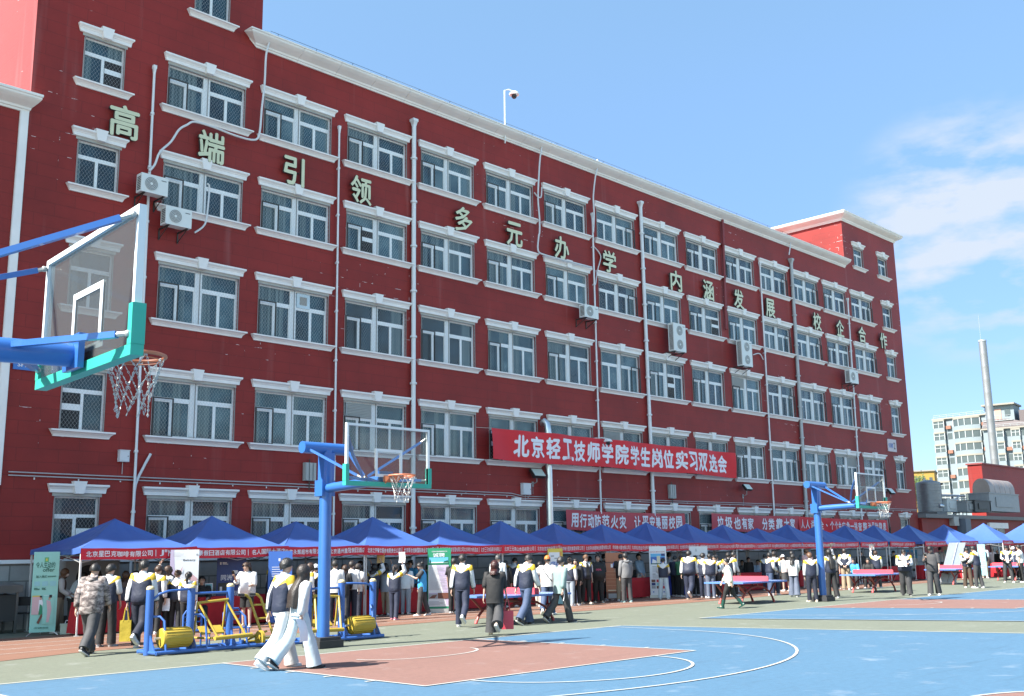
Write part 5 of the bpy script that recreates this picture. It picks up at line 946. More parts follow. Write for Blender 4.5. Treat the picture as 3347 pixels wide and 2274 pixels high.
# chimney
D_ = 190; cb_ = prj((690, 1000), D_); ct = prj((567, 48), D_); t = thing('chimney', (cb_.x, cb_.y, 0), 'tall shiny steel chimney rising behind the red block', 'chimney'); rr = 54*.44346*D_/FPX/2*1.02
b = MB(); zz = [i*(ct.z)/16 for i in range(17)]; pp = []; rs = []
for z in zz: pp += [(0, 0, z), (0, 0, z+.05), (0, 0, z+.3), (0, 0, z+.35)]; rs += [rr, rr*1.006, rr*1.006, rr]
b.tube(pp[:-3], rs[:-3], 20); b.obj('stack', mat('chimney_steel', (.30, .29, .29), .42, metal=.7, var=.08, scale=.5), t, smooth=True, world=False, sharp=60); b = MB(); b.tube([(0, 0, ct.z), (0, 0, ct.z+.3)], rr*1.08, 20); b.tube([(-rr, 0, ct.z), (-rr, 0, ct.z+5)], .025, 5); b.obj('rim', M['stand_metal'], t, world=False)
# apartment towers
apw = mat('apartment_wall', (.20, .24, .26), .7, var=.06); aps = mat('apartment_slab', (.25, .23, .19), .7, var=.08); apg = mat('apartment_glass', (.055, .07, .075), .2, spec=.8, var=.3, scale=.3); apb = mat('apartment_brick', (.25, .11, .07), .7); apf = mat('apartment_frame', (.35, .37, .37), .5); aproof = mat('apartment_roof', (.12, .10, .10), .8)
def tower(px, dist, w_, dpt, H, rz, floors, bays, label):
    o = prj(px, dist); t = thing('apartment_building', (o.x, o.y, 2.6 if dist > 245 else 3.3), label, 'building', 'apartment blocks far behind', rz)
    b = MB(); b.box(-w_/2, w_/2, 0, dpt, -4, H); b.obj('wall', apw, t, world=False)
    b = MB(); b.box(-w_/2-.4, w_/2+.4, -.5, dpt+.4, H, H+.35); b.obj('roof_edge', aps, t, world=False)
    b = MB()
    for z in (H+.7, H+1.1): b.tube([(-w_/2, -.3, z), (w_/2, -.3, z)], .05, 4)
    for k in range(9): b.tube([(-w_/2+w_*k/8, -.3, H+.3), (-w_/2+w_*k/8, -.3, H+1.1)], .05, 4)
    b.obj('roof_rail', apf, t, world=False)
    fh = H/floors
    for bx, bw, bd, curved in bays:
        for f in range(floors):
            z = f*fh; n = 12 if curved else 1; prof = []
            if curved: prof = [(bx-bw/2+bw*i/n, -bd*math.sin(PI*(.12+.76*i/n))) for i in range(n+1)]
            else: prof = [(bx-bw/2, -bd), (bx+bw/2, -bd)]
            ring = lambda e, zz: [(bx-bw/2-e, 0, zz)]+[(x+(e if x > bx else -e)*(not curved), y-e, zz) for x, y in prof]+[(bx+bw/2+e, 0, zz)]
            b = MB(); b.loft([ring(0, z+.9), ring(0, z+fh-.45)]); g_ = b.obj('bay_window', apg, t, world=False)
            b = MB(); b.loft([ring(.12, z+fh-.45), ring(.12, z+fh-.05)]); b.obj('slab', aps, g_, world=False); b = MB(); b.loft([ring(.04, z-.05), ring(.04, z+.9)]); b.obj('spandrel', apw, g_, world=False)
            b = MB()
            for i in range(0, len(prof), 3 if curved else 1): x, y = prof[i]; b.box(x-.09, x+.09, y-.10, y+.05, z+.9, z+fh-.45)
            if not curved: b.box(bx-.07, bx+.07, -bd-.08, -bd+.02, z+.9, z+fh-.45)
            b.box(bx-bw/2+.1, bx+bw/2-.1, prof[len(prof)//2][1]-.07 if not curved else -.02, prof[len(prof)//2][1]-.01 if not curved else 0, z+fh*.62, z+fh*.62+.12); b.obj('mullion', apf, g_, world=False)
            if (f+int(bx)) % 2 == 0: b = MB(); b.box(bx+bw/2+.3, bx+bw/2+1.5, -.55, -.01, z+.5, z+1.3); b.obj('brick_ledge', apb, t, world=False)
            else: b = MB(); b.box(bx+bw/2+.4, bx+bw/2+1.5, -.03, .02, z+1.0, z+2.5); b.obj('small_window', apg, t, world=False)
    return t
va = math.atan2(_fw.y, _fw.x)-PI/2-rad(25)
tower((520, 1510), 250, 13.5, 9, 29.8, va-rad(24), 10, [(-5.3, 2.7, .8, False), (1.6, 6.6, 1.6, True)], 'pale apartment block with curved bay windows left of the steel chimney')
tb = tower((890, 1510), 240, 12, 9, 25.2, va-rad(12), 9, [(-3.0, 3.0, 1.0, False), (1.0, 1.8, .5, False), (4.4, 2.4, .9, False)], 'pale apartment block with square bays and a gabled top, right of the steel chimney')
b = MB(); b.box(-5.8, .6, 2.2, 8.6, 25.56, 31); b.obj('top_floor', apw, tb, world=False); b = MB(); b.box(-6.3, 1.0, 1.2, 9, 31, 31.4); b.obj('top_roof', aps, tb, world=False)
b = MB(); b.box(-3.6, -2.2, 2.1, 2.195, 27.6, 30.2); b.obj('door', mat('door_pink', (.5, .26, .2)), tb, world=False); b = MB(); b.box(-1.4, -.2, 2.1, 2.195, 28.4, 30.0); b.obj('window', apg, tb, world=False)
b = MB(); b.loft([[(-6.2, -.5, 25.58), (6.2, -.5, 25.58), (6.2, 2.2, 25.58), (-6.2, 2.2, 25.58)], [(-6.2, 1.9, 27.8), (-1, 2.1, 27.8), (-1, 2.18, 27.8), (-6.2, 2.18, 27.8)]]); b.box(1.6, 6.2, 2.4, 8.8, 25.6, 29.6); b.obj('gable_roof', aproof, tb, world=False)
b = MB()
for k in range(8): b.tube([(-5.6+k*.8, 1.2, 27.4), (-5.6+k*.8, 1.2, 28.5)], .04, 4)
b.tube([(-5.6, 1.2, 28.5), (0, 1.2, 28.5)], .04, 4); b.box(-6, .4, 1.1, 2.1, 27.3, 27.42); b.obj('terrace_rail', apf, tb, world=False)
# distant yellow house and white low house
for nm, r0, r1, dist, col, lab in (('house', (90, 1040), (233, 1500), 210, (.60, .36, .06), 'small yellow building far behind the water tank'), ('house', (233, 1052), (300, 1500), 260, (.55, .56, .55), 'low white building between the yellow one and the apartment block')):
    a = prj(r0, dist); c = prj((r1[0], r0[1]), dist); w_ = (c-a).length; t = thing(nm, ((a.x+c.x)/2, (a.y+c.y)/2, 0), lab, 'building', None, va)
    m = mat('house_'+('yellow' if col[0] > .58 else 'white'), tuple(x*.55 for x in col), .7); b = MB(); b.box(-w_/2, w_/2, 0, 8, 0, a.z); b.obj('wall', m, t, world=False); b = MB(); b.box(-w_/2-.2, w_/2+.2, -.3, 8.2, a.z, a.z+.25); b.obj('roof_edge', aps, t, world=False)
    for k in range(3):
        b = MB(); b.box(-w_/2+w_*(k+.25)/3, -w_/2+w_*(k+.7)/3, -.04, .01, a.z-3.2, a.z-1.2); b.obj('window', apg, t, world=False)
# small tree beside the tank
def leaf_tree(base, h, r, label):
    t = thing('tree', base, label, 'tree'); rnd = random.Random(5); b = MB(); b.tube([(0, 0, 0), (.1, 0, h*.45), (0, .1, h*.8)], [.22, .15, .05], 8)
    for k in range(6): a = k*1.05; b.tube([(0, 0, h*(.4+.05*k)), (math.cos(a)*r*.7, math.sin(a)*r*.7, h*(.6+.05*k))], [.08, .02], 5)
    b.obj('trunk', mat('bark', (.10, .07, .05), .9, bump=.6), t, world=False); b = MB()
    for c in range(60):
        th_, ph_ = rnd.uniform(0, 6.28), rnd.uniform(-1, 1); rr_ = r*rnd.uniform(.4, 1); cx, cy, cz = rr_*math.cos(th_)*math.sqrt(1-ph_*ph_), rr_*math.sin(th_)*math.sqrt(1-ph_*ph_), h*.68+rr_*ph_*.9
        for k in range(45):
            x, y, z = cx+rnd.gauss(0, .35), cy+rnd.gauss(0, .35), cz+rnd.gauss(0, .3); s = rnd.uniform(.10, .2); u = V((rnd.uniform(-1, 1), rnd.uniform(-1, 1), rnd.uniform(-.6, .6))).normalized()*s; w2 = u.orthogonal().normalized()*s*.5
            b.add([V((x, y, z))-u, V((x, y, z))+w2, V((x, y, z))+u, V((x, y, z))-w2], [(0, 1, 2, 3)])
    b.obj('crown', mat('leaf', (.07, .12, .03), .6, var=.5, scale=2), t, world=False)
p = prj((112, 1500), 140); leaf_tree((p.x, p.y, 0), 13.6, 2.3, 'green leafy tree just right of the long building, behind the water tank')
# the building across the yard, seen only as a reflection in the window panes
opp = thing('opposite_building', (40, -82, 0), 'cream and brick coloured building across the yard, mirrored in the windows', 'building')
opm = mat('opposite_wall', (.55, .38, .30), .8, var=.2, scale=.3); opc = mat('opposite_cream', (.72, .66, .55), .8)
b = MB(); b.box(-10, 150, -96, -82, 0, 15); b.obj('wall', opm, opp)
b = MB()
for f in range(5): b.box(-10, 150, -81.99, -81.6, f*3.2+.1, f*3.2+.9)
b.box(-10.5, 150.5, -96, -81.2, 15, 15.5); b.obj('band', opc, opp)
# ================================================================== PEOPLE
def jacket_mat():
    m = bpy.data.materials.new('school_jacket'); m.use_nodes = True; t, b = nodes(m); k = t.links.new; b.inputs['Roughness'].default_value = .65
    def A(n): a = N(t, 'ShaderNodeAttribute', attribute_name=n); return a.outputs['Fac']
    def MA(op, x, y):
        n = N(t, 'ShaderNodeMath', operation=op)
        for i, q in enumerate((x, y)):
            if isinstance(q, (int, float)): n.inputs[i].default_value = q
            else: k(q, n.inputs[i])
        return n.outputs[0]
    cx, cz, sl = A('cx'), A('cz'), A('sl')
    ax = MA('ABSOLUTE', cx, 0)
    bnd = MA('ADD', .60, MA('MULTIPLY', MA('POWER', ax, .8), .16))
    yw = MA('MULTIPLY', MA('MAXIMUM', MA('SUBTRACT', ax, .22), 0), .19)
    isw = MA('GREATER_THAN', cz, MA('ADD', bnd, yw)); isy = MA('GREATER_THAN', cz, bnd)
    # sleeve: cz runs 0 (shoulder) to 1 (wrist); cx is +1 on the outer side
    s_y = MA('MULTIPLY', MA('GREATER_THAN', cz, .10), MA('LESS_THAN', cz, .27))
    s_n = MA('MULTIPLY', MA('GREATER_THAN', cz, .27), MA('LESS_THAN', cx, -.15)); s_c = MA('GREATER_THAN', cz, .95)
    s_n = MA('MAXIMUM', s_n, s_c)
    W = (.60, .60, .61, 1); Y = (.50, .33, .02, 1); NV = (.018, .024, .048, 1)
    def MX(f, a, c):
        n = N(t, 'ShaderNodeMix', data_type='RGBA'); k(f, n.inputs[0])
        for i, q in ((6, a), (7, c)):
            if isinstance(q, tuple): n.inputs[i].default_value = q
            else: k(q, n.inputs[i])
        return n.outputs[2]
    tor = MX(isw, MX(isy, NV, Y), W); slv = MX(s_n, MX(s_y, W, Y), NV)
    k(MX(sl, tor, slv), b.inputs['Base Color'])
    tcn = t.nodes.new('ShaderNodeTexCoord'); n2 = N(t, 'ShaderNodeTexNoise', Scale=9, Detail=3); k(tcn.outputs['Object'], n2.inputs['Vector']); bp = N(t, 'ShaderNodeBump', Strength=.5, Distance=.03); k(n2.outputs[0], bp.inputs['Height']); k(bp.outputs[0], b.inputs['Normal'])
    return m
JK = jacket_mat()
def camo_mat():
    m = mat('camouflage', (.2, .17, .16), .7, bump=.4, bscale=9); t, b = nodes(m); k = t.links.new; tcn = t.nodes.new('ShaderNodeTexCoord'); mpn = t.nodes.new('ShaderNodeMapping'); mpn.inputs['Scale'].default_value = (1, 1, 1.8); k(tcn.outputs['Object'], mpn.inputs[0])
    n = N(t, 'ShaderNodeTexNoise', Scale=9, Detail=3, Distortion=.6); k(mpn.outputs[0], n.inputs['Vector']); r = N(t, 'ShaderNodeValToRGB'); r.color_ramp.interpolation = 'CONSTANT'; e = r.color_ramp.elements
    e[0].color = (.07, .055, .055, 1); e[1].position = .46; e[1].color = (.20, .165, .155, 1); x = e.new(.56); x.color = (.34, .29, .275, 1); x = e.new(.4); x.color = (.13, .105, .10, 1); k(n.outputs[0], r.inputs[0]); k(r.outputs[0], b.inputs['Base Color']); return m
CAMO = camo_mat()
CL = dict(red=(.45, .03, .05), white=(.58, .575, .57), cream=(.70, .66, .55), black=(.014, .014, .015), char=(.045, .045, .048), navy=(.020, .026, .052), dnavy=(.012, .015, .03), grey=(.16, .16, .165), lgrey=(.40, .41, .42), jeans=(.05, .075, .14), ljeans=(.46, .55, .60), pale=(.58, .64, .66), khaki=(.30, .235, .16), beige=(.50, .46, .39), brown=(.085, .05, .038), tbrown=(.075, .05, .035), green=(.05, .17, .08), sage=(.21, .29, .28), blue=(.05, .32, .62), lblue=(.36, .48, .62), pink=(.66, .40, .38), ppink=(.68, .56, .53), denim=(.20, .27, .34), gdenim=(.24, .28, .32), dkgreen=(.015, .05, .04), blk2=(.02, .02, .022), yellow=(.45, .33, .03), gb=(.10, .12, .17))
def cm(n): return JK if n == 'J' else CAMO if n == 'camo' else mat('cloth_'+n, CL[n], .75, var=.12, scale=7, bump=.8, bscale=6)
skinm = mat('skin', (.50, .32, .245), .55, var=.06, Subsurface_Weight=.08); hairm = {k: mat('hair_'+k, c, .45, var=.5, scale=30, bump=.5, bscale=45) for k, c in dict(black=(.016, .0145, .014), dark=(.026, .019, .016), brown=(.045, .022, .012), auburn=(.040, .010, .008), lbrown=(.12, .06, .03), grey=(.06, .06, .06)).items()}
shm = {'white': mat('shoe_white', (.66, .64, .63), .5), 'black': mat('shoe_black', (.02, .02, .022), .5), 'grey': mat('shoe_grey', (.35, .35, .35), .5), 'pink': mat('shoe_pink', (.6, .2, .25), .5), 'boot': mat('boot_green', (.012, .06, .045), .35), 'cream': mat('shoe_cream', (.6, .5, .4), .5), 'cyan': mat('shoe_cyan', (.35, .55, .55), .5), 'sole': mat('sole', (.60, .58, .55), .7)}
facem = mat('face_dark', (.03, .018, .015), .4); lipm = mat('lip', (.35, .12, .10), .5); maskm = mat('face_mask', (.72, .72, .74), .7); paper = mat('paper', (.76, .76, .79), .6, var=.03); glm = facem
def rx(v, a): return V((v.x, v.y*math.cos(a)+v.z*math.sin(a), -v.y*math.sin(a)+v.z*math.cos(a)))
def rz_(v, a): return V((v.x*math.cos(a)-v.y*math.sin(a), v.x*math.sin(a)+v.y*math.cos(a), v.z))
# pose: legs ((thigh, knee) left, right), arms ((swing, out, elbow, inward) left, right), lean, head pitch, head yaw
POSE = {
 'stand': (((3, 2), (-4, 3)), ((4, 9, 10, .1), (2, 9, 12, .1)), 2, 4, 0),
 'stand2': (((-3, 4), (5, 6)), ((-4, 8, 14, .1), (8, 10, 18, .2)), 1, 8, 10),
 'wide': (((2, 2), (-2, 2)), ((10, 10, 60, .5), (12, 10, 62, .5)), 4, 14, 0),
 'walk': (((20, 5), (-17, 24)), ((-18, 9, 14, .05), (20, 9, 18, .1)), 4, 4, 0),
 'walk2': (((-18, 26), (19, 5)), ((18, 9, 16, .1), (-18, 9, 14, .05)), 4, 4, 0),
 'lift': (((8, 4), (-12, 46)), ((-12, 10, 12, 0), (12, 10, 14, 0)), 4, 6, 0),
 'read': (((6, 3), (-12, 8)), ((22, 8, 72, .55), (22, 8, 72, .55)), 1, 32, 0),
 'phone': (((8, 3), (-10, 8)), ((38, 10, 78, .45), (6, 12, 14, .1)), 0, 30, -10),
 'phoner': (((3, 3), (-3, 3)), ((14, 10, 62, .55), (40, 12, 84, .3)), 0, 24, -25),
 'fold': (((5, 2), (-5, 3)), ((20, 6, 95, .95), (24, 6, 92, .95)), 0, 22, 0),
 'bend': (((4, 4), (-4, 4)), ((30, 10, 40, .3), (34, 10, 44, .3)), 22, 24, 0),
 'talk': (((4, 4), (-5, 5)), ((14, 9, 55, .5), (10, 9, 50, .4)), 6, 12, 12),
 'back': (((3, 2), (-3, 3)), ((-26, 10, -8, .9), (-26, 10, -12, .9)), 2, 6, 0),
 'raise': (((5, 3), (-7, 6)), ((8, 9, 30, .3), (120, 14, 78, .35)), 2, 6, 0),
 'raise2': (((5, 3), (-7, 6)), ((100, 10, 92, .3), (105, 12, 84, .3)), 2, 6, 0),
 'hip': (((6, 6), (-10, 3)), ((-6, 12, 30, .4), (12, 9, 20, .2)), -8, -4, 22),
 'sit': (((84, 84), (82, 82)), ((30, 10, 62, .3), (30, 10, 62, .3)), 6, 10, 0),
}
SK = []; PEOPLE = []
def hairmesh(hd, R, style, seed):
    """hd: head centre; R: rotation of the head; ellipsoid shell open at the face"""
    rnd = random.Random(seed); b = MB(); n = 34; m = 13
    longd = {'short': 0, 'fringe': 0, 'bun': 0, 'pony': 0, 'bob': .15, 'mid': .26, 'long': .50, 'buzz': 0}.get(style, 0)
    th = .008 if style == 'buzz' else .019
    rows = []
    for i in range(m+1):
        row = []
        for j in range(n):
            a = 2*PI*j/n; fy = math.cos(a)          # fy = 1 front
            front = max(0, fy)
            bk = max(0, -fy); mx_ = 97+24*bk**1.3-front**.8*(46 if style != 'fringe' else 26)
            if style == 'buzz': mx_ = 108-front**.8*52
            if longd: mx_ = 132-front**1.6*78
            ph = rad(mx_)*i/m; wob = 1+(.03*math.sin(a*5+i*1.3+seed)+.025*math.sin(a*11+i*.7+seed*2)+rnd.uniform(-.03, .04))*(style != 'buzz')+(.05 if i < m-2 and style not in ('buzz',) else 0)
            x = (.086+th*.8)*math.sin(ph)*math.sin(a)*wob; y = (.100+th*.75)*math.sin(ph)*fy*wob-.006; z = (.112+th)*math.cos(ph)*(1+.02*math.sin(a*3+seed))
            row.append(V((x, y, z)))
        rows.append(row)
    if longd:
        base = rows[-1]; 
        for q in range(1, 7):
            f = q/6; row = []
            for j in range(n):
                a = 2*PI*j/n; fy = math.cos(a); p = base[j]; fr = max(0, fy)
                dz = longd*f*(1-fr**.7*.92)
                k = 1+.28*math.sin(PI*f*.7)-.16*f*f+.05*math.sin(a*7+q+seed)*f
                back = max(0, min(1, .5-fy))*min(1, f*2.2); row.append(V((p.x*k*(1.08+.3*back*(style == 'long'))*(1+rnd.uniform(-.03, .03)), p.y-.135*back-.02*rnd.random()*f, p.z-dz*(1+rnd.uniform(-.02, .05)))))
            rows.append(row)
    b.loft([[tuple(hd+R(p)) for p in r] for r in rows[1:]], cap=False); o = len(b.v); b.v.append(tuple(hd+R(rows[0][0])))
    for j in range(n): b.f.append((o, (j+1) % n, j)); b.m.append(0)
    if style == 'pony' or style == 'bun':
        c0 = V((0, -.105, .045)); pts = [c0, V((0, -.15, .05)), V((.01, -.165, -.02)), V((.01, -.15, -.16)), V((.0, -.13, -.27))]
        if style == 'pony': b.tube([hd+R(p) for p in pts], [.022, .034, .040, .034, .008], 8)
        else: b.sphere(hd+R(V((0, -.12, .07))), .048, 6)
    return b
def person(n, fx, fy, ty, face, pose, torso, legs, hair, hs, label, sh='white', slv='long', fat=1.0, wide=0, head=None, gx=None, tx=None, extra=None, mirror=False, gy=None, hem=0, inner=None, slc=None, seated=None):
    px, py = Z(n, fx, fy); p = G('S', px, py); hx = Z(n, tx, 0)[0] if tx is not None else px; _, pty = Z(n, 0, ty)
    H = top_z(p, 'S', px, pty)
    legsA, armsA, lean, hp, hyw = POSE[pose]
    if mirror: legsA = legsA[::-1]; armsA = armsA[::-1]; hyw = -hyw
    if head: hp, hyw = head
    fat *= 1.045; zoff = 0
    if pose == 'sit': zoff = -.0; H = 1.70
    lean = rad(lean)
    J = {}; amin = 9
    for s, (th, kn) in zip((-1, 1), legsA):
        th, kn = rad(th), rad(kn); sp = .012+.03*(pose == 'wide')
        h = V((s*.088, 0, -.02)); k = h+V((s*sp, .425*math.sin(th), -.425*math.cos(th))); an = k+V((s*sp, .41*math.sin(th-kn), -.41*math.cos(th-kn)))
        fp = (th-kn)*.75 if th-kn < 0 else (th-kn)*.3
        fd = V((s*.22, math.cos(fp), math.sin(fp))); J[s] = [h, k, an, fd, fp]
        low = min(an.z-.075, an.z+fd.z*.17-.045); amin = min(amin, low)
    hipz = -amin; up = hipz
    full = hipz + (.50*math.cos(lean)+.100+.245*math.cos(lean+rad(hp)*.4))
    sc_ = H/full if pose != 'sit' else 1.0
    if pose == 'sit': sc_ = .97
    a0 = math.atan2(p.y-CAM.y, p.x-CAM.x); fa = a0-rad(face)-PI/2
    t = thing('person', (p.x, p.y, 0), label, 'person', 'people at the job fair', fa)
    if seated: t.location.z = seated
    C0 = V((0, 0, hipz))
    T = lambda v: (C0+rx(V(v), lean))*sc_
    Lg = lambda v: (C0+V(v))*sc_
    # head frame
    hpv = rad(hp)*.9; nk = rx(V((0, -.010, .545)), lean); pv = C0+nk
    HR = lambda v: rz_(rx(V(v), hpv+lean*.4), -rad(hyw))
    hc = (pv+HR(V((0, .028, .135))))
    # arms
    arms = {}
    for s, (sw, ab, el, inw) in zip((-1, 1), armsA):
        shd = V((s*(.172+.012*(fat-1)*4), -.005, .475)); sa, ba, ea = rad(sw), rad(ab), rad(el)
        d1 = V((s*math.sin(ba), math.sin(sa)*math.cos(ba), -math.cos(sa)*math.cos(ba))); e1 = shd+d1*.275
        d2 = V((s*math.sin(ba)*.6-s*inw, math.sin(sa+ea), -math.cos(sa+ea))).normalized(); wv = e1+d2*.245
        arms[s] = (shd, e1, wv, d2)
    # ---- skin: one continuous surface grown over a skeleton
    vs = []; rr = []; ed = []
    def add(v, r, par=None):
        vs.append(v*sc_ if not isinstance(v, tuple) else V(v)*sc_); rr.append((r[0]*sc_, r[1]*sc_) if isinstance(r, tuple) else (r*sc_, r*sc_))
        if par is not None: ed.append((par, len(vs)-1))
        return len(vs)-1
    tw = lambda v: C0+rx(V(v), lean)
    i0 = add(C0, (.11, .085)); i1 = add(tw((0, 0, .2)), (.11, .08), i0); i2 = add(tw((0, 0, .38)), (.12, .08), i1); i3 = add(tw((0, -.01, .515)), (.056, .052), i2); i4 = add(pv+HR(V((0, .0, .025))), (.052, .054), i3)
    i5 = add(pv+HR(V((0, .036, .055))), (.060, .068), i4); i6 = add(pv+HR(V((0, .03, .125))), (.080, .096), i5); i7 = add(pv+HR(V((0, .02, .205))), (.066, .082), i6)
    hands = {}
    for s in (-1, 1):
        shd, e1, wv, d2 = arms[s]; a1 = add(tw(shd+V((-s*.02, 0, -.01))), .048, i2); a2 = add(tw(e1), .037, a1); a3 = add(tw(wv), (.026, .022), a2)
        side = V((0, 0, 1)).cross(d2); side = (side if side.length > .2 else V((0, 1, 0))).normalized(); nrm = side.cross(d2).normalized()
        if abs(d2.z) > .75: side = V((0, 1, 0))-d2*d2.y; side.normalize(); nrm = side.cross(d2).normalized()
        inn = nrm if nrm.x*s < 0 else -nrm
        pal = wv+d2*.075; a4 = add(tw(pal), (.030, .017), a3); hands[s] = tw(pal+d2*.03)
        for q, fl in ((-1.3, .060), (-.45, .072), (.45, .068), (1.3, .052)):
            k1 = pal+d2*.028+side*(q*.017); k2 = k1+d2*fl*.62+inn*.012; k3 = k2+d2*fl*.35+inn*.026
            b1 = add(tw(k1), .0095, a4); b2 = add(tw(k2), .0085, b1); add(tw(k3), .0072, b2)
        tb = wv+d2*.035+side*.036; b1 = add(tw(tb), .011, a3); add(tw(tb+d2*.045+side*.014+inn*.012), .009, b1)
        h, k, an, fd, fp = J[s]
        l1 = add(C0+h, .078, i0); l2 = add(C0+k, .055, l1); l3 = add(C0+an+V((0, 0, .0)), .036, l2); add(C0+an+fd*.09+V((0, 0, -.03)), .030, l3)
    me = bpy.data.meshes.new('body'); me.from_pydata([tuple(v) for v in vs], ed, []); o = bpy.data.objects.new('body', me); COL.objects.link(o); o.parent = t
    md = o.modifiers.new('k', 'SKIN'); md.use_smooth_shade = True; md.branch_smoothing = .35
    for q, r_ in enumerate(rr): me.skin_vertices[0].data[q].radius = r_
    me.skin_vertices[0].data[0].use_root = True; o.modifiers.new('s', 'SUBSURF').levels = 1
    SK.append((o, hc*sc_, HR, sc_, face))
    # ---- clothes
    def ring(c, a, b_, ex, ey, nn=20, pw=.9):
        out_ = []
        for j in range(nn):
            an_ = 2*PI*j/nn; cx_, cy_ = math.sin(an_), math.cos(an_); cx_ = math.copysign(abs(cx_)**pw, cx_); cy_ = math.copysign(abs(cy_)**pw, cy_); out_.append(c+ex*(a*cx_)+ey*(b_*cy_))
        return out_
    rnd = random.Random(len(PEOPLE)*7+3)
    jk = torso == 'J'; loose = 1.06 if torso in ('J', 'camo', 'white', 'black', 'cream', 'sage') else 1.0
    zlo = -.04-hem
    prof = [(zlo, .158, .112), (zlo+.03, .172, .122), (zlo+.12, .176, .124), (.12, .174, .120), (.22, .180, .122), (.31, .190, .126), (.38, .192, .124), (.43, .188, .114), (.470, .164, .096), (.500, .118, .078), (.522, .080, .066), (.548, .063, .060), (.575, .060, .058)]
    if not jk and torso != 'camo': prof = [(zlo, .172, .122)]+prof[1:-1]
    b = MB(); cxs = []; czs = []; sls = []
    rings = []
    for q, (z, a, d) in enumerate(prof):
        f_ = fat if z < .44 else 1+(fat-1)*.4
        wz = loose*(1+.012*math.sin(z*40+rnd.uniform(0, 6))); by = -.035*max(0, .2-z)*(fat-1)*0
        bell = .035*(fat-1)*8*math.exp(-((z-.08)/.14)**2) if fat > 1 else 0
        rg = ring(V((0, -.008+bell*.3, z)), a*f_*wz, d*f_*wz+bell, V((1, 0, 0)), V((0, 1, 0)))
        rings.append([T(v) for v in rg])
        for j in range(20): cxs.append(math.sin(2*PI*j/20)); czs.append((z-zlo)/(.575-zlo)); sls.append(0)
    b.loft(rings, 0, cap=False)
    sm_ = 0
    for s in (-1, 1):
        shd, e1, wv, d2 = arms[s]
        if slv == 'none': continue
        P0 = shd+V((-s*.055, 0, .0)); pts = [P0, shd+V((s*.004, 0, .002)), shd.lerp(e1, .33), shd.lerp(e1, .66), e1, e1.lerp(wv, .35), e1.lerp(wv, .7), wv-d2*.005]; rs = [.066, .076, .075, .071, .066, .062, .058, .048]
        if slv == 'short': pts = pts[:3]+[shd.lerp(e1, .78)]; rs = [.066, .080, .082, .086]
        if slv == 'half': pts = pts[:5]+[e1.lerp(wv, .2)]; rs = rs[:5]+[.056]
        pts2 = [T(v) for v in pts]; rs2 = [r*sc_*(1+(fat-1)*.5)*(1.06 if jk else 1)*rnd.uniform(.96, 1.06) for r in rs]
        n0 = len(b.v); b.tube(pts2, rs2, 12, 1 if slc else 0); L_ = len(pts2)
        for i in range(L_):
            c_ = pts2[i]
            for j in range(12):
                d = V(b.v[n0+i*12+j])-c_; d = d.normalized() if d.length > 1e-6 else d
                cxs.append(d.x*s*.9+d.y*(-.35)); czs.append(i/(L_-1)); sls.append(1)
    if torso == 'camo' or extra == 'hood':
        n0 = len(b.v); b.tube([T((-.08, -.03, .545)), T((-.07, -.10, .50)), T((0, -.125, .47)), T((.07, -.10, .50)), T((.08, -.03, .545))], [.03*sc_, .045*sc_, .05*sc_, .045*sc_, .03*sc_], 8); cxs += [0]*40; czs += [0]*40; sls += [0]*40
    mats_ = [cm(torso)]+([cm(slc)] if slc else [])
    if inner:          # open jacket showing what is worn beneath: a strip down the front
        mats_.append(cm(inner)); k = len(mats_)-1; n0 = len(b.v); f_ = fat*loose
        for (z, a, d) in prof[1:-2]: bell = .035*(fat-1)*8*math.exp(-((z-.08)/.14)**2) if fat > 1 else 0; w2 = .075*(1-.5*max(0, z-.3)/.25); b.v += [tuple(T((-w2*.9, d*f_+bell*1.3+.006, z))), tuple(T((w2*.9, d*f_+bell*1.3+.006, z)))]; cxs += [0, 0]; czs += [0, 0]; sls += [0, 0]
        for q in range(len(prof)-4): b.f.append((n0+q*2, n0+q*2+1, n0+q*2+3, n0+q*2+2)); b.m.append(k)
    me = b.mesh('top', mats_, True)
    for nm_, arr in (('cx', cxs), ('cz', czs), ('sl', sls)):
        at = me.attributes.new(nm_, 'FLOAT', 'POINT'); at.data.foreach_set('value', arr+[0.0]*(len(me.vertices)-len(arr)))
    nmT = 'jacket' if jk or torso in ('camo', 'denim', 'gdenim', 'sage') else 'vest' if extra == 'vest' else 'shirt'
    o2 = bpy.data.objects.new(nmT, me); COL.objects.link(o2); o2.parent = t
    if jk and (face % 360 > 100 and face % 360 < 260) and not inner:
        b = MB(); b.tube([T((0, .128*fat*loose, z)) for z in (-.04, .1, .25, .4, .5)], .007*sc_, 5); b.obj('zip', paper, o2, world=False)
    # trousers
    b = MB(); zc = .10
    bare = extra == 'shorts'; skirt = extra == 'skirt'
    rs_ = [(zc, .150, .105), (.04, .162, .115), (-.03, .168, .120), (-.08, .160, .112)]
    b.loft([[Lg(v) for v in ring(V((0, -.006, z)), a*fat**.9, d*fat**.9, V((1, 0, 0)), V((0, 1, 0)))] for z, a, d in rs_], 0, cap=True)
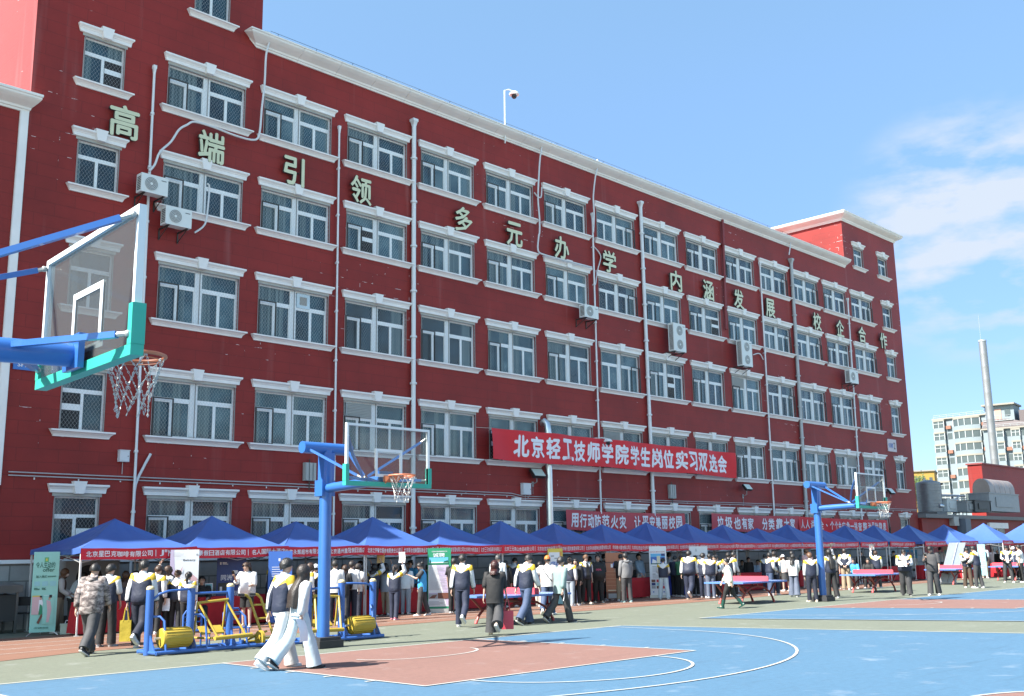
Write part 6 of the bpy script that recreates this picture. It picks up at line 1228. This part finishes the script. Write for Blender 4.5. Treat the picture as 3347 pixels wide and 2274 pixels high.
    if skirt: b.loft([[Lg(v) for v in ring(V((0, 0, z)), a, d, V((1, 0, 0)), V((0, 1, 0)))] for z, a, d in ((.05, .16, .115), (-.2, .175, .135), (-.45, .19, .16))], 0, cap=False)
    else:
        for s in (-1, 1):
            h, k, an, fd, fp = J[s]; wq = .022*wide
            pts = [h+V((0, 0, .03)), h.lerp(k, .25), h.lerp(k, .6), h.lerp(k, .88), k.lerp(an, .08), k.lerp(an, .35), k.lerp(an, .7), an+V((0, -.005, -.015))]; rs = [.096, .099, .090, .081+wq*.6, .078+wq*.8, .076+wq, .073+wq*1.3, .071+wq*1.7]
            rs = [r*(1+(fat-1)*.8) if i < 5 else r*(1+(fat-1)*.4) for i, r in enumerate(rs)]
            if bare: pts = pts[:4]; rs = [.095, .1, .098, .1]
            if sh == 'boot': rs[4:] = [.06, .055, .05, .045]
            b.tube([Lg(v) for v in pts], [r*sc_*rnd.uniform(.95, 1.06) for r in rs], 14)
    b.obj('shorts' if bare else 'skirt' if skirt else 'trousers', cm(legs), t, smooth=True, world=False, sharp=80)
    # shoes
    for s in (-1, 1):
        h, k, an, fd, fp = J[s]; b = MB(); f = V((fd.x, fd.y, fd.z)).normalized(); x = f.cross(V((0, 0, 1))).normalized(); u = x.cross(f).normalized(); o_ = C0+an
        hh = .0 if sh != 'boot' else .0
        def rg(d, wd, zt, zb): c = o_+f*d; return [(c+x*(-wd)+u*zb)*sc_, (c+x*wd+u*zb)*sc_, (c+x*wd*1.05+u*(zb+.03))*sc_, (c+x*wd*.8+u*(zt*.7+zb*.3))*sc_, (c+x*wd*.3+u*zt)*sc_, (c-x*wd*.3+u*zt)*sc_, (c-x*wd*.8+u*(zt*.7+zb*.3))*sc_, (c-x*wd*1.05+u*(zb+.03))*sc_]
        R_ = [rg(-.072, .022, -.005, -.07), rg(-.058, .036, .012, -.075), rg(-.01, .040, .018, -.075), rg(.06, .042, -.012, -.075), rg(.12, .046, -.028, -.073), rg(.165, .038, -.04, -.070), rg(.188, .018, -.052, -.066)]
        b.loft(R_, 0); so_ = b.obj('boot' if sh == 'boot' else 'shoe', shm[sh], t, smooth=True, world=False, sharp=75)
        if sh == 'boot': b = MB(); b.tube([(C0+an+V((0, 0, -.05)))*sc_, (C0+an.lerp(k, .15))*sc_, (C0+an.lerp(k, .52))*sc_], [.05*sc_, .058*sc_, .066*sc_], 14); b.obj('shaft', shm['boot'], so_, smooth=True, world=False)
        else: b = MB(); b.loft([[(q-u*.003*sc_) for q in (r[0], r[1])]+[(q-u*.022*sc_) for q in (r[1], r[0])] for r in R_], 0); b.obj('sole', shm['sole'] if sh != 'white' else shm['white'], so_, world=False)
    # hair, cap, face
    if hs != 'cap': hairmesh(hc*sc_/sc_, lambda v: HR(v), hs, len(PEOPLE))
    hb = hairmesh(hc, HR, hs if not hs.startswith('cap') else 'buzz', len(PEOPLE)); hb.v = [tuple(V(v)*sc_) for v in hb.v]; hb.obj('hair', hairm[hair], t, smooth=True, world=False, sharp=70)
    if hs.startswith('cap'):
        cc_ = {'capo': mat('cap_orange', (.58, .16, .03), .6), 'capw': mat('cap_white', (.70, .70, .70), .6), 'capb': mat('cap_black', (.015, .015, .017), .6)}[hs]
        b = MB(); rows = []
        for i in range(1, 8):
            ph = rad(92)*i/7; rows.append([(hc+HR(V((.096*math.sin(ph)*math.sin(2*PI*j/20), .115*math.sin(ph)*math.cos(2*PI*j/20)-.004, .035+.118*math.cos(ph)))))*sc_ for j in range(20)])
        b.loft(rows, 0, cap=True); b.loft([[(hc+HR(V((x, y, z))))*sc_ for x, y, z in ((-.08, .09, .035), (.08, .09, .035), (.08, .09, .047), (-.08, .09, .047))], [(hc+HR(V((x, y, z))))*sc_ for x, y, z in ((-.055, .19, .02), (.055, .19, .02), (.055, .19, .028), (-.055, .19, .028))]]); b.obj('cap', cc_, t, smooth=True, world=False, sharp=60)
    if 50 < face % 360 < 310:
        b = MB()
        for s in (-1, 1): b.sphere((hc+HR(V((s*.031, .088, .008))))*sc_, .0095*sc_, 5, 0, (1.4, .7, .8)); q = [(hc+HR(V((s*xx, yy, zz))))*sc_ for xx, yy, zz in ((.014, .094, .030), (.032, .092, .034), (.050, .082, .028))]; b.tube(q, .0045*sc_, 5)
        fo_ = b.obj('eyes', facem, t, smooth=True, world=False)
        b = MB(); b.tube([(hc+HR(V(q)))*sc_ for q in ((-.022, .088, -.058), (0, .096, -.056), (.022, .088, -.058))], [.004*sc_, .007*sc_, .004*sc_], 6); b.obj('mouth', lipm, t, smooth=True, world=False)
        if extra == 'mask' :
            b = MB(); rows = []
            for zz, w2, yy in ((-.085, .045, .072), (-.06, .062, .098), (-.03, .066, .112), (-.008, .06, .102)): rows.append([(hc+HR(V((w2*math.sin(q*.45), yy*math.cos(q*.45)+.006, zz))))*sc_ for q in range(-3, 4)])
            b.loft(rows, 0, cap=False, close=False); b.obj('face_mask', maskm, t, smooth=True, world=False)
        if extra in ('glasses', 'glasses2'):
            b = MB()
            for s in (-1, 1): b.tube([(hc+HR(V((s*.033+.024*math.cos(q*PI/6), .104-.012*abs(s*.033+.024*math.cos(q*PI/6))/.05, .006+.019*math.sin(q*PI/6)))))*sc_ for q in range(13)], .0028*sc_, 5, cap=False); b.tube([(hc+HR(V((s*.057, .09, .01))))*sc_, (hc+HR(V((s*.08, .0, .012))))*sc_], .0028*sc_, 5)
            b.tube([(hc+HR(V((-.01, .104, .01))))*sc_, (hc+HR(V((.01, .104, .01))))*sc_], .003*sc_, 5); b.obj('glasses', dark, t, world=False)
    if extra == 'strap' or extra == 'bag':
        b = MB(); P_ = [(-.12, .03, .49), (-.10, -.115, .42), (.0, -.138, .25), (.13, -.118, .08), (.17, -.02, .0)]
        b.tube([T(V((q[0]*fat, q[1]*fat*1.06, q[2]))) for q in P_], [(.022*sc_, .006*sc_)]*5, 6); b.obj('shoulder_strap', cm('black'), t, world=False)
        if extra == 'bag': b = MB(); c_ = T((.19*fat, .02, -.03)); k = sc_; b.box(c_.x-.05*k, c_.x+.05*k, c_.y-.13*k, c_.y+.13*k, c_.z-.12*k, c_.z+.08*k); b.obj('bag', cm('black'), t, world=False)
    if extra == 'print': b = MB(); write(b, 'DEVIL', T((0, .139*fat, .27)), (-1, 0, 0), (0, 0, 1), .2*sc_, .06*sc_, 0, fn=lambda q: V((q.x, q.y+.045-.9*q.x*q.x, q.z))); b.obj('lettering', mat('print_hotpink', (.70, .06, .16), .5), o2, world=False)
    if extra == 'backprint': b = MB(); b.loft([[T((x, -.135-.0, z)) for x, z in ((-.07, .02), (-.02, .02), (-.02, .03), (-.07, .03))], [T((x, -.136, z)) for x, z in ((-.02, .2), (.0, .2), (.0, .21), (-.02, .21))]]); b.loft([[T((x, -.136, z)) for x, z in ((.03, .02), (.08, .02), (.08, .1), (.03, .1))], [T((x, -.1365, z)) for x, z in ((.04, .03), (.07, .03), (.07, .2), (.05, .2))]]); b.obj('back_print', mat('print_navyblue', (.1, .14, .25)), o2, world=False)
    MW = Matrix.Translation(t.location) @ Matrix.Rotation(fa, 4, 'Z')
    PEOPLE.append(t); t['_h'] = 0; del t['_h']
    return dict(t=t, hands={s: MW @ (hands[s]*sc_) for s in hands}, fa=fa, sc=sc_, MW=MW)
def sheetpaper(P, s, label, w_=.21, h_=.297, tilt=0, yaw=0, drop=.5, m=None, curl=.02):
    c = P['hands'][s]; o = thing('paper_sheet', c, label, 'paper', 'papers held in hands', P['fa']+rad(yaw)) if False else None
    b = MB(); n = 6; k = 5; grid = []
    for i in range(n+1):
        for j in range(k+1): u = i/n-.5; v = j/k; grid.append((u*w_, curl*math.cos(u*3)+.03*math.sin(v*3), -v*h_+h_*(1-drop)))
    for dy in (0, .002):
        o0 = len(b.v); b.v += [(x, y+dy, z) for x, y, z in grid]
        for i in range(n):
            for j in range(k): a = o0+i*(k+1)+j; q = (a, a+1, a+k+2, a+k+1); b.f.append(q if dy else tuple(reversed(q))); b.m.append(0)
    o = b.obj('paper_sheet', m or paper, None, smooth=True, world=False); o.location = c; o.rotation_euler = (rad(tilt), 0, P['fa']+rad(yaw)); return tag(o, label, 'paper', 'papers held in hands')
def phone(P, s, label):
    c = P['hands'][s]; b = MB(); b.box(-.036, .036, -.006, .006, -.02, .13); b.box(-.033, .033, .0061, .0065, -.015, .125); o = b.obj('mobile_phone', dark, None, world=False); o.location = c; o.rotation_euler = (rad(-35), 0, P['fa']); return tag(o, label, 'phone')
def carrier(P, s, label, m, w_=.26, h_=.36, d_=.10, drop=.25):
    c = P['hands'][s]; t = thing('paper_bag', (c.x, c.y, max(c.z-drop-h_, .02)), label, 'bag', None, P['fa']+rad(15)); b = MB(); b.loft([[(-w_/2, -d_/2, 0), (w_/2, -d_/2, 0), (w_/2, d_/2, 0), (-w_/2, d_/2, 0)], [(-w_/2, -d_/2, h_), (w_/2, -d_/2, h_), (w_/2, d_/2, h_), (-w_/2, d_/2, h_)]], cap=False); b.quad((-w_/2, -d_/2, 0), (-w_/2, d_/2, 0), (w_/2, d_/2, 0), (w_/2, -d_/2, 0)); b.obj('body', m, t, world=False)
    top = c.z-t.location.z
    for y in (-d_/2, d_/2): b = MB(); b.tube([(-w_*.25, y, h_-.02), (-.02, y*.2, top), (.02, y*.2, top), (w_*.25, y, h_-.02)], .008, 6); b.obj('handle', m, t, world=False)
    return t
P_ = person
P_('t1', 575, 945, 283, 95, 'talk', 'brown', 'khaki', 'lbrown', 'mid', 'woman in a brown top and white sleeves with face mask, right of the mint poster', slv='long', slc='white', extra='mask', wide=1)
P_('t1', 700, 925, 325, 80, 'bend', 'pale', 'black', 'black', 'bun', 'person with dark hair in a pale shirt bending beside the woman in brown', slv='long')
P_('t1', 885, 1080, 232, 60, 'stand', 'white', 'black', 'black', 'buzz', 'short haired person in white half hidden behind the camouflage jacket', slv='long')
P_('t1', 890, 1165, 222, 28, 'walk', 'camo', 'char', 'black', 'buzz', 'big man walking in a grey camouflage jacket and black trousers', sh='black', fat=1.17, hem=.12, wide=.6)
P_('t1', 1060, 1085, 232, 30, 'stand2', 'J', 'black', 'black', 'fringe', 'student with tousled black hair just right of the camouflage jacket man', sh='grey', slv='half', wide=.5)
q = P_('t1', 1395, 1100, 192, 25, 'lift', 'J', 'dnavy', 'black', 'short', 'tall student in a school jacket walking with a yellow bag', mirror=False, wide=.4, fat=1.08)
carrier(q, -1, 'yellow carrier bag held low by the tall walking student', cm('yellow'), .22, .42)
P_('t1', 1230, 940, 310, 15, 'stand', 'J', 'jeans', 'brown', 'mid', 'girl with brown hair standing left of the tall student with the yellow bag')
P_('t1', 1305, 935, 308, 40, 'talk', 'J', 'dnavy', 'dark', 'mid', 'dark haired girl right behind the tall student with the yellow bag')
q = P_('t2', 400, 1170, 308, 40, 'stand', 'J', 'black', 'brown', 'short', 'brown haired student holding a folded sheet behind the first blue post')
sheetpaper(q, 1, 'white folded sheet held behind the first blue machine post', yaw=20, drop=.7)
P_('t2', 465, 1165, 368, -10, 'stand', 'J', 'black', 'brown', 'mid', 'brown haired girl half hidden in the group left of the bakery poster')
P_('t2', 545, 1150, 315, 250, 'raise', 'white', 'black', 'brown', 'mid', 'girl with long brown hair looking left, in front of the bakery poster', head=(2, 10))
P_('t2', 640, 1160, 368, 10, 'talk', 'J', 'black', 'brown', 'bun', 'student with hair tied up seen from behind, in front of the bakery poster')
P_('t2', 780, 1165, 390, 20, 'stand', 'J', 'black', 'black', 'pony', 'student with a black ponytail at the right edge of the bakery poster')
P_('t2', 955, 1080, 520, 180, 'sit', 'black', 'black', 'black', 'short', 'person seated in shade behind the framed menus', seated=.0)
q = P_('t3', 185, 1000, 245, 205, 'phoner', 'white', 'black', 'brown', 'pony', 'woman in white tee, black shorts and face mask looking at a phone', slv='half', extra='shorts', fat=1.18, hem=.06, head=(22, 20))
phone(q, 1, 'dark mobile phone held by the masked woman in shorts'); sheetpaper(q, -1, 'white sheet held at the waist of the masked woman in shorts', yaw=30, tilt=-20)
P_('t3', 470, 950, 235, 25, 'bend', 'J', 'black', 'black', 'short', 'student bending forward under the blue poster, left of the walking couple')
P_('t3', 575, 1462, 188, 62, 'walk', 'J', 'white', 'black', 'fringe', 'boy of the walking couple in a school jacket and white trousers', wide=1.1, fat=1.0)
q = P_('t3', 770, 1470, 262, 58, 'walk2', 'white', 'ljeans', 'dark', 'long', 'girl of the walking couple with long dark hair, white top and pale wide jeans', wide=1.6, fat=.94, mirror=False, sh='black')
sheetpaper(q, 1, 'white sheets carried low by the girl of the walking couple', .27, .36, tilt=12, yaw=-60, drop=.85)
P_('t3', 880, 960, 255, 70, 'stand', 'J', 'dnavy', 'brown', 'long', 'girl with long brown hair just behind the walking couple')
P_('t3', 945, 950, 278, 30, 'stand2', 'J', 'dnavy', 'black', 'capw', 'student in a white cap partly behind the middle hoop post')
P_('t3', 1175, 960, 222, 5, 'stand', 'white', 'dnavy', 'black', 'short', 'short haired person in white shirt seen from behind, right of the middle hoop post', slv='half', hem=.05)
P_('t3', 1275, 925, 280, 20, 'talk', 'black', 'char', 'brown', 'mid', 'woman in a black jacket with brown hair, left of the white printed tee', hem=.12)
P_('t3', 1362, 915, 232, 15, 'stand', 'white', 'dnavy', 'dark', 'short', 'short haired person in white behind the woman in the black jacket')
P_('t4', 310, 1305, 448, 35, 'stand', 'white', 'dnavy', 'dark', 'bob', 'person in a white tee with a blue print on its back', slv='short', extra='backprint', hem=.05)
P_('t4', 345, 1250, 408, 20, 'stand2', 'J', 'navy', 'black', 'short', 'black haired student behind the white printed tee')
P_('t4', 415, 1265, 475, 25, 'raise', 'J', 'navy', 'auburn', 'pony', 'student lifting a white sheet, between printed tee and tan folder')
q = P_('t4', 560, 1270, 455, 30, 'raise', 'J', 'black', 'black', 'bob', 'girl shading her face with a tan folder')
sheetpaper(q, 1, 'tan folder held up by a girl in the crowd', .24, .33, yaw=10, drop=.3, m=mat('folder_tan', (.58, .36, .14), .6))
P_('t4', 740, 1255, 450, 5, 'raise2', 'gdenim', 'khaki', 'black', 'bob', 'person in a grey denim jacket and khaki trousers right of the tan folder', hem=.12, wide=.6)
q = P_('t4', 880, 1325, 470, 25, 'raise', 'J', 'navy', 'dark', 'pony', 'student with pink shoes and jacket slipping off, holding up a white sheet', sh='pink')
sheetpaper(q, 1, 'white sheet held up beside the student with pink shoes', yaw=-10, drop=.2)
P_('t4', 1050, 1240, 448, 10, 'stand', 'pale', 'gdenim', 'brown', 'bob', 'woman with a brown bob, pale sweater and grey jeans seen from behind', hem=.03)
P_('t4', 1135, 1200, 402, 200, 'talk', 'blue', 'navy', 'black', 'bun', 'woman in a blue vest facing the camera behind the brown bob', extra='vest', hem=.08)
q = P_('t4', 1300, 1262, 430, 275, 'phone', 'blue', 'char', 'black', 'bun', 'woman in a bright blue vest looking at a phone, left of the green poster', slv='short', slc='char', extra='vest', hem=.12, fat=1.05)
phone(q, -1, 'dark phone held by the woman in the bright blue vest')
P_('t5', 365, 1160, 345, 20, 'stand', 'black', 'black', 'black', 'short', 'person in dark clothes half hidden right of the green poster', slv='short')
P_('t5', 490, 1352, 280, 12, 'lift', 'J', 'navy', 'black', 'short', 'student walking away, right of the green recruiting poster')
q = P_('t5', 960, 1470, 372, 8, 'lift', 'black', 'char', 'auburn', 'bob', 'girl in a loose black tee and wide black trousers with a red bag', slv='half', wide=1.6, hem=.16, fat=1.12, mirror=False, sh='cream')
carrier(q, 1, 'red paper bag carried by the girl in the black tee', mat('bag_red', (.60, .06, .09), .5), .27, .40)
P_('t5', 1005, 1130, 292, 10, 'stand', 'pale', 'char', 'grey', 'buzz', 'man with cropped grey hair in a pale shirt behind the girl in the black tee')
q = P_('t5', 1220, 1060, 345, 15, 'bend', 'J', 'black', 'black', 'short', 'student leaning over behind the table tennis table, holding white papers')
sheetpaper(q, -1, 'white papers behind the first table tennis table', yaw=0)
P_('t5', 1410, 1318, 278, 40, 'walk', 'J', 'jeans', 'black', 'fringe', 'student looking down as he walks past the first table tennis table', head=(30, 10), wide=.9, sh='black')
P_('t5', 1720, 1180, 318, 8, 'walk2', 'white', 'jeans', 'black', 'capo', 'person in an orange cap and white tee with a black shoulder strap', slv='short', extra='strap', hem=.05, fat=1.05)
q = P_('t5', 1900, 1290, 322, 48, 'walk2', 'sage', 'char', 'black', 'short', 'man in a grey green shirt and black trousers striding with a white sheet', sh='black', hem=.12, wide=.5)
sheetpaper(q, 1, 'white sheet carried by the man in the grey green shirt', .26, .26, yaw=-40, drop=.8)
P_('t5', 2040, 1050, 345, 25, 'stand', 'J', 'gdenim', 'dark', 'bun', 'student with a black shoulder strap right of the grey green shirt', extra='strap')
P_('t6', 165, 1090, 375, 20, 'stand', 'black', 'jeans', 'black', 'short', 'person in black left of the blond student', extra='bag')
P_('t6', 310, 1085, 318, 150, 'stand', 'J', 'black', 'lbrown', 'fringe', 'blond haired student in an open jacket facing the camera', slv='half', inner='black', sh='cream', fat=1.08)
P_('t6', 500, 1065, 318, 172, 'stand', 'black', 'black', 'black', 'short', 'big man in a black tee with a pink print facing the camera', slv='half', fat=1.38, extra='print', hem=.1, sh='cream')
P_('t6', 590, 1020, 308, 30, 'stand', 'black', 'black', 'black', 'short', 'black haired person right behind the big man in the printed tee')
q = P_('t6', 655, 1020, 385, 170, 'read', 'grey', 'black', 'black', 'capb', 'person in a black cap and grey tee holding a sheet, before the terracotta poster', slv='short')
sheetpaper(q, -1, 'white sheet held by the person in the black cap', yaw=10)
P_('t6', 850, 1040, 302, 5, 'stand2', 'black', 'khaki', 'black', 'short', 'man in a black tee and khaki trousers left of the grey hoodie', slv='short', hem=.06)
P_('t6', 930, 1060, 290, 330, 'stand', 'grey', 'char', 'black', 'short', 'man in a dark grey hooded top and glasses seen from behind', extra='hood', fat=1.1, sh='cyan', hem=.04)
P_('t6', 1150, 990, 308, 130, 'hip', 'denim', 'beige', 'black', 'fringe', 'man in a pale denim shirt and beige trousers leaning back', wide=1.0, sh='cream', hem=.06)
P_('t6', 1495, 1015, 368, 4, 'wide', 'J', 'ljeans', 'black', 'short', 'student in pale jeans standing with legs apart before a white poster', fat=1.05, wide=.5)
P_('t6', 1590, 960, 288, 15, 'stand', 'lgrey', 'lgrey', 'black', 'short', 'person in a pale grey tee behind the student in pale jeans', slv='short')
P_('t6', 1665, 970, 338, 25, 'talk', 'navy', 'black', 'black', 'short', 'person in dark navy between pale grey tee and green shirt')
P_('t6', 1755, 975, 332, 30, 'talk', 'green', 'black', 'brown', 'short', 'person in a green shirt behind a large student', slv='short')
P_('t6', 1890, 1020, 252, 15, 'lift', 'J', 'navy', 'black', 'short', 'large student lifting one heel, in front of the round emblem poster', fat=1.26, sh='cream')
P_('t6', 2105, 992, 293, 15, 'stand', 'J', 'navy', 'black', 'short', 'student seen from behind at the right edge of the round emblem poster')
P_('t6', 2210, 995, 303, -6, 'stand2', 'J', 'gb', 'black', 'short', 'student with broad shoulders left of the girl in green boots', fat=1.1)
q = P_('t7', 205, 890, 290, 195, 'read', 'J', 'black', 'black', 'pony', 'smiling student in glasses facing the camera beside the girl in green boots', extra='glasses')
sheetpaper(q, 1, 'white sheet held by the smiling student in glasses')
P_('t7', 370, 1048, 335, 278, 'walk', 'cream', 'black', 'black', 'bun', 'girl in a cream blouse, black leggings and dark green boots', sh='boot', hem=.10, fat=1.0, head=(4, 0))
P_('t7', 365, 880, 258, 10, 'stand', 'J', 'black', 'black', 'short', 'student seen from behind just above the girl in green boots')
P_('t7', 430, 875, 252, 65, 'stand2', 'J', 'black', 'black', 'short', 'student turned to the right behind the second table tennis table')
P_('t7', 545, 780, 440, 170, 'sit', 'grey', 'black', 'black', 'short', 'seated person in grey behind a red table, left of two', seated=0)
P_('t7', 765, 780, 425, 170, 'sit', 'lblue', 'black', 'black', 'short', 'seated person in pale blue behind a red table, right of two', seated=0)
q = P_('t7', 930, 868, 262, 55, 'talk', 'J', 'jeans', 'black', 'short', 'student in jeans with a tied white top, looking left', head=(4, -80))
sheetpaper(q, -1, 'white sheet held by the student looking left at the table')
P_('t7', 1000, 860, 246, 15, 'stand', 'J', 'navy', 'dark', 'short', 'dark haired student behind the student looking left')
P_('t7', 1085, 800, 310, 190, 'stand', 'char', 'char', 'black', 'mid', 'woman in dark grey and glasses left of the white cap', extra='glasses')
P_('t7', 1140, 810, 298, 320, 'talk', 'ppink', 'char', 'brown', 'capw', 'woman with a white cap, pale pink top and dark skirt', slv='half', extra='skirt')
P_('t7', 1262, 888, 278, 6, 'talk', 'white', 'gb', 'black', 'mid', 'woman in a white blouse and wide blue grey trousers seen from behind', wide=1.8, hem=.06)
P_('t7', 1245, 790, 240, 20, 'stand', 'black', 'black', 'black', 'short', 'black haired person behind the woman in the white blouse')
P_('t7', 1355, 750, 222, 60, 'bend', 'lblue', 'dnavy', 'black', 'short', 'person in a blue vest and pale shirt bending at a table', slc='pale', slv='half', extra='vest')
P_('t7', 1460, 765, 216, 330, 'stand', 'pink', 'beige', 'lbrown', 'short', 'person in a pink tee and pale trousers left of the far hoop post', slv='short', hem=.1)
P_('t7', 1510, 955, 258, 340, 'stand', 'J', 'dnavy', 'lbrown', 'short', 'student half hidden by the far hoop post', sh='cream')
P_('t7', 1685, 890, 330, 20, 'stand', 'J', 'navy', 'black', 'short', 'student just right of the far hoop post holding white papers', mirror=True)
q = P_('t7', 1780, 905, 212, 330, 'raise', 'J', 'black', 'black', 'long', 'long haired student shading her head with a sheet', wide=.8)
sheetpaper(q, 1, 'white sheet held over the head of a long haired student', tilt=70, drop=.4); sheetpaper(q, -1, 'white papers held low by the long haired student', .24, .3, drop=.8)
P_('t7', 1980, 790, 205, 4, 'back', 'J', 'khaki', 'dark', 'short', 'student in khaki trousers with hands behind the back', wide=.4)
P_('t7', 2200, 700, 248, 170, 'stand', 'black', 'black', 'black', 'short', 'dark silhouetted person standing under a tent', fat=1.1)
q = P_('t8', 300, 940, 408, 6, 'raise', 'J', 'char', 'brown', 'short', 'student raising a sheet to the head behind the third table tennis table', mirror=True)
sheetpaper(q, -1, 'white sheet raised behind the third table tennis table', tilt=30, drop=.4)
P_('t8', 500, 830, 412, 35, 'bend', 'J', 'dnavy', 'black', 'short', 'student in the shade of a tent left of the big reading student')
q = P_('t8', 700, 1045, 374, 178, 'read', 'J', 'char', 'black', 'buzz', 'big student in glasses reading a sheet while walking', fat=1.30, extra='glasses', sh='black', wide=.6)
sheetpaper(q, 1, 'pale sheet being read by the big student in glasses', .30, .2, yaw=180, drop=.5, m=paper)
q = P_('t8', 1085, 1040, 330, 190, 'phone', 'char', 'char', 'black', 'fringe', 'man in a black shirt, black trousers and glasses looking at a phone', slv='half', fat=1.14, extra='glasses2', wide=.8, hem=.06, mirror=True)
phone(q, 1, 'dark phone held by the man in the black shirt')
P_('t8', 1190, 800, 362, 20, 'stand', 'lgrey', 'char', 'black', 'short', 'person in pale grey under a tent behind the man in the black shirt')
P_('t8', 1560, 935, 355, 165, 'fold', 'J', 'tbrown', 'black', 'fringe', 'student in brown trousers with arms folded', head=(26, -20), wide=.3)
P_('t8', 1700, 938, 338, 300, 'talk', 'J', 'char', 'black', 'fringe', 'student facing left beside the one with folded arms', head=(20, 0))
P_('t8', 1790, 800, 335, 8, 'stand', 'navy', 'khaki', 'dark', 'short', 'man in a navy vest over a pale shirt seen from behind', slc='pale', slv='half', extra='vest', fat=1.15)
P_('t8', 1915, 755, 382, 20, 'stand', 'ppink', 'ppink', 'dark', 'short', 'person dressed in pale pink near the right frame edge')
P_('t8', 2120, 865, 335, 178, 'wide', 'J', 'char', 'black', 'fringe', 'student in an open jacket facing the camera near the right frame edge', inner='white')
P_('t8', 2220, 815, 358, 200, 'stand', 'J', 'black', 'black', 'capw', 'student in a white cap near the right frame edge')
P_('t8', 2305, 860, 325, 280, 'stand2', 'white', 'black', 'black', 'short', 'person in a white tee and black trousers at the right frame edge', slv='short', fat=1.1)
P_('t4', 1385, 1195, 470, 30, 'stand', 'black', 'black', 'dark', 'bun', 'dark haired person half hidden between the blue vests and the green poster')
P_('t4', 100, 1240, 470, 15, 'stand', 'white', 'navy', 'black', 'short', 'person in white half hidden left of the white printed tee')
P_('t4', 640, 1215, 452, 25, 'stand', 'J', 'navy', 'black', 'short', 'student half hidden behind the tan folder')
P_('t4', 980, 1215, 470, 15, 'talk', 'J', 'navy', 'black', 'bob', 'student half hidden left of the brown bob')
P_('t5', 1110, 1075, 385, 20, 'stand', 'black', 'black', 'black', 'short', 'person in black in the shade right of the cropped grey hair')
P_('t5', 1590, 1060, 400, 30, 'talk', 'J', 'beige', 'black', 'short', 'student half hidden left of the orange cap')
P_('t5', 2130, 1040, 362, 200, 'stand', 'black', 'black', 'black', 'short', 'dark haired person in the shade behind the shoulder strap students')
P_('t6', 370, 1020, 345, 30, 'stand', 'white', 'black', 'dark', 'short', 'person in white half hidden behind the blond student', slv='short')
P_('t6', 1985, 960, 335, 20, 'stand', 'red', 'black', 'black', 'short', 'person in a red top half hidden behind the large student', slv='short')
P_('t6', 2290, 985, 330, 190, 'talk', 'J', 'black', 'black', 'short', 'student facing the camera at the right of the round emblem poster')
P_('t7', 15, 878, 268, 10, 'stand', 'J', 'navy', 'black', 'short', 'student seen from behind left of the broad shouldered student')
P_('t7', 2300, 770, 365, 190, 'sit', 'black', 'black', 'black', 'short', 'person seated in shade right of the dark silhouette', seated=0)
P_('t7', 2090, 770, 395, 180, 'sit', 'blue', 'black', 'black', 'short', 'person seated in blue behind the student with hands behind the back', seated=0)
P_('t8', 190, 760, 520, 170, 'sit', 'black', 'black', 'dark', 'short', 'person seated in shade left of the raised sheet', seated=0)
P_('t8', 420, 760, 520, 180, 'sit', 'char', 'black', 'black', 'short', 'person seated in shade behind the third table tennis table', seated=0)
P_('t8', 1990, 770, 400, 210, 'stand', 'black', 'black', 'black', 'short', 'person in black right of the one dressed in pale pink')
P_('t8', 1480, 780, 380, 20, 'stand', 'J', 'navy', 'black', 'short', 'student in the shade behind the leaning grey stand')
P_('t8', 2180, 790, 372, 330, 'stand', 'J', 'black', 'lbrown', 'bob', 'light haired student behind the white cap near the right frame edge')
P_('t6', 60, 1010, 350, 25, 'stand', 'white', 'black', 'black', 'short', 'person in white in the shade left of the person in black with a bag', slv='short')
P_('t6', 745, 985, 345, 20, 'stand', 'navy', 'black', 'black', 'short', 'person in navy in the shade right of the black cap')
P_('t6', 1010, 985, 415, 200, 'sit', 'char', 'black', 'black', 'short', 'person seated in shade right of the grey hoodie', seated=0)
P_('t6', 1420, 955, 335, 20, 'talk', 'J', 'navy', 'black', 'short', 'student half hidden behind the student in pale jeans')
P_('t7', 640, 790, 330, 170, 'stand', 'black', 'black', 'dark', 'short', 'person standing in shade between the two seated people')
P_('t7', 870, 800, 285, 20, 'stand', 'J', 'navy', 'black', 'short', 'student half hidden behind the student in jeans')
P_('t7', 1600, 790, 290, 20, 'stand', 'J', 'black', 'black', 'short', 'student in the shade right behind the far hoop post')
P_('t7', 1830, 780, 275, 160, 'stand', 'grey', 'black', 'black', 'short', 'person in grey in the shade behind the long haired student', slv='short')
# ---- turn the skeletons into meshes (one evaluation for all), then shape nose, ears and brow
bpy.context.view_layer.update(); dg = bpy.context.evaluated_depsgraph_get(); news = []
for o, hc, HR, s_, face in SK: news.append(bpy.data.meshes.new_from_object(o.evaluated_get(dg)))
for (o, hc, HR, s_, face), me in zip(SK, news):
    old = o.data; o.modifiers.clear(); o.data = me; me.name = 'body'; bpy.data.meshes.remove(old); me.materials.clear(); me.materials.append(skinm); me.polygons.foreach_set('use_smooth', [True]*len(me.polygons))
    fx_, ux_, fz_ = HR(V((0, 1, 0))), HR(V((1, 0, 0))), HR(V((0, 0, 1)))
    for v in me.vertices:
        d = (v.co-hc)/s_
        if d.length > .2: continue
        x, y, z = d.dot(ux_), d.dot(fx_), d.dot(fz_)
        if y > .05 and z > -.11: v.co += fx_*(s_*.026*math.exp(-(x/.016)**2-((z+.022)/.026)**2)) - fx_*(s_*.006*math.exp(-((abs(x)-.032)/.014)**2-((z-.008)/.014)**2))
        if abs(x) > .05 and abs(y) < .04: v.co += ux_*(math.copysign(1, x)*s_*.018*math.exp(-(y/.02)**2-((z-.0)/.03)**2))
